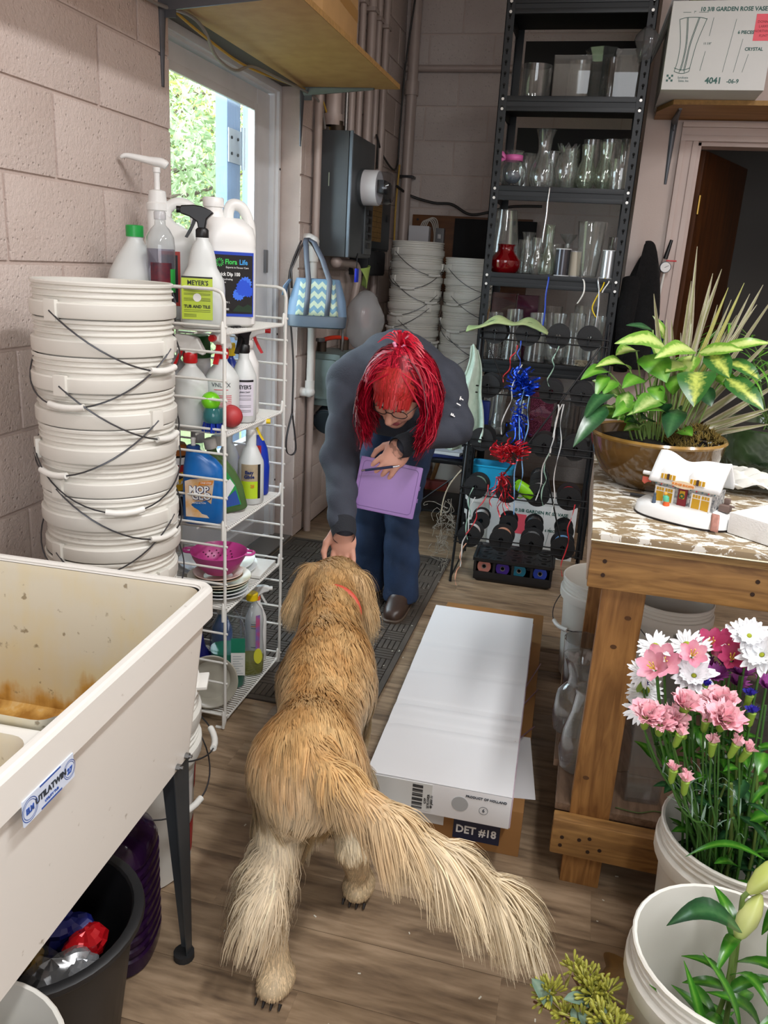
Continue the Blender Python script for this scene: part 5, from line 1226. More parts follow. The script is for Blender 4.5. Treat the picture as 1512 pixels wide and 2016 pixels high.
def vase(label, c, prof, m=None, n=28, rz=0.0, group='glass vases on the shelving', poly=None, th=.0035, sy=1.0, scallop=0.0):
    """prof: outer (r,z) from base up; poly: number of sides for faceted vases"""
    m = m or glass
    k = poly or n
    out = [(0, 0)] + prof; inn = [(max(r-th, .002), z) for r, z in reversed(prof)]
    inn = inn[:-1] + [(max(prof[0][0]-th, .002), .008), (0, .008)]
    b = MB().lathe(out + inn, k, sy=sy)
    if scallop:
        zm = prof[-1][1]
        b.v = [(x*(1+scallop*max(0, z/zm-.75)*4*math.cos(8*math.atan2(y, x))*.3), y, z + (scallop*.02*math.cos(8*math.atan2(y, x)) if z > zm*.93 else 0)) for x, y, z in b.v]
    o = obj('vase', b, m, None, ang=35); o.location = c; o.rotation_euler = (0, 0, rz)
    return tag(o, label, 'vase', group)
def P_cyl(r, h): return [(r*.97, 0), (r, .004), (r, h-.002), (r*1.01, h)]
def P_flare(rb, rn, rt, h): return [(rb*.9, 0), (rb, .006), (rb*1.05, h*.18), (rb*.8, h*.42), (rn, h*.6), (rn*1.05, h*.78), (rt*.85, h*.93), (rt, h)]
def P_taper(rb, rt, h): return [(rb*.95, 0), (rb, .005), (rb + (rt-rb)*.5, h*.5), (rt, h*.99), (rt*1.01, h)]
def P_bulb(r, rn, rt, h): return [(r*.55, 0), (r*.62, .004), (r*.95, h*.18), (r, h*.32), (r*.85, h*.5), (rn, h*.66), (rn, h*.78), (rt, h)]
zt = SZ[1] + .032
vase('ribbed glass cylinder vase at the left of the top vase shelf', (-.385, 4.06, zt), P_cyl(.071, .14), n=20)
vase('wide square glass vase second from left on the top vase shelf', (-.225, 4.05, zt), [(.105, 0), (.108, .004), (.113, .165)], poly=4, rz=R(45), th=.005)
vase('low glass cylinder standing behind the wide square vase', (-.20, 4.22, zt), P_cyl(.058, .19))
vase('tall octagonal flared glass vase on the top vase shelf', (-.105, 4.20, zt), [(.05, 0), (.052, .005), (.055, .13), (.062, .19), (.082, .235)], poly=8)
vase('slim smoky glass vase between the flared and square vases', (-.055, 4.06, zt), P_taper(.030, .036, .17), glass_d)
vase('clear square glass vase at the right of the top vase shelf', (.005, 4.05, zt), [(.064, 0), (.066, .004), (.074, .195)], poly=4, rz=R(45), th=.005)
vase('smoky cylinder vase in the right corner of the top vase shelf', (.055, 4.20, zt), P_cyl(.034, .20), glass_d)
zt = SZ[2] + .032
rbv = thing('ribbon_bowl', 'round glass bowl vase tied with a pink ribbon', 'vase', (-.445, 4.035, zt), 0)
obj('bowl', MB().lathe([(0, 0), (.04, 0), (.045, .003), (.062, .03), (.067, .058), (.06, .088), (.043, .108), (.036, .12), (.037, .14), (.044, .155), (.042, .155), (.034, .139), (.033, .12), (.040, .107), (.057, .087), (.064, .058), (.058, .03), (.042, .008), (0, .006)], 32), glass, rbv)
pkr = mat('pink_ribbon', '#e66fb4', .5, **{'Transmission_Weight': .2})
obj('ribbon_band', MB().lathe([(.040, .112), (.0405, .137)], 32), pkr, rbv, solid=.002)
obj('bow', MB().ribbon(curvepts([(-.035, -.02, .125), (-.055, -.025, .142), (-.075, -.02, .130), (-.055, -.02, .118), (-.035, -.02, .125)], 5), .022, side=(0, .3, 1)), pkr, rbv, solid=.001)
obj('blue_marbles', MB().ball((0, 0, .045), .038, 18, 12, (1, 1, .8)), mat('slate_blue_glass', '#3e4f63', .2), rbv)
vase('glass bowl half hidden behind the pink ribbon bowl', (-.405, 4.21, zt), P_taper(.05, .062, .165))
vase('tall glass vase with bulb base and flared lip', (-.31, 4.045, zt), [(.045, 0), (.05, .005), (.058, .04), (.052, .09), (.034, .135), (.029, .165), (.033, .205), (.045, .245), (.047, .247)])
vase('plain glass vase behind the tall flared vase', (-.28, 4.22, zt), P_cyl(.045, .18))
vase('swirled glass vase with scalloped rim in the shelf middle', (-.205, 4.05, zt), [(.032, 0), (.034, .004), (.05, .05), (.053, .09), (.044, .135), (.036, .155), (.044, .183)], scallop=.6)
vase('short green tinted vase behind the scalloped vase', (-.19, 4.23, zt), P_cyl(.034, .195), glass_g)
vase('left one of two milk bottle shaped glass vases', (-.115, 4.05, zt), P_bulb(.046, .026, .033, .19), glass_g)
vase('right one of two milk bottle shaped glass vases', (-.035, 4.055, zt), P_bulb(.046, .027, .035, .20), glass_g)
vase('tall straight glass vase behind the left milk bottle vase', (-.105, 4.23, zt), P_cyl(.047, .235))
vase('tall straight glass vase behind the right milk bottle vase', (-.02, 4.24, zt), P_cyl(.046, .24))
vase('wide glass tumbler vase at the right end of middle shelf', (.038, 4.045, zt), P_taper(.052, .06, .13))
vase('flared glass vase standing behind the wide tumbler', (.05, 4.21, zt), P_flare(.045, .04, .06, .235))
zt = SZ[3] + .032
vase('glass hurricane chimney behind the red vase', (-.46, 4.10, zt), [(.05, 0), (.054, .004), (.069, .08), (.068, .13), (.056, .22), (.05, .285)], th=.003)
redg = mat('ruby_glass', '#8c0410', .05, **{'Transmission_Weight': .55, 'IOR': 1.45, 'Coat_Weight': .6})
rv_ = vase('squat ruby red glass vase at the shelf front', (-.44, 4.03, zt), [(.055, 0), (.06, .004), (.074, .03), (.073, .055), (.05, .085), (.038, .10), (.037, .115), (.044, .128)], redg, group=None, th=.006)
for (lb_, x, y, pr, m_) in (('small flared glass vase right of the red vase', -.345, 4.10, P_flare(.038, .022, .034, .19), glass), ('rounded clear vase in front of the bud vases', -.295, 4.03, P_bulb(.036, .02, .026, .165), glass), ('tall slim bud vase of pale green glass', -.245, 4.045, [(.034, 0), (.038, .006), (.042, .04), (.034, .08), (.022, .11), (.0205, .16), (.022, .215), (.025, .225)], glass_g),
                          ('small trumpet glass behind the grey spool', -.16, 4.12, P_flare(.026, .012, .042, .19), glass), ('tall tapered glass vase at the right of the lower shelf', -.055, 4.045, P_taper(.045, .066, .245), glass), ('plain glass cylinder behind the white spool', .055, 4.20, P_cyl(.03, .19), glass_d), ('clear jar behind the small flared vase', -.36, 4.24, P_cyl(.045, .16), glass), ('faceted tumbler behind the bud vase', -.225, 4.25, P_taper(.038, .046, .15), glass)):
    vase(lb_, (x, y, zt), pr, m_)
def spool(label, loc, rot, body, r=.053, l=.09, core=.036, flange=None, group='ribbon spools', name='ribbon_spool', hole=True):
    t = thing(name, label, 'spool', loc, 0, group, rot)
    fl_ = flange or mat('spool_black', '#17181a', .6, bump=.2, bscale=150)
    for s in (-1, 1):
        obj('flange', MB().lathe([(.011, s*l/2), (r, s*l/2), (r, s*(l/2-.006)), (.011, s*(l/2-.006))], 28, close=True), fl_, t)
    obj('core_tube', MB().lathe([(.011, -l/2+.003), (.012, -l/2+.003), (.012, l/2-.003), (.011, l/2-.003)], 16, close=True), fl_, t)
    obj('ribbon_wrap', MB().lathe([(.013, -l/2+.007), (core, -l/2+.007), (core*1.02, 0), (core, l/2-.007), (.013, l/2-.007)], 28, close=True), body, t)
    return t
silver = mat('silver_ribbon', '#b9bbbd', .22, .6); gun = mat('gunmetal_ribbon', '#4a4b50', .2, .7); crm = mat('cream_ribbon', '#d9d1bd', .4)
wsp = mat('white_spool', '#e0dfda', .5)
def upspool(label, x, y, r, h, m):
    t = thing('ribbon_spool', label, 'spool', (x, y, zt), 0, 'ribbon spools')
    obj('ribbon_wrap', MB().lathe([(.01, .003), (r*.96, .003), (r*.97, h*.5), (r*.96, h-.003), (.01, h-.003)], 28, close=True), m, t)
    for z in (0, h-.004): obj('flange', MB().lathe([(.01, z), (r, z), (r, z+.004), (.01, z+.004)], 28, close=True), mat('clear_flange', '#c9cacb', .3), t)
    return t
upspool('gunmetal ribbon spool standing on the shelf front', -.172, 4.025, .036, .122, gun)
upspool('cream ribbon spool next to the gunmetal spool', -.115, 4.07, .026, .115, crm)
us = upspool('silver white ribbon spool at the right shelf end', .04, 4.01, .036, .125, silver)
obj('yellow_band', MB().lathe([(.0352, .012), (.0356, .112)], 10, a0=R(-50), a1=R(-5)), yellow_pl, us)
def curl(label, pts, w, m, side=(1, .2, 0), n=6):
    return tag(obj('ribbon_tail', MB().ribbon(curvepts(pts, n), w, side=side), m, None, solid=.0006), label, 'ribbon')
curl('yellow ribbon tail hanging from the white spool', [(.03, 3.97, 1.365), (.025, 3.935, 1.33), (.0, 3.925, 1.27), (-.01, 3.925, 1.23), (.005, 3.925, 1.20), (.02, 3.92, 1.185)], .006, yellow_pl)
curl('long silver ribbon tail hanging at the right post', [(.01, 3.97, 1.372), (.0, 3.935, 1.36), (.012, 3.925, 1.30), (.018, 3.92, 1.22), (.014, 3.92, 1.12)], .007, silver)
curl('short white ribbon tail curling over the shelf lip', [(.05, 3.97, 1.364), (.047, 3.938, 1.345), (.03, 3.93, 1.315), (.025, 3.928, 1.30)], .006, white_pl)
curl('white ribbon tail curling under the tapered vase', [(-.075, 3.96, 1.364), (-.06, 3.937, 1.34), (-.056, 3.93, 1.30), (-.066, 3.928, 1.27), (-.08, 3.925, 1.245)], .007, white_pl)
curl('blue ribbon tail hanging straight from the shelf', [(-.225, 3.96, 1.364), (-.222, 3.937, 1.34), (-.226, 3.93, 1.27), (-.222, 3.93, 1.2), (-.226, 3.93, 1.10)], .007, mat('blue_ribbon', '#2b4fc0', .35))
curl('silver tag string dangling from the middle shelf', [(-.262, 3.94, 1.74), (-.263, 3.934, 1.68), (-.262, 3.934, 1.62), (-.266, 3.936, 1.55), (-.268, 3.94, 1.50)], .006, mat('foil_silver', '#d6d6d6', .2, .8))
# lower shelves, seen through the ribbon rack
zt = SZ[4] + .032
mg_ = thin_glass('mauve_glass', (.45, .25, .33, 1), .03, 1.2, .25, (.25, .08, .16, 1)); tp_ = thin_glass('taupe_glass', (.5, .4, .4, 1), .03, 1.2, .3, (.3, .2, .19, 1))
vase('tall taupe tinted rectangular vase behind the green towel', (-.43, 4.12, zt), [(.075, 0), (.078, .005), (.082, .31)], tp_, poly=4, rz=R(45))
vase('tall mauve tinted rectangular vase behind the green towel', (-.315, 4.12, zt), [(.065, 0), (.068, .005), (.072, .305)], mg_, poly=4, rz=R(45))
for i, (x, y, pr) in enumerate(((-.455, 4.01, P_taper(.045, .036, .22)), (-.365, 4.01, P_taper(.05, .04, .24)), (-.255, 4.02, P_taper(.054, .042, .23)), (-.155, 4.015, P_bulb(.052, .03, .036, .235)), (-.07, 4.02, P_taper(.05, .038, .24)), (.025, 4.02, P_taper(.052, .04, .235)), (-.2, 4.2, P_cyl(.05, .26)), (-.04, 4.22, P_cyl(.055, .27)))):
    vase(('first', 'second', 'third', 'fourth, pear shaped', 'fifth', 'sixth', 'tall rear', 'taller rear right')[i] + ' clear glass vase on the shelf behind the top spools', (x, y, zt), pr)
b = MB(); rs = random.Random(4)
for k in range(24):
    a = rs.uniform(0, 2*PI); b.tube(curvepts([(rs.uniform(-.03, .03), rs.uniform(-.015, .015), rs.uniform(.002, .03)) for q in range(4)], 4), .0012, 4)
o = tag(obj('raffia_tuft', b, mat('raffia', '#b4ab93', .8)), 'small tuft of pale raffia lying on the vase shelf', 'raffia'); o.location = (-.03, 3.975, zt); o['kind'] = 'stuff'
zt = SZ[5] + .032
vase('pink tinted rectangular vase on the shelf behind the third spool row', (-.19, 4.08, zt), [(.075, 0), (.078, .005), (.082, .235)], thin_glass('pink_glass', (.62, .32, .40, 1), .03, 1.2, .35, (.42, .12, .2, 1)), poly=4, rz=R(45))
for i, (x, y, pr, m_) in enumerate(((-.40, 4.03, P_flare(.04, .03, .045, .22), glass), (-.30, 4.03, P_cyl(.04, .25), glass), (-.06, 4.06, P_cyl(.06, .20), glass_d), (.03, 4.1, P_cyl(.05, .24), glass_d), (-.45, 4.2, P_cyl(.05, .2), glass))):
    vase(('flared', 'straight', 'smoky', 'tall smoky', 'rear')[i] + ' glass vase on the low shelf behind the bows', (x, y, zt), pr, m_)
bkx = thing('storage_bin', 'dark blue folded packet standing on the low shelf', 'packet', (-.475, 4.03, zt), 0)
obj('packet', MB().box(-.03, .03, -.02, .02, 0, .16, .006), mat('navy_packet', '#1a2f86', .4), bkx); obj('packet_fold', MB().box(-.031, -.02, -.022, -.019, .01, .15), mat('pale_blue_edge', '#8ea6d6', .5), bkx)
# bottom of the shelving: pots, turquoise bin, carton
for i in range(3):
    o = tag(obj('plant_pot', MB().lathe([(0, 0), (.058, 0), (.06, .003), (.074, .095), (.08, .096), (.081, .118), (.078, .119), (.072, .098), (.056, .006), (0, .006)], 32), white_pl), ('lowest', 'middle', 'top')[i] + ' white plastic pot of the stack under the shelving', 'pot', 'white pots under the shelving'); o.location = (-.445, 3.985, .001 + i*.075)
tbn = thing('storage_bin', 'turquoise plastic tub sitting on the white pots', 'tub', (-.40, 4.03, .292), R(-4))
obj('tub', ringloft([rr(-.085, .085, -.05, .05, .02, 0), rr(-.105, .105, -.065, .065, .02, .125), rr(-.11, .11, -.07, .07, .02, .128), rr(-.11, .11, -.07, .07, .02, .136), rr(-.1, .1, -.06, .06, .02, .136), rr(-.08, .08, -.045, .045, .018, .006)], True, True), mat('turquoise', '#27a9d8', .35), tbn)
plt = mat('carton_white', '#d6d7d6', .6, var=.03, vscale=6)
rose_ink = mat('teal_green_print', '#235a52', .5); pink_lab = mat('fluorescent_pink', '#ef5a6b', .5)
def rose_carton(label, loc, rz, w_, d, h, full=True):
    t = thing('vase_carton', label, 'carton', loc, rz)
    obj('carton', MB().box(-w_/2, w_/2, 0, d, 0, h, .003), plt, t)
    f = -.0004; k = w_/.40
    def tx(s, size, x, z, bold=.0, m_=rose_ink, al='CENTER'): return text(s, size*k, m_, t, (x*k, f, z*k), bold=bold*k, align=al)
    tx('10 3/8 GARDEN ROSE VASE', .021, .035, h/k-.032, .0006)
    tx('6 PIECES', .0165, .095, h/k-.115, .0005)
    tx('CRYSTAL', .0165, .135, h/k-.175, .0005)
    for (x0, z0, x1, z1) in ((.052, .235, .03, .06), (.088, .17, .072, .06), (.118, .12, .105, .06)):
        obj('rule_print', MB().tube([(x0*k, f, z0*k*h/.30), (x1*k, f, z1*k*h/.30)], .0007, 4), rose_ink, t)
    pl_ = obj('address_label', MB().box(.125*k, .198*k, -.0012, 0, h-.145*k, h-.050*k), pink_lab, t, smooth=False)
    if full:
        for i, s in enumerate(("DONNA &", "LARRY'S", 'NORTHVILLE', 'FLINT')):
            text(s, .0125*k, mat('maroon_print', '#a33a45', .6), pl_, (.162*k, -.0016, h-(.078+.0165*i)*k))
        tx('4041', .032, .0, .034, .001); tx('-06-9', .022, .075, .032, .0005)
        tx('Syndicate', .011, -.12, .045); tx('Sales, Inc.', .011, -.115, .033)
        b = MB()
        for i in range(3):
            for j in range(3):
                if (i+j) % 2 == 0: b.box((-.185+.009*i)*k, (-.177+.009*i)*k, f-.0004, f, (.030+.009*j)*k, (.038+.009*j)*k)
        obj('logo_print', b, rose_ink, t, smooth=False, kind='stuff')
        # vase drawing
        S_ = h/.30
        def ln(pts, r=.0011): obj('drawing_line', MB().tube(curvepts([(x*k, f, z*S_*k) for x, z in pts], 5), r, 4), rose_ink, t)
        ln([(-.165, .235), (-.150, .16), (-.150, .10), (-.158, .062)]); ln([(-.06, .238), (-.085, .16), (-.095, .10), (-.10, .062)])
        ln([(-.137, .240), (-.128, .16), (-.131, .10), (-.138, .058)]); ln([(-.088, .241), (-.108, .16), (-.114, .10), (-.118, .058)])
        ln([(-.133, .240), (-.124, .16), (-.127, .10), (-.133, .064)]); ln([(-.092, .241), (-.112, .16), (-.118, .10), (-.122, .064)])
        ln([(-.165, .235), (-.137, .241), (-.088, .241), (-.06, .236)]); ln([(-.158, .062), (-.138, .056), (-.118, .056), (-.10, .062)]); ln([(-.16, .074), (-.138, .068), (-.118, .068), (-.099, .074)])
        ln([(-.155, .258), (-.125, .258)], .0008); ln([(-.095, .258), (-.058, .258)], .0008); tx('7"', .011, -.11, .258*S_)
        ln([(-.035, .24), (-.042, .18)], .0008); ln([(-.048, .13), (-.058, .065)], .0008); tx('10 3/8"', .011, -.045, .155*S_)
    return t
rose_carton('white vase carton under the shelving with red label on its front', (-.17, 3.90, .001), 0, .43, .30, .268, False)
for o in list(bpy.data.objects):
    if o.name.startswith('address_label') and o.parent and o.parent['label'].startswith('white vase carton under'):
        o.location.x = -.24
# ribbon rack
rk = thing('ribbon_rack', 'black wire ribbon rack with four spools on each row', 'rack', (0, 0, 0))
wire = mat('black_wire', '#0f1012', .4, .4)
YF = lambda z: 3.41 + .3*z
for x in (-.482, .072):
    obj('side_rail', MB().cyl((x, YF(0), .0), (x, YF(1.17), 1.17), .006, 8), wire, rk)
    obj('back_leg', MB().cyl((x, YF(1.1)+.02, 1.1), (x, 3.85, 0.0), .005, 8), wire, rk)
    obj('foot_bar', MB().cyl((x, YF(.02), .02), (x, 3.85, .02), .004, 8), wire, rk)
ROWZ = [1.115, .88, .65, .44, .23]
COLX = [-.415, -.273, -.14, -.005]
for z in ROWZ:
    for dz in (-.008, -.038):
        obj('row_bar', MB().cyl((-.485, YF(z)-.058, z+dz), (.078, YF(z)-.058, z+dz), .0032, 8), wire, rk)
    for x in (-.482, .072):
        obj('arm', MB().cyl((x, YF(z)-.06, z-.02), (x, YF(z)+.01, z-.02), .0035, 6), wire, rk)
    for x in COLX:
        obj('prong', MB().tube([(x, YF(z)-.058, z-.045), (x, YF(z)-.056, z+.004), (x, YF(z)+.065, z+.002)], .003, 6), wire, rk)
obj('brace', MB().cyl((-.46, YF(1.08)-.03, 1.08), (-.36, YF(.9)-.02, .90), .003, 6), wire, rk)
obj('cross_brace', MB().cyl((.05, YF(1.08)-.05, 1.08), (-.10, YF(.82)-.05, .82), .004, 6), wire, rk)
obj('cross_brace', MB().cyl((-.10, YF(.82)-.05, .82), (-.30, YF(.5)-.05, .50), .004, 6), wire, rk)
obj('cross_brace', MB().cyl((-.12, YF(.5)-.05, .56), (-.02, YF(.25)-.05, .27), .004, 6), wire, rk)
rc = {'k': mat('dark_ribbon', '#232428', .4), 'b': mat('blue_ribbon', '#2b4fc0', .35), 'm': mat('magenta_ribbon', '#c41f9a', .35), 'o': mat('orange_ribbon', '#e0702a', .4), 's': silver, 'g': mat('mint_ribbon', '#93b5a2', .4), 'r': mat('red_ribbon', '#c01e2a', .35), 'p': mat('peach_ribbon', '#d79d80', .4), 'c': mat('sky_ribbon', '#6fa0cf', .35), 'w': mat('white_ribbon', '#cfcdca', .4), 'v': mat('mauve_ribbon', '#9c6a80', .4)}
plan = ['kkkb', 'kbmk', 'krov', 'gkwr', 'wpsc']
cname = {'k': 'black', 'b': 'blue', 'm': 'magenta', 'o': 'orange', 's': 'silver', 'g': 'mint', 'r': 'red', 'p': 'peach', 'c': 'sky blue', 'w': 'white', 'v': 'mauve'}
rown = ['top', 'second', 'middle', 'fourth', 'bottom']; coln = ['first', 'second', 'third', 'last']
for i, z in enumerate(ROWZ):
    for j, x in enumerate(COLX):
        lift = .003 + (.012)
        spool('%s ribbon spool, %s from the left on the %s rack row' % (cname[plan[i][j]], coln[j], rown[i]), (x, YF(z) - .003, z - .008), (R(90), 0, R(-3 + 2*j)), rc[plan[i][j]])
for j, (x, c_) in enumerate(((-.40, 'w'), (-.272, 'k'), (-.155, 's'), (-.02, 'k'))):
    spool('smaller %s spool behind the bottom row, %s from the left' % (cname[c_], coln[j]), (x + .012, YF(.23)+.115, .262), (R(90), 0, R(4)), rc[c_], r=.043, l=.085, core=.034)
for j, (x, c_) in enumerate(((-.15, 's'),)):
    spool('silver spool behind the white spool of the fourth row', (x + .005, YF(.44)+.105, .47), (R(90), 0, R(3)), rc[c_], r=.043, l=.085, core=.036)
# bows and tangled ribbon
def tangle(label, c, rad, n, m, seed, w=.005, drop=0.0):
    rs = random.Random(seed); b = MB()
    for i in range(n):
        p0 = Vector((rs.gauss(0, .25)*rad[0], rs.gauss(0, .25)*rad[1], rs.gauss(0, .25)*rad[2])); pts = [p0*.2]
        d = Vector((rs.gauss(0, 1), rs.gauss(0, .8), rs.gauss(0, 1))).normalized()
        for q in range(1, 6):
            a = q*1.3 + rs.uniform(0, 1)
            pts.append(Vector((d.x*rad[0]*q/5 + .012*math.sin(a*2), d.y*rad[1]*q/5 + .012*math.cos(a*2), d.z*rad[2]*q/5 - drop*(q/5)**2 + .01*math.sin(a))))
        b.ribbon(curvepts(pts, 3), w, side=[Vector((math.sin(k*.5+i), math.cos(k*.7+i), math.sin(k*.3+2*i))) for k in range(16)])
    o = obj('ribbon_bow', b, m, None); o.location = c
    return tag(o, label, 'ribbon bow')
tangle('shiny blue curled ribbon bow on the ribbon rack', (-.272, YF(.90)-.09, .905), (.075, .05, .07), 70, mat('foil_blue', '#1444c8', .22, .5), 3, .007)
tangle('long blue ribbon tangle hanging below the blue bow', (-.262, YF(.76)-.08, .76), (.06, .035, .13), 40, MATS['foil_blue'], 6, .006, .05)
tangle('curly red ribbon bow on the ribbon rack', (-.285, YF(.60)-.10, .615), (.09, .05, .06), 70, mat('foil_red', '#c8202c', .25, .3), 9, .007)
tangle('red ribbon curls trailing under the red bow', (-.30, YF(.5)-.09, .50), (.06, .04, .10), 22, MATS['foil_red'], 12, .005, .09)
random.seed(14)
tails = [('thin pink white ribbon tail falling down the rack left side', 'w', (-.415, .40), (-.44, .10)), ('peach ribbon tail falling beside the crate', 'p', (-.43, .20), (-.45, .02)), ('turquoise ribbon tail hanging from the blue bow', 'c', (-.26, .88), (-.235, .35)), ('second turquoise ribbon tail left of the green cup', 'c', (-.225, .86), (-.22, .45)), ('white ribbon tail hanging from the cross brace', 'w', (-.085, .83), (-.145, .42)), ('white ribbon strand beside the orange spool', 'w', (-.075, .83), (-.07, .36)), ('green ribbon strand below the orange spool', 'g', (-.12, .62), (-.115, .40)), ('red ribbon strand hanging from the last bottom spool', 'r', (.02, .42), (.005, .12)), ('blue ribbon strand behind the top spools', 'b', (-.30, 1.08), (-.285, .92)), ('red thread crossing under the top row', 'r', (-.31, 1.06), (-.35, .9)), ('white ribbon strand crossing the blue bow', 'w', (-.285, .98), (-.335, .68)), ('green ribbon end curling at the third top spool', 'g', (-.135, 1.07), (-.155, .9)), ('mint ribbon strand round the first fourth row spool', 'g', (-.43, .44), (-.425, .22)), ('red ribbon strand winding over the bottom left spool', 'r', (-.35, .46), (-.42, .24))]
for l_, c_, (x0, z0), (x1, z1) in tails:
    n_ = 6; pts = []
    for i in range(n_+1):
        u = i/n_; z = z0 + (z1-z0)*u
        pts.append((x0 + (x1-x0)*u + .008*math.sin(i*2.1+x0*40), YF(z) - .085 + .008*math.cos(i*1.7), z))
    curl(l_, pts, .0055, rc[c_], side=[Vector((math.cos(k*.25), .3, math.sin(k*.22)*.5)) for k in range(n_*6+1)])
o = curl('white string knotted on the rack brace', [(-.10, YF(.82)-.062, .825), (-.095, YF(.82)-.07, .80), (-.102, YF(.78)-.07, .72), (-.11, YF(.7)-.07, .6)], .007, white_pl)
# towels
tw = mat('green_terry', '#b7c48a', .9, c2='#94ab78', vscale=18, bump=.6, bscale=260)
def towel1(u, v):
    x = -.545 + .36*u; hump = .045*math.exp(-((u-.35)/.16)**2) + .03*math.exp(-((u-.72)/.12)**2)
    y = 3.672 + .145*v
    z = 1.158 + hump*.7 - .035*(1-u)*(1-u) - .05*max(0, u-.85)*6*.6 - .034*(1-v)**2 - .03*v*v + .006*math.sin(14*u+5*v)
    return (x, y, z + .01)
o = tag(obj('hand_towel', MB().grid(towel1, 30, 12), tw, None, solid=.006), 'pale green towel draped over the top ribbon spools', 'towel')
tm = mat('mint_terry', '#c3d3c4', .9, c2='#b3c6b6', vscale=40, bump=.8, bscale=300)
def towel2(u, v):
    z = 1.04 - .40*v; w_ = .02 + .065*min(1, v*1.6)
    return (-.497 + (u-.4)*w_*1.5 + .008*math.sin(9*v), 3.60 - .08*0 + .025*math.sin(u*9+v*2)*(0.3+v) + .3*(z-.85)*.35, z + .012*math.sin(u*5))
tag(obj('hand_towel', MB().grid(towel2, 18, 20), tm, None, solid=.005), 'mint waffle towel hanging on the left side of ribbon rack', 'towel')
def towel3(u, v):
    z = .80 - .24*v
    return (-.535 + (u-.5)*.075 - .02*v, 3.625 + .02*math.sin(u*8+v) , z + .01*u)
tag(obj('hand_towel', MB().grid(towel3, 12, 12), tm, None, solid=.005), 'lower mint towel corner behind the rack rail', 'towel')
cup = thing('plastic_cup', 'lime green plastic cup hooked on the ribbon rack', 'cup', (-.235, 3.49, .475), 0, rot=(R(-20), R(128), 0))
obj('cup', MB().lathe([(0, 0), (.022, 0), (.024, .003), (.031, .088), (.029, .088), (.022, .006), (0, .006)], 28), mat('lime_cup', '#86d01c', .35), cup)
obj('handle', MB().tube(curvepts([(.028, 0, .07), (.045, 0, .06), (.045, 0, .03), (.026, 0, .02)], 4), .003, 6), MATS['lime_cup'], cup)
# dried twig bunch hung on the left rail
b = MB(); rs = random.Random(5)
for i in range(60):
    z = -rs.uniform(.0, .32); x = rs.gauss(0, .012 + .02*(-z)); pts = [(x, rs.gauss(0, .012), z)]
    for q in range(4): pts.append((pts[-1][0]+rs.gauss(0, .018), pts[-1][1]+rs.gauss(0, .012), pts[-1][2]+rs.gauss(-.008, .018)))
    b.tube(curvepts(pts, 2), .0011, 4)
o = tag(obj('dried_moss', b, mat('dry_moss', '#8d877c', .9)), 'bunch of dried grey moss hanging left of the ribbon rack', 'moss', kind='stuff'); o.location = (-.545, 3.52, .36)
tag(obj('willow_twig', MB().tube(curvepts([(-.49, 3.52, .50), (-.53, 3.50, .44), (-.555, 3.50, .37), (-.565, 3.50, .28)], 5), .003, 6), mat('twig_bark', '#a59b86', .8)), 'curved bare twig with buds left of the ribbon rack', 'twig')
# black crate of spools
ct = thing('bottle_crate', 'black plastic carrier crate holding foil ribbon spools', 'crate', (-.212, 3.575, 0), R(1))
cm = mat('crate_black', '#131315', .45)
obj('tray', ringloft([rr(-.165, .165, -.10, .10, .012, .0), rr(-.175, .175, -.108, .108, .012, .012), rr(-.178, .178, -.11, .11, .012, .018), rr(-.17, .17, -.102, .102, .01, .018), rr(-.165, .165, -.098, .098, .01, .006)], True, True), cm, ct)
obj('front_band', MB().box(-.176, .176, -.109, -.104, .012, .05, .002), cm, ct)
for x in (-.172, -.085, .0, .085, .172): obj('upright', MB().box(x-.006, x+.006, -.109, -.103, .045, .10, .001), cm, ct)
for x in (-.174, .174): obj('side_wall', MB().box(x-.003, x+.003, -.106, .106, .012, .10, .001), cm, ct)
obj('back_wall', MB().box(-.174, .174, .103, .108, .012, .10, .001), cm, ct)
b = MB(); n_ = 40
obj('rim', ringloft([rr(-.18, .18, -.114, .114, .014, .098), rr(-.184, .184, -.118, .118, .014, .102), rr(-.184, .184, -.118, .118, .014, .116), rr(-.172, .172, -.106, .106, .01, .116), rr(-.168, .168, -.102, .102, .01, .106)]), cm, ct)
obj('deck', MB().box(-.172, .172, -.106, .106, .104, .107), cm, ct, smooth=False)
hm_ = mat('cup_hole', '#030303', .9)
for i in range(5):
    for j in range(3):
        c = (-.135+.0675*i, -.068+.068*j)
        obj('cup_ring', MB().lathe([(.012, .1072), (.013, .1098), (.027, .1098), (.029, .1072)], 20, (c[0], c[1], 0)), cm, ct)
        obj('cup_hole', MB().lathe([(0, .1085), (.0125, .1085)], 14, (c[0], c[1], 0)), hm_, ct)
for i, (x, m_, l_) in enumerate(((-.13, mat('rose_gold_foil', '#d98f80', .25, .6), 'rose gold foil spool lying in the crate front'), (-.045, mat('purple_foil', '#4a2a90', .25, .5), 'purple foil spool in the black crate'), (.03, mat('teal_foil', '#1f6f86', .25, .5), 'teal foil spool in the black crate'), (.06, None, ''), (.125, mat('navy_foil2', '#20389a', .25, .5), 'navy foil spool at the right of the crate'))):
    if m_ is None: continue
    t = thing('foil_spool', l_, 'spool', (-.212 + x, 3.515, .062), 0, 'foil spools in the crate', (R(78), 0, 0))
    obj('foil_wrap', MB().lathe([(.010, -.03), (.031, -.03), (.031, .03), (.010, .03)], 26, close=True), m_, t)
    obj('core_tube', MB().lathe([(.008, -.034), (.011, -.034), (.011, .034), (.008, .034)], 16, close=True), mat('grey_core', '#75726d', .8), t)
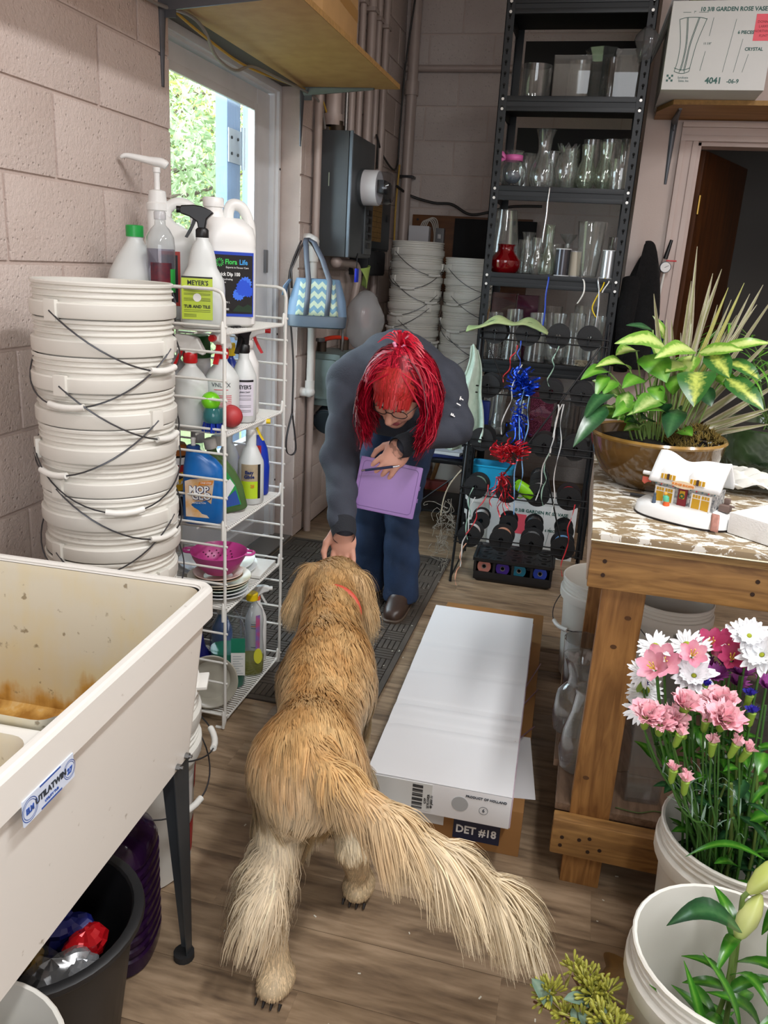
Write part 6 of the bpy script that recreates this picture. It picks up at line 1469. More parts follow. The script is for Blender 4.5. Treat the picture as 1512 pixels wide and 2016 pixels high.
# cart with papers behind the person
cart = thing('metal_cart', 'black metal office chair frame with papers behind the shelving', 'cart', (0, 0, 0))
cart.name = 'metal_cart'; cart['label'] = 'low black metal cart stacked with papers left of the shelving'
bm_ = mat('cart_black', '#141517', .4, .4)
CY0, CY1 = 4.05, 4.44
for x in (-.83, -.555):
    for y in (CY0+.01, CY1-.01):
        obj('leg', MB().cyl((x, y, .04), (x, y, .50), .009, 8), bm_, cart)
        obj('caster', MB().cyl((x-.008, y, .02), (x+.008, y, .02), .02, 14), MATS['dark_steel'], cart)
for z, th in ((.39, .02), (.12, .012)):
    obj('tray', MB().box(-.845, -.54, CY0, CY1, z, z+th, .004), bm_, cart)
obj('diagonal_bar', MB().cyl((-.83, CY0, .12), (-.56, CY0, .36), .004, 6), bm_, cart)
pap = mat('paper_white', '#dcdcdc', .7); pap2 = mat('paper_grey', '#b8bbc2', .7)
rs = random.Random(6)
cols_ = [mat('folder_navy', '#1c2c66', .5), pap, pap2, pap, mat('folder_black', '#222326', .5), pap, pap2, pap]
nm = ['navy folder at the bottom of the paper pile', 'white paper pad above the navy folder', 'grey booklet in the middle of the paper pile', 'white sheet stack above the grey booklet', 'black binder in the paper pile', 'white pad above the black binder', 'grey sheet near the top of the paper pile', 'curled white sheet on top of the paper pile']
for i in range(8):
    o = tag(obj('paper_stack', MB().box(-.115, .115, -.15, .15, 0, .016, .002), cols_[i]), nm[i], 'papers', 'papers on the black cart'); o.location = (-.685 + rs.uniform(-.015, .02), 4.25, .411 + i*.0168); o.rotation_euler = (0, 0, R(rs.uniform(-14, 14)))
# shelf over the inner doorway
bs = thing('door_shelf', 'tan board shelf over the inner doorway', 'shelf', (0, 0, 0))
obj('board', MB().prism([(.165, 4.5), (.165, 4.30), (.225, 4.12), (1.5, 4.12), (1.5, 4.5)], 2.115, 2.135), mat('pine_board', '#b08049', .55, c2='#9a6d3a', vscale=4, stretch=(1, 7, 7)), bs, smooth=False)
obj('board_edge', MB().prism([(.165, 4.3), (.225, 4.12), (1.5, 4.12), (1.5, 4.118), (.2235, 4.118), (.163, 4.3)], 2.1155, 2.1345), MATS['board_edge'], bs, smooth=False)
bracket('grey steel bracket under the doorway board shelf', (.262, 4.5, 2.1145), axis='x', lv=.29, lh=.30)
rose_carton('white vase carton with green lettering on the doorway shelf', (.357, 3.925, 2.136), 0, .405, .50, .328)
obj('hand_hole', MB().box(-.2046, -.2035, .2, .26, .25, .275), black_pl, bpy.data.objects['vase_carton.001'] if 'vase_carton.001' in bpy.data.objects else None, smooth=False)
b = MB().grid(lambda u, v: (.08 + .30*u, 3.955 + .32*v + .01*math.sin(9*u), 2.482 + .045*math.sin(7*u+4*v)*(.4+u) - max(0, .28-u)*1.1*(1-.3*v) + .02*math.sin(15*v+8*u)), 22, 16)
tag(obj('plastic_bag', b, film, None, solid=.001), 'clear plastic bag spilling over the top of the carton', 'plastic bag')
bag2 = MB().ball((0, 0, 0), .06, 18, 12, (.75, .8, 1.15)); bag2.v = [(x*(1+.22*math.sin(z*60)), y*(1+.2*math.sin(x*70+z*30)), z) for x, y, z in bag2.v]
o = tag(obj('plastic_bag', bag2, thin_glass('grey_film', (.72, .73, .75, 1), .12, 1.6, .25, (.45, .46, .48, 1)), ang=60), 'crumpled clear bag corner hanging beside the carton', 'plastic bag'); o.location = (.072, 3.965, 2.315)
rs = random.Random(11)
for i, (x, y, z, c_) in enumerate(((.20, 4.06, 2.503, '#4b2a6e'), (.29, 4.02, 2.51, '#5a45c8'), (.36, 4.05, 2.515, '#6a50d8'), (.45, 4.03, 2.51, '#5540c0'), (.53, 4.05, 2.51, '#6a4ad2'), (.545, 4.0, 2.50, '#b0343c'), (.255, 4.0, 2.495, '#b9bf8a'))):
    b = MB()
    for k in range(12):
        a = 2*PI*k/12 + rs.uniform(-.2, .2); l_ = rs.uniform(.03, .06)
        b.grid(lambda u, v, a=a, l_=l_: (math.cos(a)*l_*u - math.sin(a)*.02*(v-.5)*2*math.sin(PI*min(1, u+.15)), math.sin(a)*l_*u + math.cos(a)*.02*(v-.5)*2*math.sin(PI*min(1, u+.15)), .02*u*u + .012*math.sin(6*v+k)), 4, 2)
    o = tag(obj('silk_flower', b, mat('silk_' + c_[1:], c_, .7), None, solid=.001), ('dark plum', 'violet', 'bright violet', 'indigo violet', 'lilac violet', 'red', 'cream green')[i] + ' silk flower heap on top of the carton', 'silk flower', 'silk flowers on the carton'); o.location = (x, y, z)
# fleece jacket, gauge and tools hung beside the doorway
flc = mat('black_fleece', '#0a0a0c', 1.0, bump=1.0, bscale=160, var=.5, vscale=60)
def fleece(u, v):
    zt_ = 1.50 - .56*v
    hw = .04 + .085*min(1, v*1.9) ** .8
    cx = .215 - .03*min(1, v*2) + .01*math.sin(4*v)
    a = PI*u
    d = .05 + .05*math.sin(min(1, v*1.5)*PI*.5)
    return (cx - hw*math.cos(a), 4.44 - d*2.2*math.sin(a)*(1+.25*math.sin(7*u+3*v)) , zt_ + .05*math.sin(a*1.0)*(1-v) - (.10*(1-u)*(1-v)**.5 if u < .4 else 0))
jk = thing('fleece_jacket', 'black fleece jacket hanging beside the inner doorway', 'jacket', (0, 0, 0))
obj('jacket_body', MB().grid(fleece, 30, 30), flc, jk, solid=.012)
obj('sleeve', MB().tube(curvepts([(.165, 4.33, 1.36), (.155, 4.27, 1.22), (.16, 4.26, 1.05), (.165, 4.27, .92)], 5), [.05 - .001*i for i in range(16)], 14), flc, jk)
obj('blue_lining', MB().tube(curvepts([(.315, 4.40, 1.17), (.325, 4.38, 1.05), (.33, 4.38, .92)], 5), [.03, .033, .036, .036, .036, .036, .036, .036, .036, .036, .034], 12), mat('navy_lining', '#152c4a', .6), jk)
gg = thing('pressure_gauge', 'small round white pressure gauge with hose at the door trim', 'gauge', (.315, 4.42, 1.432), 0)
obj('case', MB().lathe([(0, .03), (.0245, .03), (.027, .026), (.027, 0), (0, 0)], 26).xf(Matrix.Rotation(R(90), 4, 'X')), MATS['grey_metal'], gg)
obj('face', MB().cyl((0, -.0302, 0), (0, -.031, 0), .023, 24), white_ink, gg)
obj('needle', MB().box(-.001, .001, -.032, -.0312, -.004, .017).xf(Matrix.Rotation(R(60), 4, 'Y')), black_ink, gg)
obj('valve_lever', MB().box(.0, .05, -.01, -.002, .028, .036, .003), red_pl, gg)
obj('handle_grip', MB().cyl((-.005, -.005, .04), (.012, 0, .13), .012, 10, .008), black_pl, gg)
obj('hose', MB().tube(curvepts([(0, -.01, -.027), (-.005, -.012, -.09), (-.01, -.01, -.17)], 4), .006, 8), white_pl, gg)
# wooden bench
def woodm(name, c, c2, st, knots=True):
    m, nt, b = _new(name); L = nt.links.new; N = nt.nodes.new
    tc = N('ShaderNodeTexCoord'); mp = N('ShaderNodeMapping'); mp.inputs['Scale'].default_value = st; L(tc.outputs['Object'], mp.inputs[0])
    n1 = N('ShaderNodeTexNoise'); n1.inputs['Scale'].default_value = 6; n1.inputs['Detail'].default_value = 7; n1.inputs['Distortion'].default_value = 1.2; L(mp.outputs[0], n1.inputs[0])
    n2 = N('ShaderNodeTexNoise'); n2.inputs['Scale'].default_value = 7; n2.inputs['Detail'].default_value = 3; L(tc.outputs['Object'], n2.inputs[0])
    ad = N('ShaderNodeMath'); ad.operation = 'MULTIPLY_ADD'; ad.inputs[1].default_value = .45; L(n2.outputs[0], ad.inputs[0]); L(n1.outputs[0], ad.inputs[2])
    rp = N('ShaderNodeValToRGB'); e = rp.color_ramp.elements; e[0].position = .50; e[0].color = rgb(c2); e[1].position = .92; e[1].color = rgb(c); L(ad.outputs[0], rp.inputs[0]); L(rp.outputs[0], b.inputs['Base Color'])
    bp = N('ShaderNodeBump'); bp.inputs['Strength'].default_value = .3; bp.inputs['Distance'].default_value = .003; L(n1.outputs[0], bp.inputs['Height']); L(bp.outputs[0], b.inputs['Normal'])
    b.inputs['Roughness'].default_value = .6; return m
wx = woodm('pine_x', '#a67c46', '#6a4823', (1, 9, 9)); wz = woodm('pine_z', '#a57640', '#70481f', (9, 9, 1)); wy = woodm('pine_y', '#7d6450', '#54402f', (9, 1, 9))
peel, nt, b_ = _new('peeling_paint'); L = nt.links.new; N = nt.nodes.new
tc = N('ShaderNodeTexCoord'); mp = N('ShaderNodeMapping'); mp.inputs['Scale'].default_value = (14, 26, 14); L(tc.outputs['Object'], mp.inputs[0])
n1 = N('ShaderNodeTexNoise'); n1.inputs['Scale'].default_value = 1.6; n1.inputs['Detail'].default_value = 9; n1.inputs['Roughness'].default_value = .68; n1.inputs['Distortion'].default_value = .6; L(mp.outputs[0], n1.inputs[0])
rp = N('ShaderNodeValToRGB'); rp.color_ramp.interpolation = 'LINEAR'; e = rp.color_ramp.elements; e[0].position = .492; e[0].color = rgb('#8c7a5e'); e[1].position = .515; e[1].color = rgb('#dcd9cf')
L(n1.outputs[0], rp.inputs[0]); L(rp.outputs[0], b_.inputs['Base Color']); b_.inputs['Roughness'].default_value = .55
bp = N('ShaderNodeBump'); bp.inputs['Strength'].default_value = .4; bp.inputs['Distance'].default_value = .001; L(rp.outputs[0], bp.inputs['Height']); L(bp.outputs[0], b_.inputs['Normal'])
bn = thing('work_bench', 'rough wooden work bench with peeling white top', 'bench', (0, 0, 0))
BX0, BX1 = .056, 1.25
obj('bench_top', MB().box(BX0-.004, BX1, 1.578, 2.46, .870, .886, .002), peel, bn)
obj('top_edge', MB().box(BX0-.002, BX1, 1.59, 2.455, .852, .870), woodm('ply_edge', '#a5844f', '#6e5027', (2, 2, 30)), bn, smooth=False)
obj('edge_strip', MB().tube([(BX0-.004, 1.577, .8715), (BX1, 1.577, .8715)], .0022, 6), mat('edge_metal', '#b5ab94', .35, .6), bn)
obj('front_apron', MB().box(BX0, BX1, 1.60, 1.638, .762, .852, .004), wx, bn)
obj('back_apron', MB().box(BX0, BX1, 2.40, 2.438, .762, .852, .004), wx, bn)
obj('side_apron', MB().box(BX0-.002, BX0+.034, 1.64, 2.40, .762, .852, .003), mat('pale_side', '#c6b3a2', .55, var=.08), bn)
for (x, y) in ((.09, 1.638), (.09, 2.362), (1.10, 1.638), (1.10, 2.362)):
    obj('leg', MB().box(x, x+.089, y, y+.038, 0, .852, .004), wz, bn)
obj('lower_beam', MB().box(BX0, BX1, 1.60, 1.638, .103, .192, .005), wx, bn)
obj('lower_beam', MB().box(BX0, BX1, 2.40, 2.438, .103, .192, .005), wx, bn)
for i in range(4):
    y0 = 1.60 + i*.212
    obj('shelf_plank', MB().box(BX0-.012 if i else BX0, BX1, y0 if i else 1.64, y0+.209, .192, .211, .003), wy, bn)
for i, (x, z) in enumerate(((.085, .822), (.085, .792), (.375, .822), (.37, .795), (.72, .82), (.725, .79), (.08, .15), (.078, .128), (.118, .152), (.14, .125), (.14, .16), (.165, .135), (.42, .15))):
    obj('nail_head', MB().cyl((x, 1.6, z), (x, 1.5985, z), .0045, 8), mat('rusty_nail', '#3b2a20', .6, .5), bn)
for (x, z, y) in ((.13, .62, 1.638), (.15, .69, 1.638), (.115, .29, 1.638)):
    k_ = MB().cyl((x, y, z), (x, y-.0008, z), .007, 12); k_.v = [(v[0], v[1], z+(v[2]-z)*.7) for v in k_.v]
    obj('wood_knot', k_, mat('knot_brown', '#57371a', .6), bn)
# measured leaf and bloom positions (metres)
LEAVES = [([0.183,2.069,1.212],[0.055,1.968,1.226],0.05,'l'),([0.245,2.073,1.214],[0.147,1.959,1.2],0.048,'l'),([0.256,2.086,1.211],[0.345,2.037,1.228],0.041,'l'),([0.293,2.113,1.202],[0.416,2.102,1.244],0.032,'l'),([0.28,2.082,1.214],[0.319,1.99,1.167],0.055,'v'),([0.318,2.116,1.192],[0.4,2.05,1.158],0.044,'v'),([0.325,2.075,1.158],[0.404,1.989,1.101],0.05,'v'),([0.253,2.019,1.172],[0.243,1.909,1.105],0.077,'v'),([0.129,2.051,1.197],[0.184,1.983,1.145],0.07,'g'),([0.1,2.023,1.164],[0.019,1.931,1.173],0.04,'l'),([0.053,1.988,1.157],[-0.01,1.904,1.144],0.035,'g'),([0.045,1.984,1.151],[0.027,1.902,1.108],0.028,'g'),([0.064,1.985,1.141],[0.045,1.919,1.114],0.038,'g'),([0.069,1.956,1.111],[0.007,1.839,1.062],0.037,'d'),([0.055,1.923,1.086],[-0.007,1.797,1.009],0.039,'d'),([0.101,1.976,1.117],[0.084,1.89,1.062],0.035,'p'),([0.178,1.981,1.109],[0.113,1.871,1.084],0.049,'p'),([0.192,1.964,1.079],[0.1,1.867,1.079],0.03,'p'),([0.22,1.984,1.086],[0.197,1.897,1.032],0.049,'d'),([0.11,2.06,1.207],[0.062,1.992,1.197],0.041,'l'),([0.21,2.047,1.158],[0.202,1.989,1.117],0.041,'g'),([0.171,2.104,1.196],[0.134,2.085,1.233],0.047,'l'),([0.223,2.07,1.185],[0.178,1.989,1.169],0.041,'l'),([0.24,2.101,1.202],[0.232,2.05,1.151],0.049,'l'),([0.132,2.025,1.146],[0.085,1.943,1.128],0.041,'g'),([0.156,2.005,1.132],[0.175,1.944,1.095],0.036,'g'),([0.121,1.971,1.086],[0.07,1.878,1.069],0.033,'g'),([0.149,2.18,1.25],[0.081,2.135,1.26],0.023,'d'),([0.18,2.151,1.236],[0.141,2.136,1.287],0.018,'l'),([0.178,2.149,1.232],[0.15,2.136,1.28],0.018,'l'),([0.277,2.067,1.135],[0.296,2.026,1.094],0.036,'d'),([0.306,2.102,1.158],[0.353,2.072,1.129],0.042,'g')]
SPIKES = [([0.276,2.04,1.059],[0.136,2.138,1.339]),([0.262,2.056,1.07],[0.175,2.146,1.281]),([0.279,2.119,1.08],[0.225,2.224,1.316]),([0.272,2.029,1.076],[0.219,2.154,1.374]),([0.249,2.121,1.059],[0.239,2.26,1.369]),([0.261,2.111,1.036],[0.233,2.282,1.459]),([0.249,2.146,1.077],[0.283,2.299,1.396]),([0.285,2.102,1.069],[0.297,2.255,1.407]),([0.255,2.056,1.09],[0.269,2.182,1.342]),([0.259,2.051,1.069],[0.312,2.2,1.364]),([0.248,2.054,1.081],[0.349,2.215,1.377]),([0.254,2.088,1.086],[0.371,2.244,1.352]),([0.276,2.135,1.049],[0.41,2.313,1.375]),([0.284,2.047,1.054],[0.429,2.222,1.36]),([0.254,2.033,1.06],[0.455,2.195,1.284]),([0.289,2.125,1.063],[0.501,2.264,1.208]),([0.278,2.14,1.066],[0.5,2.262,1.15]),([0.287,2.101,1.045],[0.442,2.187,1.065]),([0.267,2.098,1.085],[0.217,2.181,1.249]),([0.274,2.059,1.073],[0.187,2.147,1.282]),([0.264,2.042,1.06],[0.258,2.167,1.32]),([0.264,2.113,1.062],[0.3,2.247,1.32]),([0.279,2.094,1.062],[0.347,2.228,1.299]),([0.261,2.081,1.087],[0.39,2.231,1.327]),([0.27,2.023,1.05],[0.46,2.125,1.095]),([0.261,2.106,1.076],[0.464,2.186,1.041]),([0.289,2.092,1.051],[0.329,2.234,1.335])]
FLOWERS = [('daisy',[0.184,1.412,0.735],3),('daisy',[0.246,1.466,0.724],4),('daisy',[0.264,1.458,0.72],5),('daisy',[0.175,1.432,0.672],1),('daisy',[0.178,1.412,0.605],0),('daisy',[0.184,1.443,0.63],2),('alst',[0.184,1.363,0.716],0),('alst',[0.247,1.404,0.733],2),('alst',[0.201,1.398,0.714],1),('alst',[0.29,1.477,0.727],3),('alst',[0.317,1.481,0.719],4),('alst',[0.321,1.44,0.721],5),('mum',[0.298,1.425,0.692],1),('mum',[0.318,1.454,0.701],2),('mum',[0.34,1.437,0.698],4),('mum',[0.281,1.463,0.69],0),('mum',[0.384,1.423,0.689],5),('mum',[0.344,1.47,0.663],3),('white',[0.337,1.42,0.782],2),('white',[0.358,1.396,0.76],3),('white',[0.337,1.49,0.733],1),('white',[0.255,1.396,0.7],0),('carn',[0.172,1.279,0.666],0),('carn',[0.234,1.3,0.686],3),('carn',[0.294,1.335,0.683],5),('carn',[0.295,1.291,0.679],6),('carn',[0.195,1.282,0.656],1),('carn',[0.217,1.298,0.657],2),('carn',[0.281,1.348,0.665],4),('carnb',[0.227,1.266,0.651],1),('carnb',[0.284,1.285,0.635],5),('carnb',[0.27,1.302,0.665],4),('carnb',[0.317,1.275,0.645],6),('carnb',[0.337,1.277,0.637],7),('carnb',[0.224,1.247,0.594],0),('carnb',[0.246,1.247,0.577],3),('carnb',[0.238,1.308,0.64],2),('blue',[0.275,1.377,0.694],1),('blue',[0.351,1.391,0.681],2),('blue',[0.354,1.364,0.662],3),('blue',[0.176,1.427,0.653],0)]
# planter with mixed foliage
def attr_leaf(name, c_in, c_out, c_rib, rough=.32, lo=.45, hi=.75, nz=.5):
    m, nt, b = _new(name); L = nt.links.new; N = nt.nodes.new
    at = N('ShaderNodeAttribute'); at.attribute_name = 'edge'
    tc = N('ShaderNodeTexCoord'); no = N('ShaderNodeTexNoise'); no.inputs['Scale'].default_value = 110; no.inputs['Detail'].default_value = 6; L(tc.outputs['Object'], no.inputs[0])
    ad = N('ShaderNodeMath'); ad.operation = 'MULTIPLY_ADD'; ad.inputs[1].default_value = nz; L(no.outputs[0], ad.inputs[0]); L(at.outputs['Fac'], ad.inputs[2])
    rp = N('ShaderNodeValToRGB'); e = rp.color_ramp.elements; e[0].position = lo + nz*.3; e[0].color = rgb(c_in); e[1].position = hi + nz*.3; e[1].color = rgb(c_out)
    k = e.new(.02); k.color = rgb(c_rib)
    L(ad.outputs[0], rp.inputs[0]); L(rp.outputs[0], b.inputs['Base Color']); b.inputs['Roughness'].default_value = rough
    b.inputs['Subsurface Weight'].default_value = 0.0
    tr = N('ShaderNodeBsdfTranslucent'); L(rp.outputs[0], tr.inputs[0]); mx = N('ShaderNodeMixShader'); mx.inputs[0].default_value = .22
    L(b.outputs[0], mx.inputs[1]); L(tr.outputs[0], mx.inputs[2]); L(mx.outputs[0], nt.nodes['Material Output'].inputs[0])
    return m
LM = {'l': attr_leaf('leaf_lime', '#bccf74', '#6d9c36', '#d3dd98', lo=.5, hi=1.0, nz=.8), 'v': attr_leaf('leaf_variegated', '#bfcb62', '#33682c', '#d3dd84', lo=.22, hi=.72, nz=1.0), 'g': attr_leaf('leaf_mid_green', '#5f9a2c', '#4a8423', '#86b64e'), 'd': attr_leaf('leaf_deep_green', '#2d5a34', '#24492c', '#4b7a4b', rough=.25), 'p': attr_leaf('leaf_pale_veined', '#a5bb72', '#568a2f', '#cfdca0', lo=.3, hi=.7, nz=.7), 's': attr_leaf('leaf_spike', '#7d7a55', '#a39a86', '#8a8f5c', lo=.5, hi=.9), 'y': attr_leaf('leaf_spike_yellow', '#8f8b3c', '#a0a060', '#9a9a50'), 'n': attr_leaf('leaf_lily', '#3c7c22', '#2f681c', '#6fa63c', rough=.25), 'e': attr_leaf('leaf_eucalyptus', '#7d9683', '#6d8a78', '#93a894', rough=.6)}
def leaf(parent, base, tip, w_, m, up=(0, 0, 1), arch=.18, shape=0, fold=.15, n=9, twist=0.0, name='leaf', wave=.0):
    base, tip = Vector(base), Vector(tip); d = tip - base; l_ = d.length
    up = Vector(up); sd = d.cross(up)
    if sd.length < 1e-6: sd = Vector((1, 0, 0))
    sd.normalize(); nr = sd.cross(d).normalized()
    vs = []; fs = []; ed = []
    K = (-1, -.5, 0, .5, 1)
    for i in range(n+1):
        u = i/n
        if shape == 0: wd = math.sin(PI*min(1, u**.75))**.8 * (1 if u < .6 else 1)      # broad pointed
        elif shape == 1: wd = (1 - u)**.6 * min(1, .35 + u*3)                             # spike
        else: wd = math.sin(PI*(u**.9))**.6                                               # oval
        if i == n: wd = .0
        hw = max(wd*w_/2, .0006)
        tw = twist*u
        c = base + d*u + nr*(arch*l_*math.sin(PI*u)*.9)
        s2 = sd*math.cos(tw) + nr*math.sin(tw); n2 = nr*math.cos(tw) - sd*math.sin(tw)
        for k in K:
            vs.append(c + s2*hw*k + n2*(abs(k)*fold*hw + wave*hw*math.sin(u*14+k*2)*abs(k))); ed.append(abs(k)*.9 + .1*(u > .93))
    q = len(K)
    for i in range(n):
        for k in range(q-1): fs.append((i*q+k, i*q+k+1, (i+1)*q+k+1, (i+1)*q+k))
    me = bpy.data.meshes.new(name); me.from_pydata([tuple(v) for v in vs], [], fs); me.update()
    me.polygons.foreach_set('use_smooth', [True]*len(me.polygons))
    a = me.attributes.new('edge', 'FLOAT', 'POINT'); a.data.foreach_set('value', ed)
    return obj(name, me, m, parent)
pt_ = thing('planter', 'glazed brown bowl planter with mixed leafy foliage plants', 'planter', (.19, 2.055, .887), 0)
PO = Vector((.19, 2.055, .887))
potg = mat('brown_glaze', '#6b4f26', .12, c2='#4a3214', vscale=5, detail=5, **{'Coat_Weight': .7})
obj('bowl', MB().lathe([(0, 0), (.09, 0), (.1, .004), (.128, .03), (.147, .065), (.157, .10), (.160, .118), (.161, .122), (.158, .126), (.152, .122), (.148, .10), (.12, .035), (0, .02)], 56), potg, pt_)
obj('rim_band', MB().lathe([(.1605, .117), (.163, .122), (.1585, .1275), (.1515, .123)], 56), mat('rim_glaze', '#8d6c35', .15, **{'Coat_Weight': .6}), pt_)
obj('soil', MB().lathe([(0, .115), (.08, .112), (.15, .100)], 40), mat('dark_soil', '#1d150d', .95, bump=1, bscale=80), pt_)
b = MB(); rs = random.Random(7)
for i in range(700):
    a = rs.uniform(R(-70), R(35)); q = rs.uniform(.02, .148); x, y = q*math.cos(a), q*math.sin(a)
    hgt = .108 + .045*math.exp(-((x-.09)**2 + (y+.03)**2)/.003)
    p = Vector((x, y, hgt)); b.tube([p, p + Vector((rs.gauss(0, .007), rs.gauss(0, .007), rs.uniform(.004, .016)))], [.0022, .0008], 4)
obj('moss', b, mat('brown_moss', '#6d5a20', .95, c2='#54451a', vscale=60), pt_, kind='stuff')
rs = random.Random(2)
for i, (bs_, tp, w_, k) in enumerate(LEAVES):
    L0, L1 = Vector(bs_) - PO, Vector(tp) - PO
    d = (L1 - L0).normalized()
    camd = Vector((-.19, -2.0, .25)).normalized()
    up = camd*.75 + Vector((0, 0, .75)) + Vector((rs.uniform(-.25, .25), 0, 0))
    leaf(pt_, L0, L1, w_*1.1, LM[k], up=up, arch=rs.uniform(.06, .2), fold=rs.uniform(-.05, .3), wave=.06)
    root = Vector((L0.x*.45 + rs.uniform(-.02, .02), L0.y*.4 + rs.uniform(-.02, .02), .11))
    mid = (root + L0)*.5 + Vector((0, 0, .03))
    obj('leaf_stalk', MB().tube(curvepts([root, mid, L0], 5), .0022, 6), mat('stalk_green', '#7c9a52', .5), pt_)
for i in range(16):
    a = R(200 + rs.uniform(-40, 150)); q = rs.uniform(.05, .13); L1 = Vector((q*1.25*math.cos(a) - .03, q*1.2*math.sin(a), rs.uniform(.14, .25))); L0 = L1*.6 + Vector((0, 0, .06))
    leaf(pt_, L0, L1, rs.uniform(.03, .055), LM['gdpg'[i % 4]], up=(0, -.6, .8), arch=.15, wave=.06)
    obj('leaf_stalk', MB().tube(curvepts([(L0.x*.4, L0.y*.4, .11), L0*.7 + Vector((0, 0, .05)), L0], 4), .002, 6), MATS['stalk_green'], pt_)
for i, (bs_, tp) in enumerate(SPIKES):
    L0, L1 = Vector(bs_) - PO, Vector(tp) - PO
    L0 = Vector((.03 + rs.uniform(-.02, .03), .02 + rs.uniform(-.02, .02), .112))
    leaf(pt_, L0, L1, rs.uniform(.017, .026), LM['y' if i in (9, 10) else 's'], up=Vector((0, -1, .3)) + Vector((rs.uniform(-.4, .4), 0, 0)), arch=rs.uniform(-.03, .05), shape=1, fold=.5, name='spike_leaf')
# green ceramic bowl with a palm behind
gp_ = thing('planter', 'dark green ceramic bowl with fine leaved palm at the bench back', 'planter', (.50, 2.33, .887), 0)
obj('bowl', MB().lathe([(0, 0), (.10, 0), (.11, .005), (.135, .05), (.145, .105), (.15, .128), (.147, .132), (.14, .128), (.13, .06), (0, .03)], 48), mat('green_glaze', '#22321f', .12, c2='#3c5230', vscale=14, **{'Coat_Weight': .7}), gp_)
obj('soil', MB().lathe([(0, .12), (.138, .112)], 32), MATS['dark_soil'], gp_)
for i in range(17):
    a = R(-200 + i*26) + rs.uniform(-.2, .2); l_ = rs.uniform(.16, .30); h = rs.uniform(.22, .42)
    pts = curvepts([(rs.uniform(-.03, .03), rs.uniform(-.03, .03), .115), (math.cos(a)*l_*.35, math.sin(a)*l_*.35, h*.8), (math.cos(a)*l_*.8, math.sin(a)*l_*.8, h), (math.cos(a)*l_*1.15, math.sin(a)*l_*1.15, h*.82)], 6)
    fr = obj('frond_stem', MB().tube(pts, .0016, 5), mat('stem_green', '#4c6b2c', .5), gp_)
    for k in range(6, 18, 2):
        p = pts[k]; t_ = (pts[k+1]-pts[k]).normalized(); sd = t_.cross(Vector((0, 0, 1))).normalized()
        for s in (-1, 1):
            leaf(fr, p, p + (sd*s*.055 + t_*.045 + Vector((0, 0, -.015)))*rs.uniform(.8, 1.2), .008, LM['g' if (i+k) % 3 else 'n'], up=(0, 0, 1), arch=.1, shape=0, fold=.2, n=5, name='leaflet')
# snowy cottage ornament
SHOP = thing('cottage_ornament', 'snow covered ceramic cottage shop ornament on the bench', 'ornament', (.242, 1.765, .887), R(-27))
snow = mat('ceramic_snow', '#e4e5e4', .35, bump=.15, bscale=90); stonew = mat('stone_print', '#c9c8c4', .5, c2='#3f4650', vscale=150); amb = mat('amber_window', '#c99a22', .25); maroon = mat('maroon_door', '#7a1622', .35); wtr = mat('white_trim', '#eceae4', .4)
obj('base', MB().loft([(0, .100, .062, 2.6), (.004, .104, .066, 2.6), (.022, .102, .064, 2.5), (.030, .092, .056, 2.4), (.034, .07, .04, 2.2)], 44), snow, SHOP, ang=50)
obj('base_sole', MB().loft([(-.0008, .1035, .0655, 2.6), (.003, .1045, .0668, 2.6)], 44), mat('felt_black', '#2a2422', .9), SHOP)
obj('path', MB().grid(lambda u, v: (.068+.016*u + .012*(1-v), -.066 + .03*v + .0, .006 + .0275*min(1, v*1.6)), 4, 8), mat('brick_path', '#a9776a', .6, var=.2, vscale=120), SHOP, solid=.002)
obj('walls', MB().box(-.062, .066, -.028, .034, .025, .072, .002), stonew, SHOP)
b = MB()   # snowy roof, sagging ridge
def roof(u, v):
    x = -.072 + .15*u; t = abs(2*v-1); y = (-1 if v < .5 else 1)*(.044*t) + .003
    z = .072 + (.050 + .006*math.cos(2*PI*u))*(1 - t**1.15) + .003*math.sin(12*u)*(1-t) + .004
    return (x, y, z)
obj('roof', MB().grid(roof, 24, 16), snow, SHOP, solid=.009)
for x in (-.03, .032):
    obj('dormer', MB().loft([(.084, .026, .016, 2.4, x, -.028), (.1, .025, .014, 2.2, x, -.024), (.109, .02, .012, 2, x, -.018), (.113, .008, .006, 2, x, -.012)], 24), snow, SHOP)
    for k in (-1, 1):
        w1 = obj('dormer_window', MB().box(x+k*.009-.006, x+k*.009+.006, -.0465, -.043, .087, .097), amb, SHOP, smooth=False)
        obj('mullion', MB().box(x+k*.009-.0008, x+k*.009+.0008, -.0472, -.0462, .087, .097), wtr, w1, smooth=False)
    obj('dormer_post', MB().box(x-.002, x+.002, -.0468, -.043, .086, .098), mat('brown_shutter', '#4a352c', .6), SHOP, smooth=False)
for x in (-.038, .040):
    wf = obj('shop_window', MB().box(x-.021, x+.021, -.032, -.027, .030, .066, .001), wtr, SHOP)
    for k in (-1, 1):
        obj('pane', MB().box(x+k*.0095-.0082, x+k*.0095+.0082, -.0328, -.0318, .033, .055), amb, wf, smooth=False)
        for q in range(3): obj('pane', MB().box(x+k*.0095-.008+q*.0056, x+k*.0095-.0036+q*.0056, -.0328, -.0318, .057, .0635), amb, wf, smooth=False)
    for q in range(6): obj('flower_box_bloom', MB().ball((x-.019+q*.0076, -.034, .0295), .0032, 8, 6), (red_pl, mat('dark_leaf_dot', '#1f3a2a', .6))[q % 2], SHOP)
dr = obj('shop_door', MB().box(-.008, .010, -.034, -.027, .030, .070, .001), maroon, SHOP)
obj('door_pane', MB().box(-.0045, .0065, -.0348, -.0338, .049, .066), amb, dr, smooth=False)
obj('wreath', MB().tube([(.001+.0042*math.cos(a), -.0352, .055+.0042*math.sin(a)) for a in [2*PI*i/12 for i in range(12)]], .0016, 6, closed=True), mat('wreath_green', '#2b5a2f', .7), dr)
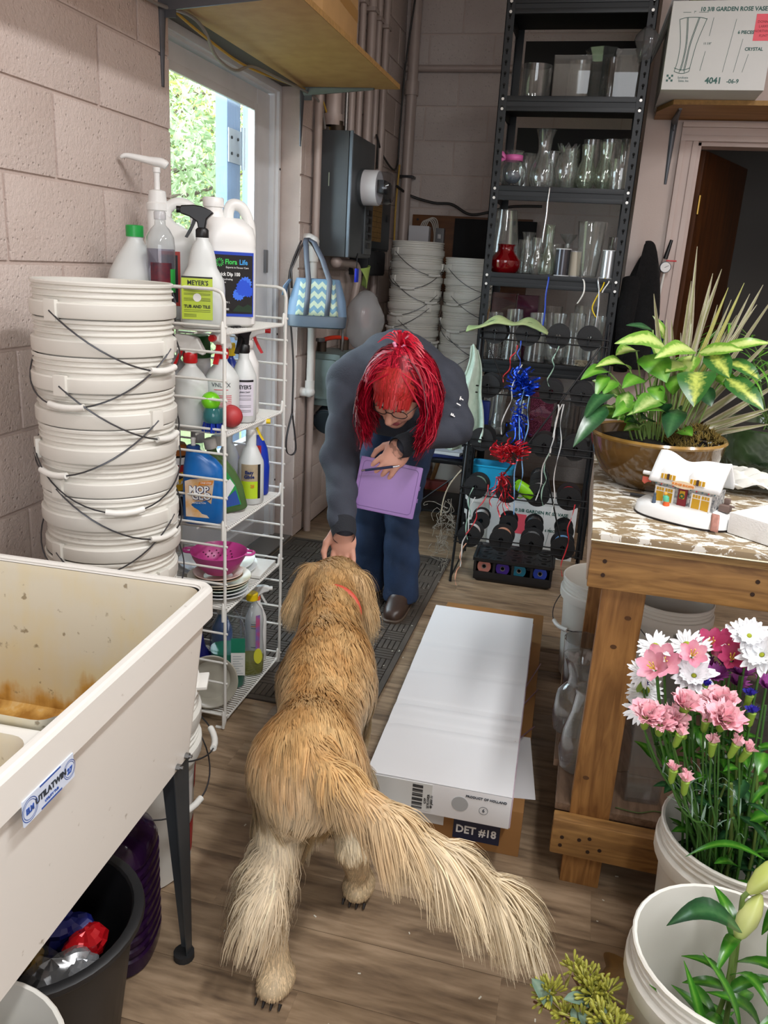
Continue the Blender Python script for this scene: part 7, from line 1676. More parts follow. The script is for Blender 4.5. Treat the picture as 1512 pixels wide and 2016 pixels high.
sg = obj('shop_sign', MB().cyl((.004, -.0415, .0815), (.004, -.0475, .0815), .016, 28), mat('sign_cream', '#e8d3b4', .4), SHOP)
sg.data.vertices.foreach_set('co', [c for v in sg.data.vertices for c in (.004+(v.co.x-.004)*1.55, v.co.y, .0815+(v.co.z-.0815)*.5)])
text('FUDGE SHOPPE', .0066, mat('orange_print', '#e08a2e', .4), sg, (.004, -.0479, .081), bold=.0002)
for q in range(12): obj('eave_light', MB().ball((-.068+q*.0125, -.0425, .0735), .0016, 6, 5), (red_pl, mat('teal_dot', '#2a5a66', .5))[q % 2], SHOP)
obj('hanging_sign_arm', MB().tube([(-.066, -.01, .083), (-.098, -.012, .083)], .0045, 8), snow, SHOP)
obj('hanging_sign', MB().prism([(-.098, .063), (-.092, .058), (-.086, .063), (-.080, .066), (-.080, .074), (-.098, .074)], -.0015, .0015, Matrix.Translation((0, -.012, 0)) @ Matrix.Rotation(R(90), 4, 'X')), mat('red_sign', '#c25a48', .5), SHOP, smooth=False)
obj('sleigh', MB().box(.07, .092, -.008, .012, .034, .048, .003).box(.074, .086, .006, .016, .048, .060, .003).box(.09, .10, -.004, .0, .046, .05, .001), mat('sleigh_brown', '#6d5a52', .6), SHOP)
# two tiny painted figures
obj('figure_blue', MB().loft([(.03, .0045, .004, 2, -.052, -.046), (.042, .004, .0035, 2, -.052, -.046), (.046, .0025, .0025, 2, -.052, -.046), (.051, .003, .003, 2, -.052, -.046), (.053, .001, .001, 2, -.052, -.046)], 10), mat('figure_slate', '#46566a', .6), SHOP)
fg = obj('figure_orange', MB().loft([(.028, .008, .006, 2, -.024, -.048), (.040, .006, .005, 2, -.024, -.048)], 12), mat('figure_orange', '#e2622a', .6), SHOP)
obj('figure_coat', MB().loft([(.040, .0062, .005, 2, -.025, -.048), (.050, .007, .005, 2, -.027, -.048), (.053, .003, .003, 2, -.028, -.048)], 12), mat('figure_mint', '#57b996', .6), fg)
obj('figure_head', MB().ball((-.0285, -.048, .056), .0042, 10, 8), mat('figure_blond', '#d9a33c', .6), fg)
# foam block, tissue, pen
fb = thing('foam_block', 'white moulded foam packing block at the bench edge', 'packing foam', (.318, 1.692, .887), R(-42))
foam = mat('white_foam', '#e6e6e4', .55, bump=.25, bscale=240)
obj('block', MB().box(0, .30, .0, .19, 0, .045, .006), foam, fb)
obj('recess', MB().lathe([(0, .0455), (.045, .0455), (.05, .0465)], 32, (.13, .095, 0)), mat('foam_recess', '#f2f2f0', .5), fb)
def tissue(u, v):
    return (.34 + .25*u, 2.02 + .17*v - .03*u, .889 + .035*max(0, math.sin(3.2*u+1.2*v))*(1-abs(2*v-1)*.6) + .012*abs(math.sin(13*u+7*v)) + .01*abs(math.sin(21*v-6*u)))
tag(obj('tissue_paper', MB().grid(tissue, 26, 18), mat('tissue_white', '#d4d2cb', .7), None, solid=.0008, ang=20), 'crumpled white tissue paper behind the cottage ornament', 'tissue paper')
pen = thing('ballpoint_pen', 'black ballpoint pen lying beside the cottage on the bench', 'pen', (.165, 1.893, .892), 0, rot=(0, R(90), R(-12)))
obj('barrel', MB().lathe([(0, -.03), (.0042, -.03), (.0045, .05), (.0035, .055), (0, .056)], 12), black_pl, pen)
obj('tip', MB().lathe([(.0042, -.03), (.0036, -.046), (.001, -.056), (0, -.057)], 12), MATS['bright_silver'], pen)
# under the bench
vase('bell shaped clear vase nearest the bench leg on the lower shelf', (.105, 1.80, .2115), [(.04, 0), (.05, .005), (.056, .05), (.05, .10), (.036, .15), (.031, .20), (.036, .215)], rz=0, group='vases under the bench')
vase('flask shaped clear vase with wide rim on the lower shelf', (.085, 1.97, .2115), [(.045, 0), (.055, .005), (.06, .05), (.052, .11), (.03, .135), (.028, .16), (.045, .21), (.05, .215)], group='vases under the bench')
vase('wide smoky glass behind the flask vase on the lower shelf', (.09, 2.13, .2115), P_taper(.042, .055, .19), glass_d, group='vases under the bench')
vase('tall square clear vase on the lower shelf right of the leg', (.245, 1.735, .2115), [(.052, 0), (.055, .012), (.066, .235)], poly=4, rz=R(50), th=.005, group='vases under the bench')
vase('smoky square glass block vase at the back of the lower shelf', (.56, 2.12, .2115), [(.085, 0), (.088, .006), (.095, .19)], glass_d, poly=4, rz=R(40), group='vases under the bench')
vase('plain glass cylinder beside the bucket under the bench', (.36, 2.2, .2115), P_cyl(.05, .23), glass_d, group='vases under the bench')
gb_ = make_bucket('white bucket in the shade at the back of the lower bench shelf'); gb_.location = (.315, 2.28, .2125); gb_.rotation_euler = (0, 0, R(40)); gb_.scale = (.8, .8, .8)
bk2 = make_bucket('empty white bucket standing behind the bench corner', bail_tilt=30); bk2.location = (.165, 2.73, .001); bk2.rotation_euler = (0, 0, R(-55))
for o in bk2.children:
    if o.name.startswith('body'):
        a0, a1, z0, z1 = R(195), R(222), .10, .20; rb = lambda z: .1287 + (z-.004)/.288*.015 + .0008
        obj('printed_label', MB().grid(lambda u, v: (rb(z0+(z1-z0)*v)*math.cos(a0+(a1-a0)*u), rb(z0+(z1-z0)*v)*math.sin(a0+(a1-a0)*u), z0+(z1-z0)*v), 8, 4), mat('label_photo', '#b9b4ae', .5, c2='#3c2f2c', vscale=28), o)
tag(obj('green_twine', MB().tube(curvepts([(.19, 1.66, .2135), (.24, 1.655, .2145), (.28, 1.675, .2135), (.33, 1.67, .2135)], 6), .0015, 5), mat('twine_green', '#4a5b2c', .8)), 'strand of green floral wire lying on the lower shelf', 'wire')
# flowers in a bucket
fbk = make_bucket('white bucket filled with cut carnations and daisies', bail_tilt=20, grip=False); fbk.location = (.405, 1.437, .001); fbk.rotation_euler = (0, 0, R(60))
stem_m = mat('flower_stem', '#3f6a2a', .5); caly = mat('calyx_green', '#86a83c', .45)
FB = Vector((.405, 1.437, 0))
def petal_disc(n, l_, w_, lift, curl_, layers=1, seed=0, tip=.25):
    b = MB(); rs = random.Random(seed)
    for ly in range(layers):
        for k in range(n):
            a = 2*PI*(k + .5*ly)/n + rs.uniform(-.12, .12); L_ = l_*(1-.22*ly)*rs.uniform(.88, 1.08); up = lift + .5*ly
            ca, sa = math.cos(a), math.sin(a)
            def f(u, v, ca=ca, sa=sa, L_=L_, up=up):
                r = .004 + L_*u; ww = w_*(math.sin(PI*min(1, u*.8+.12))**.7)*(v-.5)*(1 if u < .95 else tip*2)
                z = L_*(math.sin(up)*u + curl_*u*u) + abs(v-.5)*w_*.35
                r2 = .004 + L_*u*math.cos(up)
                return (ca*r2 - sa*ww, sa*r2 + ca*ww, z)
            b.grid(f, 4, 2)
    return b
def ruffle(n, r, h, seed):
    b = MB(); rs = random.Random(seed)
    for k in range(n):
        a = rs.uniform(0, 2*PI); q = r*math.sqrt(rs.random()); t_ = rs.uniform(0, 2*PI); L_ = rs.uniform(.5, 1)*r*.75
        ca, sa = math.cos(t_), math.sin(t_)
        def f(u, v):
            x = (v-.5)*L_; z = h*(.25 + .75*u)*(1 - .5*(q/r)**2) + .003*math.sin(v*16+k)*u
            o_ = q*(.35+.65*u) + .004*math.sin(v*14+k*2)*u
            return (math.cos(a)*o_ - math.sin(a)*x, math.sin(a)*o_ + math.cos(a)*x, z)
        b.grid(f, 6, 3)
    return b
proto = {}
def pm(k, mb):
    me = mb.mesh(k, True, 60); return me
pk_m = mat('carnation_pink', '#f7cdd3', .6, c2='#efaab8', vscale=70); wh_m = mat('daisy_white', '#eceef0', .55); al_m = mat('alstroemeria_pink', '#cf7f98', .5, c2='#e0a6b2', vscale=40); mu_m = mat('mum_purple', '#7c2f77', .5, c2='#98478f', vscale=60); ye_m = mat('daisy_centre', '#9aa31e', .7, bump=.6, bscale=400); bl_m = mat('statice_blue', '#3a2fae', .7); mg_m = mat('alstroemeria_magenta', '#a8335f', .5)
FM = {'daisy': (pm('petals', petal_disc(20, .030, .0085, .12, -.1, 1, 1)), wh_m), 'white': (pm('petals', petal_disc(15, .033, .013, .2, -.05, 2, 2)), wh_m), 'mum': (pm('petals', petal_disc(18, .022, .006, .45, .1, 2, 3)), mu_m), 'alst': (pm('petals', petal_disc(6, .038, .02, .85, -.25, 1, 4)), al_m), 'carn': (pm('petals', ruffle(34, .023, .022, 5)), pk_m), 'carnb': (pm('petals', ruffle(12, .010, .020, 6)), pk_m), 'blue': (pm('petals', ruffle(16, .010, .012, 7)), bl_m)}
for k in FM: FM[k][0].materials.append(FM[k][1])
CEN = MB().ball((0, 0, .003), .0085, 12, 8, (1, 1, .5)).mesh('flower_centre'); CEN.materials.append(ye_m)
CAL = MB().loft([(-.030, .0025, .0025, 2), (-.024, .0065, .0065, 2), (-.006, .008, .008, 2), (.002, .0095, .0095, 2), (.004, .007, .007, 2)], 10).mesh('calyx'); CAL.materials.append(caly)
STA = MB()
for k in range(5): STA.tube([(0, 0, 0), (.006*math.cos(k*1.26), .006*math.sin(k*1.26), .022)], [.0008, .0012], 4)
STA = STA.mesh('stamens'); STA.materials.append(mat('stamen_yellow', '#d9bf52', .6))
NMS = {'daisy': ('daisy', 'white daisy with green centre'), 'white': ('white_mum', 'creamy white chrysanthemum'), 'mum': ('purple_mum', 'purple chrysanthemum'), 'alst': ('alstroemeria', 'pink alstroemeria bloom'), 'carn': ('carnation', 'open pale pink carnation'), 'carnb': ('carnation', 'small pink carnation bud'), 'blue': ('statice', 'deep blue statice tuft')}
rs = random.Random(17)
NT = {}
for f_ in FLOWERS: NT[f_[0]] = NT.get(f_[0], 0) + 1
for (k, p, rk_) in FLOWERS:
    nm_, ds = NMS[k]
    lb_ = '%s in the flower bucket, %s' % (ds, 'leftmost of its kind' if rk_ == 0 else 'rightmost of its kind' if rk_ == NT[k]-1 else ORD[rk_] + ' of its kind from the left')
    t = thing(nm_, lb_, 'flower', p, 0, 'cut flowers in the bucket')
    P_ = Vector(p); ax = Vector((-.35 + rs.uniform(-.4, .4), -.75 + rs.uniform(-.3, .3), .75)).normalized() if k in ('daisy', 'white', 'alst') else Vector((rs.uniform(-.3, .3), -.25 + rs.uniform(-.2, .2), 1)).normalized()
    q_ = ax.to_track_quat('Z', 'Y')
    fo = bpy.data.objects.new('bloom', FM[k][0]); col.objects.link(fo); fo.parent = t; fo.rotation_euler = (q_ @ Euler((0, 0, rs.uniform(0, 6))).to_quaternion()).to_euler()
    s_ = rs.uniform(.95, 1.2)*(1.2 if k == 'carn' else 1); fo.scale = (s_, s_, s_)
    if k == 'alst' and P_.x > .27:
        fo.data = fo.data.copy(); fo.data.materials[0] = mg_m
    if k in ('daisy', 'white') or k == 'alst':
        c_ = bpy.data.objects.new('flower_centre', CEN if k != 'alst' else STA); col.objects.link(c_); c_.parent = t; c_.rotation_euler = q_.to_euler()
        if k == 'white': c_.scale = (.5, .5, .5)
    if k.startswith('carn') or k == 'blue':
        c_ = bpy.data.objects.new('calyx', CAL); col.objects.link(c_); c_.parent = t; c_.rotation_euler = q_.to_euler()
        if k != 'carn': c_.scale = (.8, .8, .9)
    ft = FB + Vector((rs.uniform(-.09, .09), rs.uniform(-.09, .05), .05))
    en = Vector((FB.x + (P_.x-FB.x)*.62, FB.y + (P_.y-FB.y)*.62 - .0, .40))
    if (en - Vector((FB.x, FB.y, .40))).length > .12: en = Vector((FB.x, FB.y, .40)) + (en - Vector((FB.x, FB.y, .40))).normalized()*.12
    off = -.028 if k.startswith('carn') else -.004
    pts = curvepts([ft - P_, en - P_, (en - P_)*.35 + Vector((0, 0, -.03)), ax*off], 5)
    so = obj('stem', MB().tube(pts, .0018 if k.startswith('carn') or k == 'blue' else .0024, 5), stem_m, t)
    for q in range(3):
        pp_ = pts[6 + q*2]; a = rs.uniform(0, 2*PI)
        if k.startswith('carn'): leaf(so, pp_, pp_ + Vector((.03*math.cos(a), .03*math.sin(a), .02)), .004, LM['e'], n=4, shape=1)
        else: leaf(so, pp_, pp_ + Vector((.05*math.cos(a), .05*math.sin(a), .012)), .022, LM['n' if q else 'd'], n=5)
# extra greenery filling the bucket
gr_ = thing('greenery_bunch', 'dense green stems and leaves filling the flower bucket', 'greenery', FB, 0)
for i in range(44):
    a = rs.uniform(0, 2*PI); q = rs.uniform(.02, .105); x, y = q*math.cos(a), q*math.sin(a)
    z1 = rs.uniform(.38, .62)
    s0 = obj('stem', MB().tube(curvepts([(x*.5, y*.5, .05), (x, y, .36), (x*1.25 + .03*rs.uniform(-1, 1), y*1.25, z1)], 4), rs.uniform(.002, .0042), 5), (stem_m, mat('stem_olive', '#5d7434', .5))[i % 2], gr_)
    for q2 in range(3):
        z = rs.uniform(.3, z1); p = Vector((x*(1+.25*max(0, (z-.36)/.3)), y*(1+.25*max(0, (z-.36)/.3)), z)); a2 = rs.uniform(0, 2*PI)
        leaf(s0, p, p + Vector((.06*math.cos(a2), .06*math.sin(a2), rs.uniform(-.03, .035))), rs.uniform(.014, .034), LM['nd'[i % 2]], n=5, wave=.15)
# lily bucket
lbk = make_bucket('white bucket with lily stems in the right foreground', bail_tilt=25, grip=False); lbk.location = (.338, 1.118, .001); lbk.rotation_euler = (0, 0, R(80))
ob = obj('water', MB().lathe([(0, .10), (.1285, .10)], 36), thin_glass('cloudy_water', (.8, .8, .76, 1), .03, 1.2, .25, (.6, .59, .54, 1)), lbk)
LB = Vector((.338, 1.118, 0))
lil = [((.33, 1.02, .15), (.345, 1.12, .33), (.338, 1.136, .465), 'lily stem with a large green bud in front of the carnations', (.360, 1.150, .487)), ((.30, 1.08, .12), (.33, 1.09, .30), (.334, 1.113, .395), 'lily stem with a pale green bud above the near bucket', (.345, 1.124, .422)), ((.35, 1.15, .12), (.40, 1.03, .34), (.47, .98, .44), 'lily stem leaning out of the near bucket to the right', (.49, .985, .50))]
budm = mat('lily_bud', '#a9b45e', .4, c2='#c9cc8c', vscale=14, stretch=(1, 1, .2))
for i, (p0, p1, p2, l_, bd) in enumerate(lil):
    t = thing('lily_stem', l_, 'flower', (0, 0, 0), 0, 'lily stems in the near bucket')
    pts = curvepts([p0, p1, p2], 8); st_ = obj('stem', MB().tube(pts + [Vector(bd)], .0042, 8), mat('stem_olive', '#5d7434', .5), t)
    ax = (Vector(bd) - Vector(p2)).normalized(); q_ = ax.to_track_quat('Z', 'Y').to_matrix().to_4x4()
    b = MB().loft([(0, .003, .003, 2), (.012, .010, .010, 2.3), (.035, .0155, .0155, 2.5), (.055, .0145, .0145, 2.5), (.072, .009, .009, 2.2), (.082, .003, .003, 2)], 18)
    b.xf(Matrix.Translation(bd) @ q_ @ Matrix.Translation((0, 0, -.025))); obj('bud', b, budm, t)
    for k in range(8):
        p = pts[3 + k + (k > 4)]; a = k*2.4 + i; l2 = rs.uniform(.07, .115)
        leaf(st_, p, p + Vector((l2*math.cos(a), l2*math.sin(a)*.9 - .01, rs.uniform(-.01, .05))), rs.uniform(.020, .030), LM['n'], arch=rs.uniform(.1, .35), fold=.25, n=8)
big = thing('lily_leaves', 'broad dark green leaves arching over the near bucket rim', 'leaves', (0, 0, 0))
for (b0, t0, w_, ar) in (((.40, 1.10, .43), (.29, 1.09, .42), .05, .35), ((.37, 1.0, .30), (.27, 1.03, .36), .016, .05), ((.36, 1.0, .30), (.315, 1.05, .40), .018, .02), ((.40, 1.00, .33), (.33, 1.02, .45), .024, .1), ((.33, .93, .33), (.26, .95, .30), .06, .3), ((.47, 1.30, .42), (.34, 1.29, .40), .02, .25), ((.42, .95, .35), (.36, .93, .28), .05, .3), ((.47, 1.02, .42), (.43, .94, .38), .04, .2), ((.45, 1.1, .45), (.49, 1.04, .36), .045, .2), ((.40, .9, .36), (.46, .86, .35), .04, .2), ((.46, .98, .40), (.40, .90, .42), .035, .2), ((.48, 1.12, .5), (.43, 1.06, .42), .03, .3), ((.50, 1.18, .46), (.44, 1.14, .40), .03, .2), ((.47, .94, .36), (.42, .87, .30), .04, .25), ((.38, .90, .30), (.31, .88, .24), .045, .3), ((.49, 1.05, .48), (.46, .98, .50), .028, .1)):
    b0, t0 = Vector(b0) - Vector((.062, 0, 0)), Vector(t0) - Vector((.062, 0, 0))
    leaf(big, b0, t0, w_, LM['n' if w_ != .05 else 'd'], arch=ar, fold=.2, n=10)
# seeded eucalyptus
eu = thing('seeded_eucalyptus', 'seeded eucalyptus branch with yellow green seed clusters in the foreground', 'branch', (0, 0, 0))
sdm = mat('seed_yellow', '#a3a03c', .5, c2='#8c8f3a', vscale=90); twm = mat('euc_twig', '#6d4a3a', .6)
SEED = MB().loft([(0, .0008, .0008, 2), (.006, .0016, .0016, 2), (.012, .0026, .0026, 2), (.015, .0024, .0024, 2), (.018, .0008, .0008, 2)], 7)
main = [((.24, .93, .20), (.14, 1.04, .22), (.05, 1.13, .165)), ((.25, .93, .20), (.155, 1.05, .24), (.11, 1.17, .20)), ((.25, .93, .22), (.165, 1.0, .27), (.15, 1.12, .22)), ((.25, .92, .20), (.17, .98, .24), (.12, 1.05, .20))]
for mi, mp_ in enumerate(main):
    pts = curvepts(mp_, 8); tg = obj('twig', MB().tube(pts, .0022, 6), twm, eu)
    for cl in range(7):
        c = pts[min(len(pts)-1, 3 + cl*2)] + Vector((rs.uniform(-.015, .015), rs.uniform(-.01, .02), rs.uniform(.0, .02)))
        b = MB()
        for s in range(38):
            d = Vector((rs.gauss(0, 1), rs.gauss(0, 1), rs.gauss(.5, .8))).normalized(); o_ = c + d*rs.uniform(.002, .02)
            q_ = d.to_track_quat('Z', 'Y').to_matrix().to_4x4()
            b.add([Matrix.Translation(o_) @ q_ @ Vector(v) for v in SEED.v], SEED.f)
        obj('seed_cluster', b, sdm, tg, kind='stuff')
    for q in range(4):
        p = pts[4 + q*3]; a = rs.uniform(0, 6)
        leaf(tg, p, p + Vector((.05*math.cos(a), .05*math.sin(a), .02)), .028, LM['e'], shape=2, n=6)
dl = thing('dry_leaf', 'curled brown dead leaf leaning on the near bucket', 'leaf', (0, 0, 0))
leaf(dl, (.245, 1.30, .115), (.196, 1.40, .012), .045, mat('dead_leaf', '#5f4520', .7, c2='#7a5a26', vscale=20), up=(-.6, -.5, .6), arch=.2, shape=2, fold=.5)
obj('leaf_stalk', MB().tube([(.245, 1.30, .115), (.247, 1.262, .16)], .0015, 5), twm, dl)
# boxes on the floor
fb1 = thing('cardboard_box', 'long brown cardboard box with navy label under the white box', 'box', (-.012, 1.685, 0), R(1.3))
kr = mat('kraft_box', '#94693a', .7, var=.1, vscale=7)
obj('carton', MB().box(-.37, 0, 0, 1.2, 0, .129, .003), kr, fb1)
nv = obj('label_sheet', MB().box(-.165, -.05, -.0012, 0, .022, .112), mat('navy_label', '#1b1f3a', .4), fb1, smooth=False)
text('DET #18', .030, white_ink, nv, (-.1085, -.0016, .050), bold=.0008, xs=.9)
text('RICH', .02, white_ink, nv, (-.072, -.0016, .088))
obj('pale_label', MB().box(-.34, -.19, -.0012, 0, .05, .120), mat('carton_white', '#d6d7d6', .6), fb1, smooth=False)
wb_ = thing('flower_box', 'long white flower shipping box lying on the floor', 'box', (-.041, 1.612, .130), R(1.6))
wc = mat('box_white_card', '#e3e4e6', .5, var=.02, vscale=3)
b = MB(); ny = 60
def top(u, v):
    y = 1.03*v; z = .0865
    for c0, dp in ((.215, .005), (.32, .006), (.52, .0035), (.70, .003)): z += dp*math.exp(-((y-c0-.01*u)/.008)**2)*(1 if u > .02 else 0) - dp*.9*math.exp(-((y-c0-.018-.01*u)/.012)**2)
    return (-.345 + .345*u, y, z)
obj('lid_top', MB().grid(top, 12, ny), wc, wb_, ang=60)
obj('carton', MB().box(-.345, 0, 0, 1.03, 0, .085, .003), wc, wb_)
obj('side_flap', MB().box(-.001, .003, .005, 1.0, .0, .080, .001), mat('lilac_print_side', '#c9bcc6', .6, c2='#a98f9a', vscale=12), wb_)
sl_ = obj('shipping_label', MB().box(-.34, -.185, -.0014, 0, .008, .082), mat('clear_tape_label', '#d3d5d3', .25), wb_, smooth=False)
bcm = MB()
for i in range(22):
    if i % 4 != 2: bcm.box(-.232, -.207, -.0021, -.0015, .012+i*.0030, .0135+i*.0030+(.0006 if i % 3 else 0))
obj('barcode', bcm, black_ink, sl_, smooth=False, kind='stuff')
for i, s in enumerate(('GYP', 'SEYLOVER', '49 JAN 11')): text(s, .0085, black_ink, sl_, mtx=Matrix.Translation((-.2+i*.0075, -.0019, .036)) @ Matrix.Rotation(R(-90), 4, 'Y'))
text('PRODUCT OF HOLLAND', .0085, mat('slate_print', '#3e4650', .5), wb_, (-.058, -.0008, .069), bold=.0002)
obj('vent_hole', MB().cyl((-.118, .0005, .045), (-.118, -.0012, .045), .0195, 28), mat('vent_grey', '#a9acae', .7), wb_)
obj('number_ring', MB().lathe([(.0098, 0), (.0104, 0)], 24).xf(Matrix.Translation((-.062, -.0008, .038)) @ Matrix.Rotation(R(90), 4, 'X')), MATS['slate_print'], wb_, solid=.0006)
text('6', .013, MATS['slate_print'], wb_, (-.062, -.0008, .038))
pg = thing('paper_sheet', 'white paper sheet sticking out between the two floor boxes', 'paper', (0, 0, 0))
obj('sheet', MB().prism([(-.25, 1.70), (.012, 1.745), (-.022, 2.02), (-.28, 2.0)], .1292, .1298), pap, pg, smooth=False)
for i, (y0, y1) in enumerate(((2.02, 2.32), (2.1, 2.5), (1.85, 2.1))):
    tag(obj('packing_strap', MB().tube([(-.050-.028*(y0-1.6), y0, .214), (-.006-.0227*(y1-1.685), y1, .12)], .002, 5), mat('mauve_strap', '#8e6d7c', .4)), ('first', 'second', 'third')[i] + ' mauve packing strap down the side of the floor boxes', 'strap', 'mauve packing straps')
# rubber mat with basket weave ribs
mtm = mat('mat_brown_black', '#4b433b', .75, var=.25, vscale=6); mtb = mat('mat_base', '#2b2622', .85)
rug = thing('rubber_mat', 'dark brown rubber door mat with basket weave ribs', 'mat', (0, 0, 0))
MX0, MX1, MY0, MY1 = -1.345, -.528, 2.15, 3.685
obj('mat_base', MB().box(MX0, MX1, MY0, MY1, .0005, .005, .001), mtb, rug)
obj('border', MB().box(MX0, MX1, MY0, MY0+.02, .005, .008), mtm, rug, smooth=False); obj('border', MB().box(MX0, MX1, MY1-.02, MY1, .005, .008), mtm, rug, smooth=False); obj('border', MB().box(MX1-.02, MX1, MY0+.02, MY1-.02, .005, .008), mtm, rug, smooth=False); obj('border', MB().box(MX0, MX0+.02, MY0+.02, MY1-.02, .005, .008), mtm, rug, smooth=False)
cs = .0775
RH = MB().box(-cs*.47, cs*.47, -cs*.10, cs*.10, .005, .0105, .0015).mesh('rib'); RH.materials.append(mtm)
RV = MB().box(-cs*.10, cs*.10, -cs*.47, cs*.47, .005, .0105, .0015).mesh('rib'); RV.materials.append(mtm)
ribs = []
for j in range(int((MY1-MY0-.04)/cs)):
    for i in range(int((MX1-MX0-.04)/cs)):
        cx, cy = MX1-.02-cs*(i+.5), MY0+.02+cs*(j+.5)
        for q in range(4):
            o_ = (q-1.5)*cs*.25
            ribs.append((cx, cy+o_, RH, (i, j)) if (i+j) % 2 else (cx+o_, cy, RV, (i, j)))
ribs.sort(key=lambda r_: (-(1 if r_[0] > -.85 else 0), r_[1]))
for r_ in ribs[:300]:
    o = bpy.data.objects.new('rib', r_[2]); col.objects.link(o); o.parent = rug; o.location = (r_[0], r_[1], 0)
b = MB()
for r_ in ribs[300:]:
    hx, hy = (cs*.47, cs*.10) if r_[2] is RH else (cs*.10, cs*.47)
    b.box(r_[0]-hx, r_[0]+hx, r_[1]-hy, r_[1]+hy, .005, .0105)
obj('far_ribs', b, mtm, rug, smooth=False, kind='stuff')
rs = random.Random(41); spm = mat('petal_scrap', '#d7d3c4', .7)
b = MB()
for i in range(90):
    x, y = rs.uniform(-.9, -.5), rs.uniform(2.2, 3.6)
    if i > 60: x, y = rs.uniform(-.7, .25), rs.uniform(1.0, 1.9)
    z = .0107 if i <= 60 else .0006; a = rs.uniform(0, 6); l_ = rs.uniform(.003, .008)
    b.cbox((x, y, z+.0006), (l_, l_*.4, .0012), a)
tag(obj('petal_scraps', b, spm, None, smooth=False), 'scattered tiny pale petal and leaf scraps on the floor', 'scraps', kind='stuff')
# organic bodies (smooth-blended limbs, meshed as one surface)
A3 = lambda *p: np.array(p, float)
def rcone(P, a, b, ra, rb, sq=None):
    a, b = A3(*a), A3(*b); d = b - a; t = np.clip(((P - a) @ d)/(d @ d), 0, 1)
    q = P - (a + t[..., None]*d)
    if sq is not None: q = q*np.array(sq)
    return np.sqrt((q*q).sum(-1)) - (ra + (rb-ra)*t)
def ellip(P, c, r, Rm=None):
    q = P - A3(*c)
    if Rm is not None: q = q @ Rm
    r = np.array(r); k0 = np.sqrt(((q/r)**2).sum(-1)); k1 = np.sqrt(((q/(r*r))**2).sum(-1)) + 1e-9
    return k0*(k0-1)/k1
def smin(a, b, k):
    h = np.maximum(k - np.abs(a-b), 0)/k
    return np.minimum(a, b) - h*h*k*.25
def sdf_mesh(fn, lo, hi, res):
    ax = [np.arange(lo[i], hi[i]+res, res) for i in range(3)]
    P = np.stack(np.meshgrid(*ax, indexing='ij'), -1); V = fn(P); sh = V.shape
    ins = V < 0
    c = [V[i:sh[0]-1+i, j:sh[1]-1+j, k:sh[2]-1+k] for i in (0, 1) for j in (0, 1) for k in (0, 1)]
    cs_ = np.stack(c, -1); act = (cs_.min(-1) < 0) & (cs_.max(-1) >= 0)
    idx = -np.ones(act.shape, int); n = act.sum(); idx[act] = np.arange(n)
    cv = cs_[act]; off = np.array([(i, j, k) for i in (0, 1) for j in (0, 1) for k in (0, 1)], float)
    acc = np.zeros((n, 3)); cnt_ = np.zeros(n)
    for e0 in range(8):
        for e1 in range(e0+1, 8):
            if np.abs(off[e0]-off[e1]).sum() != 1: continue
            a, b = cv[:, e0], cv[:, e1]; m_ = (a < 0) != (b < 0)
            t = np.where(m_, a/(a-b+1e-12), 0)[:, None]; p = off[e0] + (off[e1]-off[e0])*t
            acc[m_] += p[m_]; cnt_[m_] += 1
    ijk = np.argwhere(act); vs = (ijk + acc/cnt_[:, None])*res + np.array([a_[0] for a_ in ax])
    fs = []
    for d in range(3):
        u, v = (d+1) % 3, (d+2) % 3
        s0 = [slice(None)]*3; s1 = [slice(None)]*3; s0[d] = slice(0, -1); s1[d] = slice(1, None)
        A_, B_ = ins[tuple(s0)], ins[tuple(s1)]; ed = np.argwhere(A_ != B_)
        ok = (ed[:, u] > 0) & (ed[:, v] > 0) & (ed[:, u] < sh[u]-1) & (ed[:, v] < sh[v]-1); ed = ed[ok]
        fl_ = A_[tuple(ed.T)]
        q = []
        for du, dv in ((-1, -1), (0, -1), (0, 0), (-1, 0)):
            e = ed.copy(); e[:, u] += du; e[:, v] += dv; q.append(idx[tuple(e.T)])
        q = np.stack(q, -1); q = np.where(fl_[:, None], q, q[:, ::-1]); fs.append(q)
    return vs, np.concatenate(fs)
def np_mesh(name, vs, fs, cols=None, normals=None, smooth=True):
    me = bpy.data.meshes.new(name); me.from_pydata(np.asarray(vs).tolist(), [], np.asarray(fs).tolist()); me.update()
    if smooth: me.polygons.foreach_set('use_smooth', [True]*len(me.polygons))
    if cols is not None:
        a = me.color_attributes.new('coat', 'FLOAT_COLOR', 'POINT'); a.data.foreach_set('color', np.c_[cols, np.ones(len(cols))].ravel())
    if normals is not None: me.normals_split_custom_set_from_vertices(normals.tolist())
    return me
def vnormals(vs, fs):
    n = np.cross(vs[fs[:, 2]]-vs[fs[:, 0]], vs[fs[:, 3]]-vs[fs[:, 1]]); N_ = np.zeros_like(vs)
    for k in range(4): np.add.at(N_, fs[:, k], n)
    return N_/(np.linalg.norm(N_, axis=1)[:, None]+1e-12)
def wob(p, s, k=0.0):
    return np.sin(p[:, 0]*s+k)*np.sin(p[:, 1]*s*1.3+1.7*k) + np.sin(p[:, 2]*s*.9+2.3*k+p[:, 0]*s*.5)
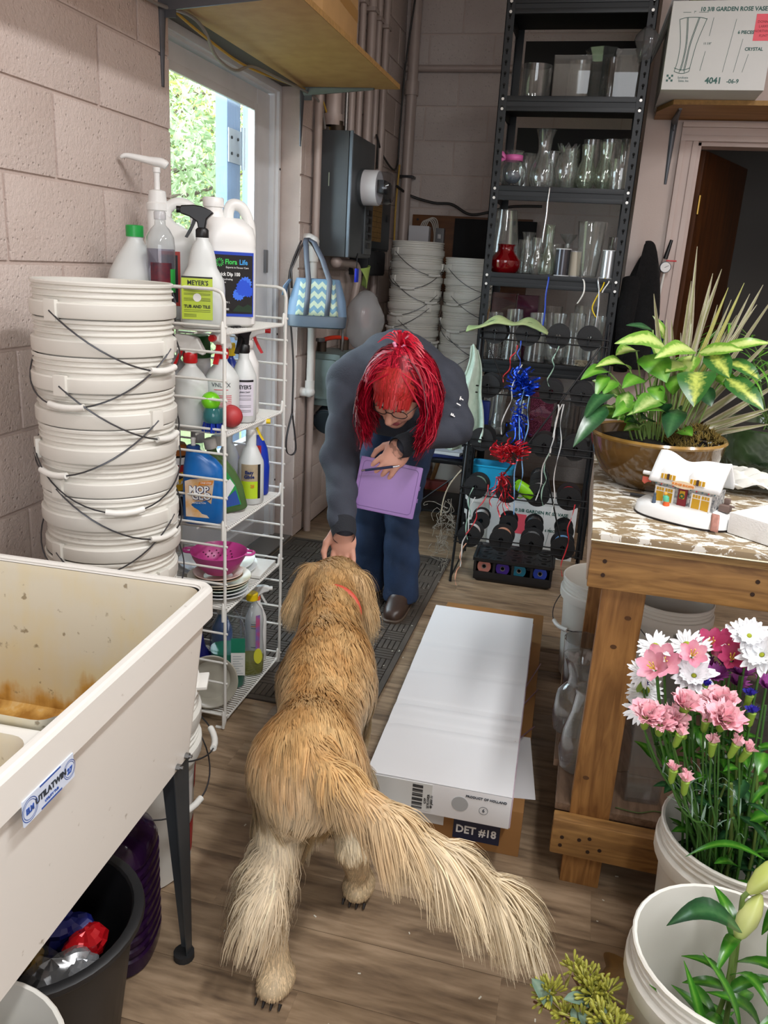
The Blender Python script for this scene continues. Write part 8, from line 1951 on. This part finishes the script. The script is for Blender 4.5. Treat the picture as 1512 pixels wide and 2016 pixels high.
def hair_mat(name, rough=.45, trans=.25):
    m, nt, b = _new(name); at = nt.nodes.new('ShaderNodeAttribute'); at.attribute_name = 'coat'
    nt.links.new(at.outputs['Color'], b.inputs['Base Color']); b.inputs['Roughness'].default_value = rough; b.inputs['Specular IOR Level'].default_value = .3
    if trans:
        tr = nt.nodes.new('ShaderNodeBsdfTranslucent'); nt.links.new(at.outputs['Color'], tr.inputs[0]); mx = nt.nodes.new('ShaderNodeMixShader'); mx.inputs[0].default_value = trans
        nt.links.new(b.outputs[0], mx.inputs[1]); nt.links.new(tr.outputs[0], mx.inputs[2]); nt.links.new(mx.outputs[0], nt.nodes['Material Output'].inputs[0])
    return m
def strands(paths, width, cols, nrm, tipw=.15):
    """paths (n,k,3) -> tapered ribbons lying along the surface normal nrm (n,3)"""
    n, k, _ = paths.shape
    t = np.gradient(paths, axis=1); sd = np.cross(t, nrm[:, None, :]); sd /= np.linalg.norm(sd, axis=-1)[..., None]+1e-9
    w_ = (width[:, None]*(1-(1-tipw)*np.linspace(0, 1, k)**1.5)[None, :])[..., None]*.5
    V = np.stack([paths-sd*w_, paths+sd*w_], 2).reshape(-1, 3)
    b0 = (np.arange(n)*k*2)[:, None] + (np.arange(k-1)*2)[None, :]
    F_ = np.stack([b0, b0+1, b0+3, b0+2], -1).reshape(-1, 4)
    C_ = np.repeat(cols, k*2, axis=0); N_ = np.repeat(nrm, k*2, axis=0)
    return V, F_, C_, N_
def sample(vs, fs, n, rs, wt=None):
    tri = np.concatenate([fs[:, [0, 1, 2]], fs[:, [0, 2, 3]]]); a, b, c = vs[tri[:, 0]], vs[tri[:, 1]], vs[tri[:, 2]]
    ar = np.linalg.norm(np.cross(b-a, c-a), axis=1)
    if wt is not None: ar = ar*wt((a+b+c)/3)
    i = rs.choice(len(tri), n, p=ar/ar.sum()); u, v = rs.rand(n, 1), rs.rand(n, 1); s = u+v > 1; u[s], v[s] = 1-u[s], 1-v[s]
    return a[i]+(b[i]-a[i])*u+(c[i]-a[i])*v, tri[i, 0]
def nearest(p, g, gi):
    from mathutils.kdtree import KDTree
    t = KDTree(len(g))
    for i, q in enumerate(g): t.insert(q, i)
    t.balance(); return np.array([gi[t.find(q)[1]] for q in p])
lin = lambda h: np.array(rgb(h)[:3])
# golden retriever, seen from behind, nose at the person's hand
dog = thing('golden_retriever', 'golden retriever dog standing with its back turned, sniffing a hand', 'dog', (0, 0, 0))
TAIL = [(-.425, 1.245, .500), (-.345, 1.20, .478), (-.245, 1.185, .430), (-.135, 1.195, .372), (-.045, 1.215, .310), (.0, 1.235, .268)]
def dog_sdf(P):
    d = ellip(P, (-.432, 1.300, .425), (.074, .115, .108))
    d = smin(d, rcone(P, (-.44, 1.33, .42), (-.49, 1.60, .415), .083, .092), .07)
    d = smin(d, ellip(P, (-.498, 1.62, .405), (.086, .12, .140)), .07)
    d = smin(d, rcone(P, (-.51, 1.68, .47), (-.575, 1.88, .52), .078, .066), .07)         # neck
    d = smin(d, ellip(P, (-.585, 1.945, .540), (.072, .085, .066)), .04)                   # skull
    d = smin(d, rcone(P, (-.592, 2.0, .520), (-.603, 2.105, .490), .045, .032), .03)       # muzzle
    for s in (-1, 1):                                                                      # ears
        d = smin(d, rcone(P, (-.585+s*.066, 1.93, .570), (-.585+s*.095, 1.905, .485), .022, .026), .02)
    # left hind leg (weight bearing): thigh, stifle, hock, shank, paw
    for (h, kn, hk, pw, w_) in (((-.468, 1.30, .42), (-.482, 1.305, .28), (-.470, 1.185, .20), (-.437, 1.170, .030), 1), ((-.395, 1.31, .41), (-.385, 1.45, .28), (-.355, 1.38, .175), (-.352, 1.46, .030), 1)):
        d = smin(d, rcone(P, h, kn, .066, .050), .05); d = smin(d, rcone(P, kn, hk, .046, .027), .03); d = smin(d, rcone(P, hk, pw, .029, .026), .02)
        d = smin(d, ellip(P, (pw[0], pw[1]-.012 + (.0 if w_ else 0), .026), (.036, .048, .027)), .02)
    for s, fy in ((-1, 1.72), (1, 1.69)):                                                   # front legs
        x = -.51 + s*.05
        d = smin(d, rcone(P, (x, 1.63, .40), (x, 1.60, .25), .052, .038), .05); d = smin(d, rcone(P, (x, 1.60, .25), (x-.01, fy-.06, .04), .038, .028), .02); d = smin(d, ellip(P, (x-.01, fy-.04, .026), (.034, .046, .026)), .02)
    for i in range(5): d = smin(d, rcone(P, TAIL[i], TAIL[i+1], .024-.003*i, .021-.003*i), .025)
    return d
dv, df = sdf_mesh(dog_sdf, (-.72, 1.05, .0), (.04, 2.17, .66), .0085)
dv[:, 2] = np.maximum(dv[:, 2], .001)
G1, G2, G3, G4 = lin('#c2935a'), lin('#dab883'), lin('#e8d8b8'), lin('#efdfc4')
tl_p = np.array(TAIL)
def tail_dist(p): return np.min(np.linalg.norm(p[:, None]-np.concatenate([tl_p, (tl_p[1:]+tl_p[:-1])/2])[None], axis=-1), axis=1)
def coat(p, n):
    """natural coat colour: gold on the back, cream on legs, breeches, belly and tail plume"""
    k = np.clip((p[:, 2]-.30)/.20, 0, 1)*np.clip(.55+.6*n[:, 2], .25, 1)
    w_ = .5+.25*wob(p, 38)+.18*wob(p, 95, 1.0)
    c = G1[None]*(k*np.clip(w_, 0, 1))[:, None] + G2[None]*(k*(1-np.clip(w_, 0, 1)))[:, None] + G3[None]*(1-k)[:, None]
    br = np.clip((1.31-p[:, 1])/.08, 0, 1)*np.clip((.44-p[:, 2])/.10, 0, 1); c = c*(1-.6*br[:, None]) + G4[None]*.6*br[:, None]
    tt = np.clip((p[:, 0]+.30)/.14, 0, 1); c = c*(1-.7*tt[:, None]) + G3[None]*.7*tt[:, None]
    leg = np.clip((.20-p[:, 2])/.05, 0, 1); c = c*(1-.6*leg[:, None]) + (G2*.7+G3*.3)[None]*.6*leg[:, None]
    hd = np.clip((p[:, 1]-1.86)/.06, 0, 1); c = c*(1-.45*hd[:, None]) + (G2*.75+G3*.25)[None]*.45*hd[:, None]
    return np.clip(c, 0, 1)
dn = vnormals(dv, df)
furm = hair_mat('golden_fur')
obj('body', np_mesh('body', dv, df, coat(dv, dn)*.75), furm, dog)
rs = np.random.RandomState(5)
NS = 62000
sp_, si = sample(dv, df, NS, rs, lambda c: np.where(c[:, 1] > 1.70, 1.3, 1.0)*np.where(c[:, 0] > -.34, 1.6, 1)*np.where(c[:, 1] < 1.45, 1.35, 1))
sn = dn[si]
head = A3(.15, -.68, 0)/np.linalg.norm(A3(.15, -.68, 0))                 # rearwards along the back
flow = np.tile(head, (NS, 1)) + A3(0, 0, -1)[None]*np.where(np.abs(sn[:, 2]) < .75, 1.15, .25)[:, None]
flow += .28*np.stack([wob(sp_, 30, .3), wob(sp_, 26, 1.1), .5*wob(sp_, 33, 2.0)], -1) + .10*rs.normal(size=(NS, 3))
low = sp_[:, 2] < .185; flow[low] = A3(0, -.15, -1) + .12*rs.normal(size=(low.sum(), 3))
td = tail_dist(sp_); tailm = (td < .05) & (sp_[:, 0] > -.40)
tf = A3(.75, .03, -.45); flow[tailm] = tf*1.0 + A3(0, -.05, -1)*rs.uniform(.1, 1.4, (tailm.sum(), 1)) + .16*rs.normal(size=(tailm.sum(), 3))
earm = (sp_[:, 1] > 1.86) & (np.abs(sp_[:, 0]+.585) > .07); flow[earm] = A3(0, -.1, -1) + .25*rs.normal(size=(earm.sum(), 3)) + (np.sign(sp_[earm, 0]+.585)*.25)[:, None]*A3(1, 0, 0)
flow -= (flow*sn).sum(1)[:, None]*sn; flow /= np.linalg.norm(flow, axis=1)[:, None]+1e-9
ln_ = .026*np.ones(NS)
ln_[sp_[:, 1] > 1.84] = .020; ln_[(sp_[:, 1] > 1.62) & (sp_[:, 1] < 1.84)] = .034
rump = (sp_[:, 1] < 1.36) & (sp_[:, 2] > .20) & ~tailm; ln_[rump] = .044
hock = (sp_[:, 1] < 1.26) & (sp_[:, 2] > .185) & (sp_[:, 2] < .27) & ~tailm; ln_[hock] = .072
flow[hock] = A3(-.25, -.30, -1); flow[hock] += .2*rs.normal(size=(hock.sum(), 3)); flow[hock] /= np.linalg.norm(flow[hock], axis=1)[:, None]
ln_[low] = .014; ln_[(sp_[:, 2] < .05)] = .008; ln_[tailm] = .045+.075*np.clip((sp_[tailm, 0]+.40)/.22, 0, 1); ln_[earm] = .055
bel = (sn[:, 2] < -.3) & (sp_[:, 2] > .2) & (sp_[:, 1] > 1.3); ln_[bel] = .06
ln_ *= rs.uniform(.65, 1.2, NS)
lift = np.where(low, .10, np.where(hock, .35, .20))
K = 5; us = np.linspace(0, 1, K)
pth = sp_[:, None, :] + flow[:, None, :]*(ln_[:, None]*us)[..., None] + sn[:, None, :]*(lift[:, None]*ln_[:, None]*np.sin(us*2.2)[None, :])[..., None] + A3(0, 0, -1)[None, None]*(ln_[:, None]*.35*us**2*np.where(tailm | hock | rump | earm | bel, 1.3, .25)[:, None])[..., None]
ng = 3200; gi_ = rs.choice(NS, ng, replace=False)                        # gather strands into locks
near = nearest(sp_, sp_[gi_], gi_)
cl = (us**1.3*.55)[None, :, None]*np.where(low, .2, 1)[:, None, None]
pth = pth*(1-cl) + (pth[near] + (sp_-sp_[near])[:, None, :]*.25)*cl
pth[..., 2] = np.maximum(pth[..., 2], .002)
cc = coat(sp_, sn)*(.80+.38*rs.rand(NS, 1))*(.88+.24*rs.rand(NS)[near][:, None])
V, F_, C_, N_ = strands(pth, .0030*np.where(low | (sp_[:, 1] > 1.84), .6, 1)*rs.uniform(.7, 1.3, NS), np.clip(cc, 0, 1), sn)
fu = obj('fur', np_mesh('fur', V, F_, C_, N_), furm, dog); fu['kind'] = 'stuff'
for (px_c) in ((-.437, 1.118), (-.352, 1.41)):
    for k in range(4):
        x = px_c[0] - .024 + .016*k
        obj('claw', MB().tube([(x, px_c[1]+.004, .012), (x, px_c[1]-.010+.003*abs(k-1.5), .004)], [.004, .002], 6), mat('claw_black', '#1b1614', .4), dog)
col_ = MB().tube([(-.552+.069*math.cos(a)*1.02, 1.815+.02*math.sin(a), .507+.066*math.sin(a)) for a in [2*PI*i/36 for i in range(36)]], .008, 8, closed=True)
obj('collar', col_, mat('coral_collar', '#c9503c', .5), dog)
obj('nose', MB().ball((-.604, 2.135, .492), .016), black_pl, dog)
# person bending forward
per = thing('person', 'person with bright red hair in dark hoodie and jeans bending over, holding a clipboard', 'person', (0, 0, 0))
SHR, ELR, WRR, HDR = (-.770, 2.69, .965), (-.757, 2.50, .745), (-.668, 2.275, .588), (-.660, 2.26, .49)
SHL, ELL, WRL = (-.475, 2.73, .965), (-.408, 2.665, .855), (-.528, 2.472, .822)
PEL, CHE = (-.70, 3.15, .885), (-.645, 2.80, .985)
HIPS = ((-.785, 3.165, .84), (-.622, 3.155, .84)); KN = ((-.80, 3.085, .46), (-.655, 3.06, .46)); AN = ((-.79, 3.10, .09), (-.628, 3.03, .09))
HC = A3(-.548, 2.425, 1.005)
fN = A3(-.13, -.74, -.66); fN /= np.linalg.norm(fN)
fU = A3(.10, -.62, .72); fU -= (fU @ fN)*fN; fU /= np.linalg.norm(fU); fS = np.cross(fN, fU)       # face, crown and side axes of the head
HM = np.stack([fS, fN, fU], 1)
hp_ = lambda s, n, u: tuple(HC + fS*s + fN*n + fU*u)
def face_sdf(P):
    d = ellip(P, hp_(0, -.008, .025), (.073, .090, .092), HM)
    d = smin(d, ellip(P, hp_(0, .022, -.035), (.056, .058, .072), HM), .04)
    d = smin(d, ellip(P, hp_(0, .055, -.092), (.026, .024, .022), HM), .035)
    d = smin(d, rcone(P, hp_(0, .080, .008), hp_(0, .106, -.034), .008, .0135), .014)
    for s in (-1, 1):
        d = smin(d, ellip(P, hp_(s*.013, .092, -.036), (.009, .010, .008), HM), .008)
        d = smin(d, ellip(P, hp_(s*.036, .062, -.030), (.022, .018, .02), HM), .03)
        d = np.maximum(d, -ellip(P, hp_(s*.031, .092, .012), (.017, .013, .010), HM))
        d = smin(d, ellip(P, hp_(s*.077, -.012, .0), (.012, .022, .032), HM), .01)
    d = smin(d, rcone(P, hp_(-.02, .079, -.062), hp_(.02, .079, -.062), .007, .007), .008)
    d = smin(d, rcone(P, hp_(-.014, .078, -.072), hp_(.014, .078, -.072), .0075, .0075), .006)
    return d
def body_sdf(P):
    d = rcone(P, PEL, CHE, .115, .12); d = smin(d, rcone(P, SHR, SHL, .06, .06), .08)
    d = smin(d, rcone(P, (CHE[0]+.02, 2.68, 1.0), hp_(0, -.04, -.04), .055, .052), .06)
    d = smin(d, face_sdf(P), .03)
    for a, b, c in ((SHR, ELR, WRR), (SHL, ELL, WRL)): d = smin(d, rcone(P, a, b, .048, .034), .03); d = smin(d, rcone(P, b, c, .028, .022), .02)
    for h, k, a in zip(HIPS, KN, AN): d = smin(d, rcone(P, h, k, .075, .05), .04); d = smin(d, rcone(P, k, a, .05, .035), .03)
    return d
def hand_sdf(wrist, dirv, palmn, pose, th=1):
    w_, f = A3(*wrist), A3(*dirv); f /= np.linalg.norm(f); pn = A3(*palmn); pn -= (pn @ f)*f; pn /= np.linalg.norm(pn); sd = np.cross(f, pn)
    loc = lambda x, y, z: tuple(w_ + sd*x + f*y + pn*z)
    def fn(P):
        Mh = np.stack([sd, f, pn], 1)
        d = ellip(P, loc(0, .050, 0), (.041, .050, .0155), Mh); d = smin(d, rcone(P, loc(0, -.010, 0), loc(0, .02, 0), .022, .025), .02)
        for i, (x, l_) in enumerate(((-.030*th, .066), (-.010*th, .076), (.010*th, .072), (.029*th, .056))):
            b1, b2 = pose; y0 = .088 - .004*abs(i-1); a1 = b1 + .04*i; a2 = a1 + b2; a3 = a2 + b2*.8
            p0 = (x, y0, 0); p1 = (x*1.12, y0+l_*.42*math.cos(a1), l_*.42*math.sin(a1)); p2 = (x*1.15, p1[1]+l_*.33*math.cos(a2), p1[2]+l_*.33*math.sin(a2)); p3 = (x*1.15, p2[1]+l_*.27*math.cos(a3), p2[2]+l_*.27*math.sin(a3))
            d = smin(d, rcone(P, loc(*p0), loc(*p1), .0092, .0086), .006); d = np.minimum(d, rcone(P, loc(*p1), loc(*p2), .0084, .0078)); d = np.minimum(d, rcone(P, loc(*p2), loc(*p3), .0076, .0066))
        t0, t1, t2, t3 = (-.026*th, .022, .006), (-.050*th, .050, .016), (-.058*th, .078, .022), (-.055*th, .100, .028)
        d = smin(d, rcone(P, loc(*t0), loc(*t1), .0165, .0115), .014); d = smin(d, rcone(P, loc(*t1), loc(*t2), .0105, .0095), .004); d = smin(d, rcone(P, loc(*t2), loc(*t3), .0092, .0072), .003)
        return d
    return fn, w_
bv, bf = sdf_mesh(body_sdf, (-.92, 2.2, .05), (-.30, 3.30, 1.17), .010)
fv, ff = sdf_mesh(lambda P: smin(face_sdf(P), rcone(P, hp_(0, -.04, -.04), (CHE[0]+.03, 2.62, 1.0), .05, .055), .04), tuple(HC-.15), tuple(HC+.15), .0042)
parts = [(bv, bf), (fv, ff)]
for wr, dv_, pn_, po, th in ((WRR, A3(*HDR)-A3(*WRR), (.2, -1, .1), (.25, .25), -1), (WRL, (-.50, -.33, -.62), (-.1, .95, -.25), (.12, .35), 1)):
    fn_, c_ = hand_sdf(wr, dv_, pn_, po, th); c_ = c_ + np.array(dv_)/np.linalg.norm(dv_)*.07; parts.append(sdf_mesh(fn_, tuple(c_-.13), tuple(c_+.13), .0034))
allv, allf, o_ = [], [], 0
for v, f in parts: allv.append(v); allf.append(f+o_); o_ += len(v)
allv, allf = np.concatenate(allv), np.concatenate(allf)
skin_c = np.tile(lin('#d8a08a'), (len(allv), 1)); q = (allv - HC) @ HM
lip = (np.abs(q[:, 0]) < .026) & (np.abs(q[:, 2]+.067) < .0105) & (q[:, 1] > .07); skin_c[lip] = lin('#a8545a')
tat = np.linalg.norm(allv - A3(*WRL), axis=1) < .055; skin_c[tat] = skin_c[tat]*(.72+.2*np.sign(wob(allv[tat], 260)))[:, None]
obj('body', np_mesh('body', allv, allf, np.clip(skin_c, 0, 1)), hair_mat('skin', .5, 0), per)
for s in (-1, 1):
    e = obj('eye', MB().ball(hp_(s*.031, .076, .011), .0125, 14, 10), white_ink, per)
    obj('iris', MB().ball(hp_(s*.031, .0845, .007), .006, 10, 8), mat('iris_brown', '#3a2a20', .2), e)
    obj('eyebrow', MB().tube([hp_(s*.018, .086, .03), hp_(s*.033, .084, .035), hp_(s*.048, .073, .031)], .0028, 6), mat('brow_brown', '#5a2420', .8), per)
gl2 = mat('glasses_black', '#111014', .3)
gls = obj('glasses', MB().tube([hp_(-.010, .106, .010), hp_(.010, .106, .010)], .0014, 6), gl2, per)
for s in (-1, 1):
    obj('rim', MB().tube([hp_(s*(.032+.023*math.cos(a)), .102-.012*abs(math.cos(a)-(-1))*.3, .004+.017*math.sin(a)) for a in [2*PI*i/24 for i in range(24)]], .0014, 6, closed=True), gl2, gls)
    obj('temple_arm', MB().tube([hp_(s*.054, .092, .010), hp_(s*.076, .05, .012), hp_(s*.078, -.01, .010)], .0013, 6), gl2, gls)
# clothes: hoodie, jeans, boots
def cloth(name, fn, lo, hi, res, m, amp, sc_, seed, cut=None):
    v, f = sdf_mesh(fn, lo, hi, res); n = vnormals(v, f)
    g = amp*(np.abs(np.sin(v @ A3(.6, .35, 1.0)*sc_ + 1.6*wob(v, 11, seed))) - .5 + .5*np.sin(v @ A3(-.8, .5, .6)*sc_*.7 + 2*wob(v, 9, seed+1)))
    return obj(name, np_mesh(name, v + n*g[:, None], f), m, per)
hoodm = mat('charcoal_fleece', '#3a3e49', .85, var=.12, vscale=14, bump=.35, bscale=260)
def hood_sdf(P):
    d = rcone(P, (PEL[0], PEL[1]-.02, PEL[2]+.01), CHE, .172, .168); d = smin(d, rcone(P, SHR, SHL, .080, .080), .12)
    d = smin(d, ellip(P, (-.645, 2.78, .93), (.185, .16, .14)), .08)
    d = smin(d, rcone(P, SHR, ELR, .080, .060), .06); d = smin(d, rcone(P, ELR, WRR, .058, .042), .03)
    d = smin(d, rcone(P, SHL, ELL, .078, .060), .06); d = smin(d, rcone(P, ELL, WRL, .058, .038), .03)
    d = smin(d, rcone(P, (-.63, 2.70, 1.03), (-.60, 2.60, 1.03), .09, .075), .06)
    return d
cloth('hoodie', hood_sdf, (-.96, 2.18, .50), (-.26, 3.36, 1.22), .0095, hoodm, .0065, 34, 2)
for wr, el in ((WRR, ELR), (WRL, ELL)):
    d_ = (A3(*wr)-A3(*el)); d_ /= np.linalg.norm(d_); a, b = A3(*wr)-d_*.015, A3(*wr)+d_*.045
    obj('cuff', MB().tube([tuple(a), tuple(a*.5+b*.5), tuple(b)], [.040, .040, .034], 20, cap=False), mat('charcoal_rib', '#23252b', .9, bump=.5, bscale=200), per)
# letters on the sleeve
for s_, p_, n_ in (('T', (-.392, 2.650, .955), (.7, -.6, .36)), ('I', (-.397, 2.636, .938), (.5, -.7, .45)), ('F', (-.407, 2.604, .905), (.35, -.65, .68))):
    text(s_, .02, white_ink, per, mtx=Matrix.Translation(Vector(p_) + Vector(n_)*.006) @ Vector(n_).to_track_quat('-Y', 'Z').to_matrix().to_4x4() @ Matrix.Rotation(R(-60), 4, 'Y'), bold=.001, name='sleeve_letter')
denim = mat('blue_denim', '#182a45', .8, c2='#223a5c', vscale=10, bump=.4, bscale=400)
def jean_sdf(P):
    d = ellip(P, (-.702, 3.16, .85), (.165, .125, .13))
    for h, k, a in zip(HIPS, KN, AN): d = smin(d, rcone(P, h, k, .098, .070), .04); d = smin(d, rcone(P, k, (a[0], a[1], .045), .070, .074), .03)
    return np.maximum(d, .048 - P[..., 2])
cloth('jeans', jean_sdf, (-.95, 2.88, .03), (-.45, 3.36, 1.0), .0095, denim, .005, 38, 5)
bootm = mat('brown_boot', '#3f2f27', .35, var=.2, vscale=18)
for (ax_, ay) in ((AN[0][0], AN[0][1]), (AN[1][0], AN[1][1])):
    bt = obj('boot', MB().loft([(.018, .043, .118, 3.2, ax_, ay-.055), (.040, .045, .120, 3.0, ax_, ay-.055), (.060, .041, .105, 2.8, ax_, ay-.045), (.078, .039, .075, 2.5, ax_, ay-.015), (.10, .042, .055, 2.2, ax_, ay+.005), (.14, .043, .05, 2.1, ax_, ay+.01)], 32), bootm, per, ang=60)
    obj('sole', MB().loft([(.001, .046, .122, 3.4, ax_, ay-.056), (.018, .048, .125, 3.2, ax_, ay-.056), (.022, .045, .120, 3.2, ax_, ay-.056)], 32), mat('tan_welt', '#54463a', .6), bt)
# hair
RC = [lin('#8a0a22'), lin('#b4122d'), lin('#cf2741'), lin('#5c0414')]
hcol = hair_mat('red_hair', .35, .15)
hv, hf = sdf_mesh(lambda P: np.maximum(ellip(P, hp_(0, -.018, .030), (.086, .094, .098), HM), (((P-HC) @ fN) - .062 + np.maximum(0, -((P-HC) @ fU)-.0)*1.5)), tuple(HC-.17), tuple(HC+.17), .007)
obj('hair_cap', np_mesh('hair_cap', hv, hf, np.tile(RC[0]*.8, (len(hv), 1))), hcol, per)
rs = np.random.RandomState(9); NH = 9000; K = 12
dirs = rs.normal(size=(NH*3, 3)); dirs /= np.linalg.norm(dirs, axis=1)[:, None]
keep = (dirs[:, 2] > -.35) & (dirs[:, 1] < .55 + .2*dirs[:, 2]); dirs = dirs[keep][:NH]; NH = len(dirs)         # head frame: side, face, up
kind = np.where((dirs[:, 2] > .62) & (dirs[:, 1] > -.05), 0, np.where(dirs[:, 1] > .15, 1, 2))                     # 0 top, 1 fringe/front, 2 sides and back
tie = A3(.22, -.42, .88); tie /= np.linalg.norm(tie)
P_ = np.zeros((NH, K, 3)); grav = A3(0, 0, -1)
rad = np.array([.090, .100, .103]); us = np.linspace(0, 1, K)
sgn = np.where(dirs[:, 0] + .05*rs.normal(size=NH) > .0, 1, -1)
gh = HM.T @ grav
side_t = np.stack([sgn*rs.uniform(.7, 1.0, NH), rs.uniform(-.55, .42, NH), rs.uniform(-.3, .25, NH)], 1) + gh[None]*.30; side_t /= np.linalg.norm(side_t, axis=1)[:, None]
fr_t = np.stack([dirs[:, 0]*.75 + .12*rs.normal(size=NH), .93+0*dirs[:, 0], .12+.12*rs.rand(NH)], 1); fr_t /= np.linalg.norm(fr_t, axis=1)[:, None]
bang = (kind == 1) & (np.abs(dirs[:, 0]) < .62) & (dirs[:, 2] > .25) | ((rs.rand(NH) < .35) & (dirs[:, 2] > .5) & (dirs[:, 1] > .1))
tgt = np.where(bang[:, None], fr_t, side_t); top = (kind == 0) & ~bang & (rs.rand(NH) < .8); tgt[top] = tie + .07*rs.normal(size=(top.sum(), 3))
tgt /= np.linalg.norm(tgt, axis=1)[:, None]
vol = np.where(bang | top, .04, rs.uniform(.0, .34, NH))[:, None]
for k in range(K):
    u = us[k]; a = np.clip(u/.55, 0, 1)
    dcur = dirs*(1-a) + tgt*a; dcur /= np.linalg.norm(dcur, axis=1)[:, None]
    P_[:, k] = dcur*rad*(1.0 + vol*a + .05*np.sin(PI*a))
fall = np.clip((us-.5)/.5, 0, 1); Lh = rs.uniform(.05, .155, NH); Lh[sgn > 0] *= 1.15; Lh[bang] = .026; Lh[top] = .03
P_ = (P_ + A3(0, -.014, .027)) @ HM.T + HC + A3(0, 0, .004)
wave = .010*np.sin(fall[None, :, None]*7 + 6.3*rs.rand(NH)[:, None, None])*np.array([1, .6, 0])*fall[None, :, None]
P_ += grav[None, None]*(Lh[:, None]*fall[None, :])[..., None] + wave*(~(bang | top))[:, None, None] + (A3(0, -.02, 0)[None, None]*fall[None, :, None])
out = np.where(sgn[:, None, None] > 0, 1.0, -1.0)*fS[None, None]*(.03*fall*(1-fall)*2)[None, :, None]*(~(bang | top))[:, None, None]; P_ += out
ng = 420; gi_ = rs.choice(NH, ng, replace=False); dd = ((P_[:, 5, None, :]-P_[gi_][:, 5][None])**2).sum(-1) + (bang[:, None] != bang[gi_][None])*9; near = gi_[dd.argmin(1)]
clp = (us**1.2*.55)[None, :, None]; P_ = P_*(1-clp) + (P_[near] + (P_[:, :1]-P_[near][:, :1])*.25)*clp
ci_ = rs.choice(4, NH, p=[.32, .36, .2, .12]); hc_ = np.array(RC)[ci_]*(.8+.4*rs.rand(NH)[near][:, None]); hc_[bang] = hc_[bang]*.55 + lin('#c2402e')*.45
nrm = dirs @ HM.T; nrm = nrm*.7 + (tgt @ HM.T)*.3; nrm /= np.linalg.norm(nrm, axis=1)[:, None]
V, F_, C_, N_ = strands(P_, .0042*rs.uniform(.6, 1.3, NH), np.clip(hc_, 0, 1), nrm, .3)
hs = obj('hair', np_mesh('hair', V, F_, C_, N_), hcol, per); hs['kind'] = 'stuff'
tp = HC + HM @ (tie*rad*1.12 + A3(0, -.014, .027))
b = MB(); rr2 = random.Random(3)
scr = bpy.data.objects.new('hair_tie', None); col.objects.link(scr); scr.parent = per
for i in range(14):
    a = 2*PI*i/14; p = Vector(tp) + Vector(fS)*.017*math.cos(a) + Vector(fN)*.015*math.sin(a) + Vector(fU)*(.006*math.sin(3*a))
    obj('bead', MB().ball(p, .0058, 10, 8), mat('pink_bead', '#e58fb0', .15), scr)
pb = MB()
for i in range(60):                                                       # short tail spilling from the tie
    d = Vector(fS)*rr2.gauss(-.3, .8) + Vector(fU)*rr2.gauss(.5, .4) + Vector(fN)*rr2.gauss(-.5, .5); d.normalize()
    pb.ribbon(curvepts([Vector(tp), Vector(tp)+d*.03, Vector(tp)+d*.055+Vector((0, 0, -.012)), Vector(tp)+d*.08+Vector((0, 0, -.04))], 3), [.005]*8+[.003, .002], normal=tuple(fU))
obj('top_tail', pb, mat('red_hair_tail', '#c2122f', .4), per, kind='stuff')
# clipboard and pen in the left hand
cq = [A3(-.668, 2.440, .778), A3(-.470, 2.478, .750), A3(-.492, 2.425, .590), A3(-.664, 2.393, .615)]
ex = Vector(cq[1]-cq[0]); wv = ex.length; ex.normalize(); ez = Vector(cq[0]-cq[3]); hv_ = ez.length; ez = (ez - ez.dot(ex)*ex).normalized(); ey = ez.cross(ex)
cb_ = thing('clipboard', 'purple plastic storage clipboard held against the jeans', 'clipboard', (0, 0, 0))
CM = Matrix((ex, ey, ez)).transposed().to_4x4(); CM.translation = Vector((cq[0]+cq[1]+cq[2]+cq[3])/4); cb_.matrix_world = CM
lil_m = mat('lilac_plastic', '#8d6aa6', .4)
obj('case', MB().box(-wv/2, wv/2, -.011, .011, -hv_/2, hv_/2, .007), lil_m, cb_)
obj('lid_groove', MB().tube([(p[0], -.0115, p[1]) for p in rrect(-wv/2+.012, wv/2-.012, -hv_/2+.012, hv_/2-.012, .012)], .0008, 5, closed=True), mat('lilac_dark', '#6d4f86', .5), cb_)
for z in (-.03, .01): obj('latch', MB().box(wv/2-.002, wv/2+.003, -.006, .006, z, z+.014, .001), mat('lilac_dark', '#6d4f86', .5), cb_)
pn = thing('ballpoint_pen', 'dark blue ballpoint pen held between the fingers on the clipboard', 'pen', (-.592, 2.405, .752), 0, rot=(0, R(78), R(8)))
obj('barrel', MB().lathe([(0, -.05), (.004, -.05), (.0045, .04), (0, .042)], 12), mat('pen_navy', '#1e2747', .3), pn)
obj('tip', MB().lathe([(.004, .04), (.003, .052), (.0008, .062), (0, .063)], 12), MATS['bright_silver'], pn)
obj('clicker', MB().lathe([(.003, -.05), (.003, -.062), (0, -.063)], 10), MATS['bright_silver'], pn)
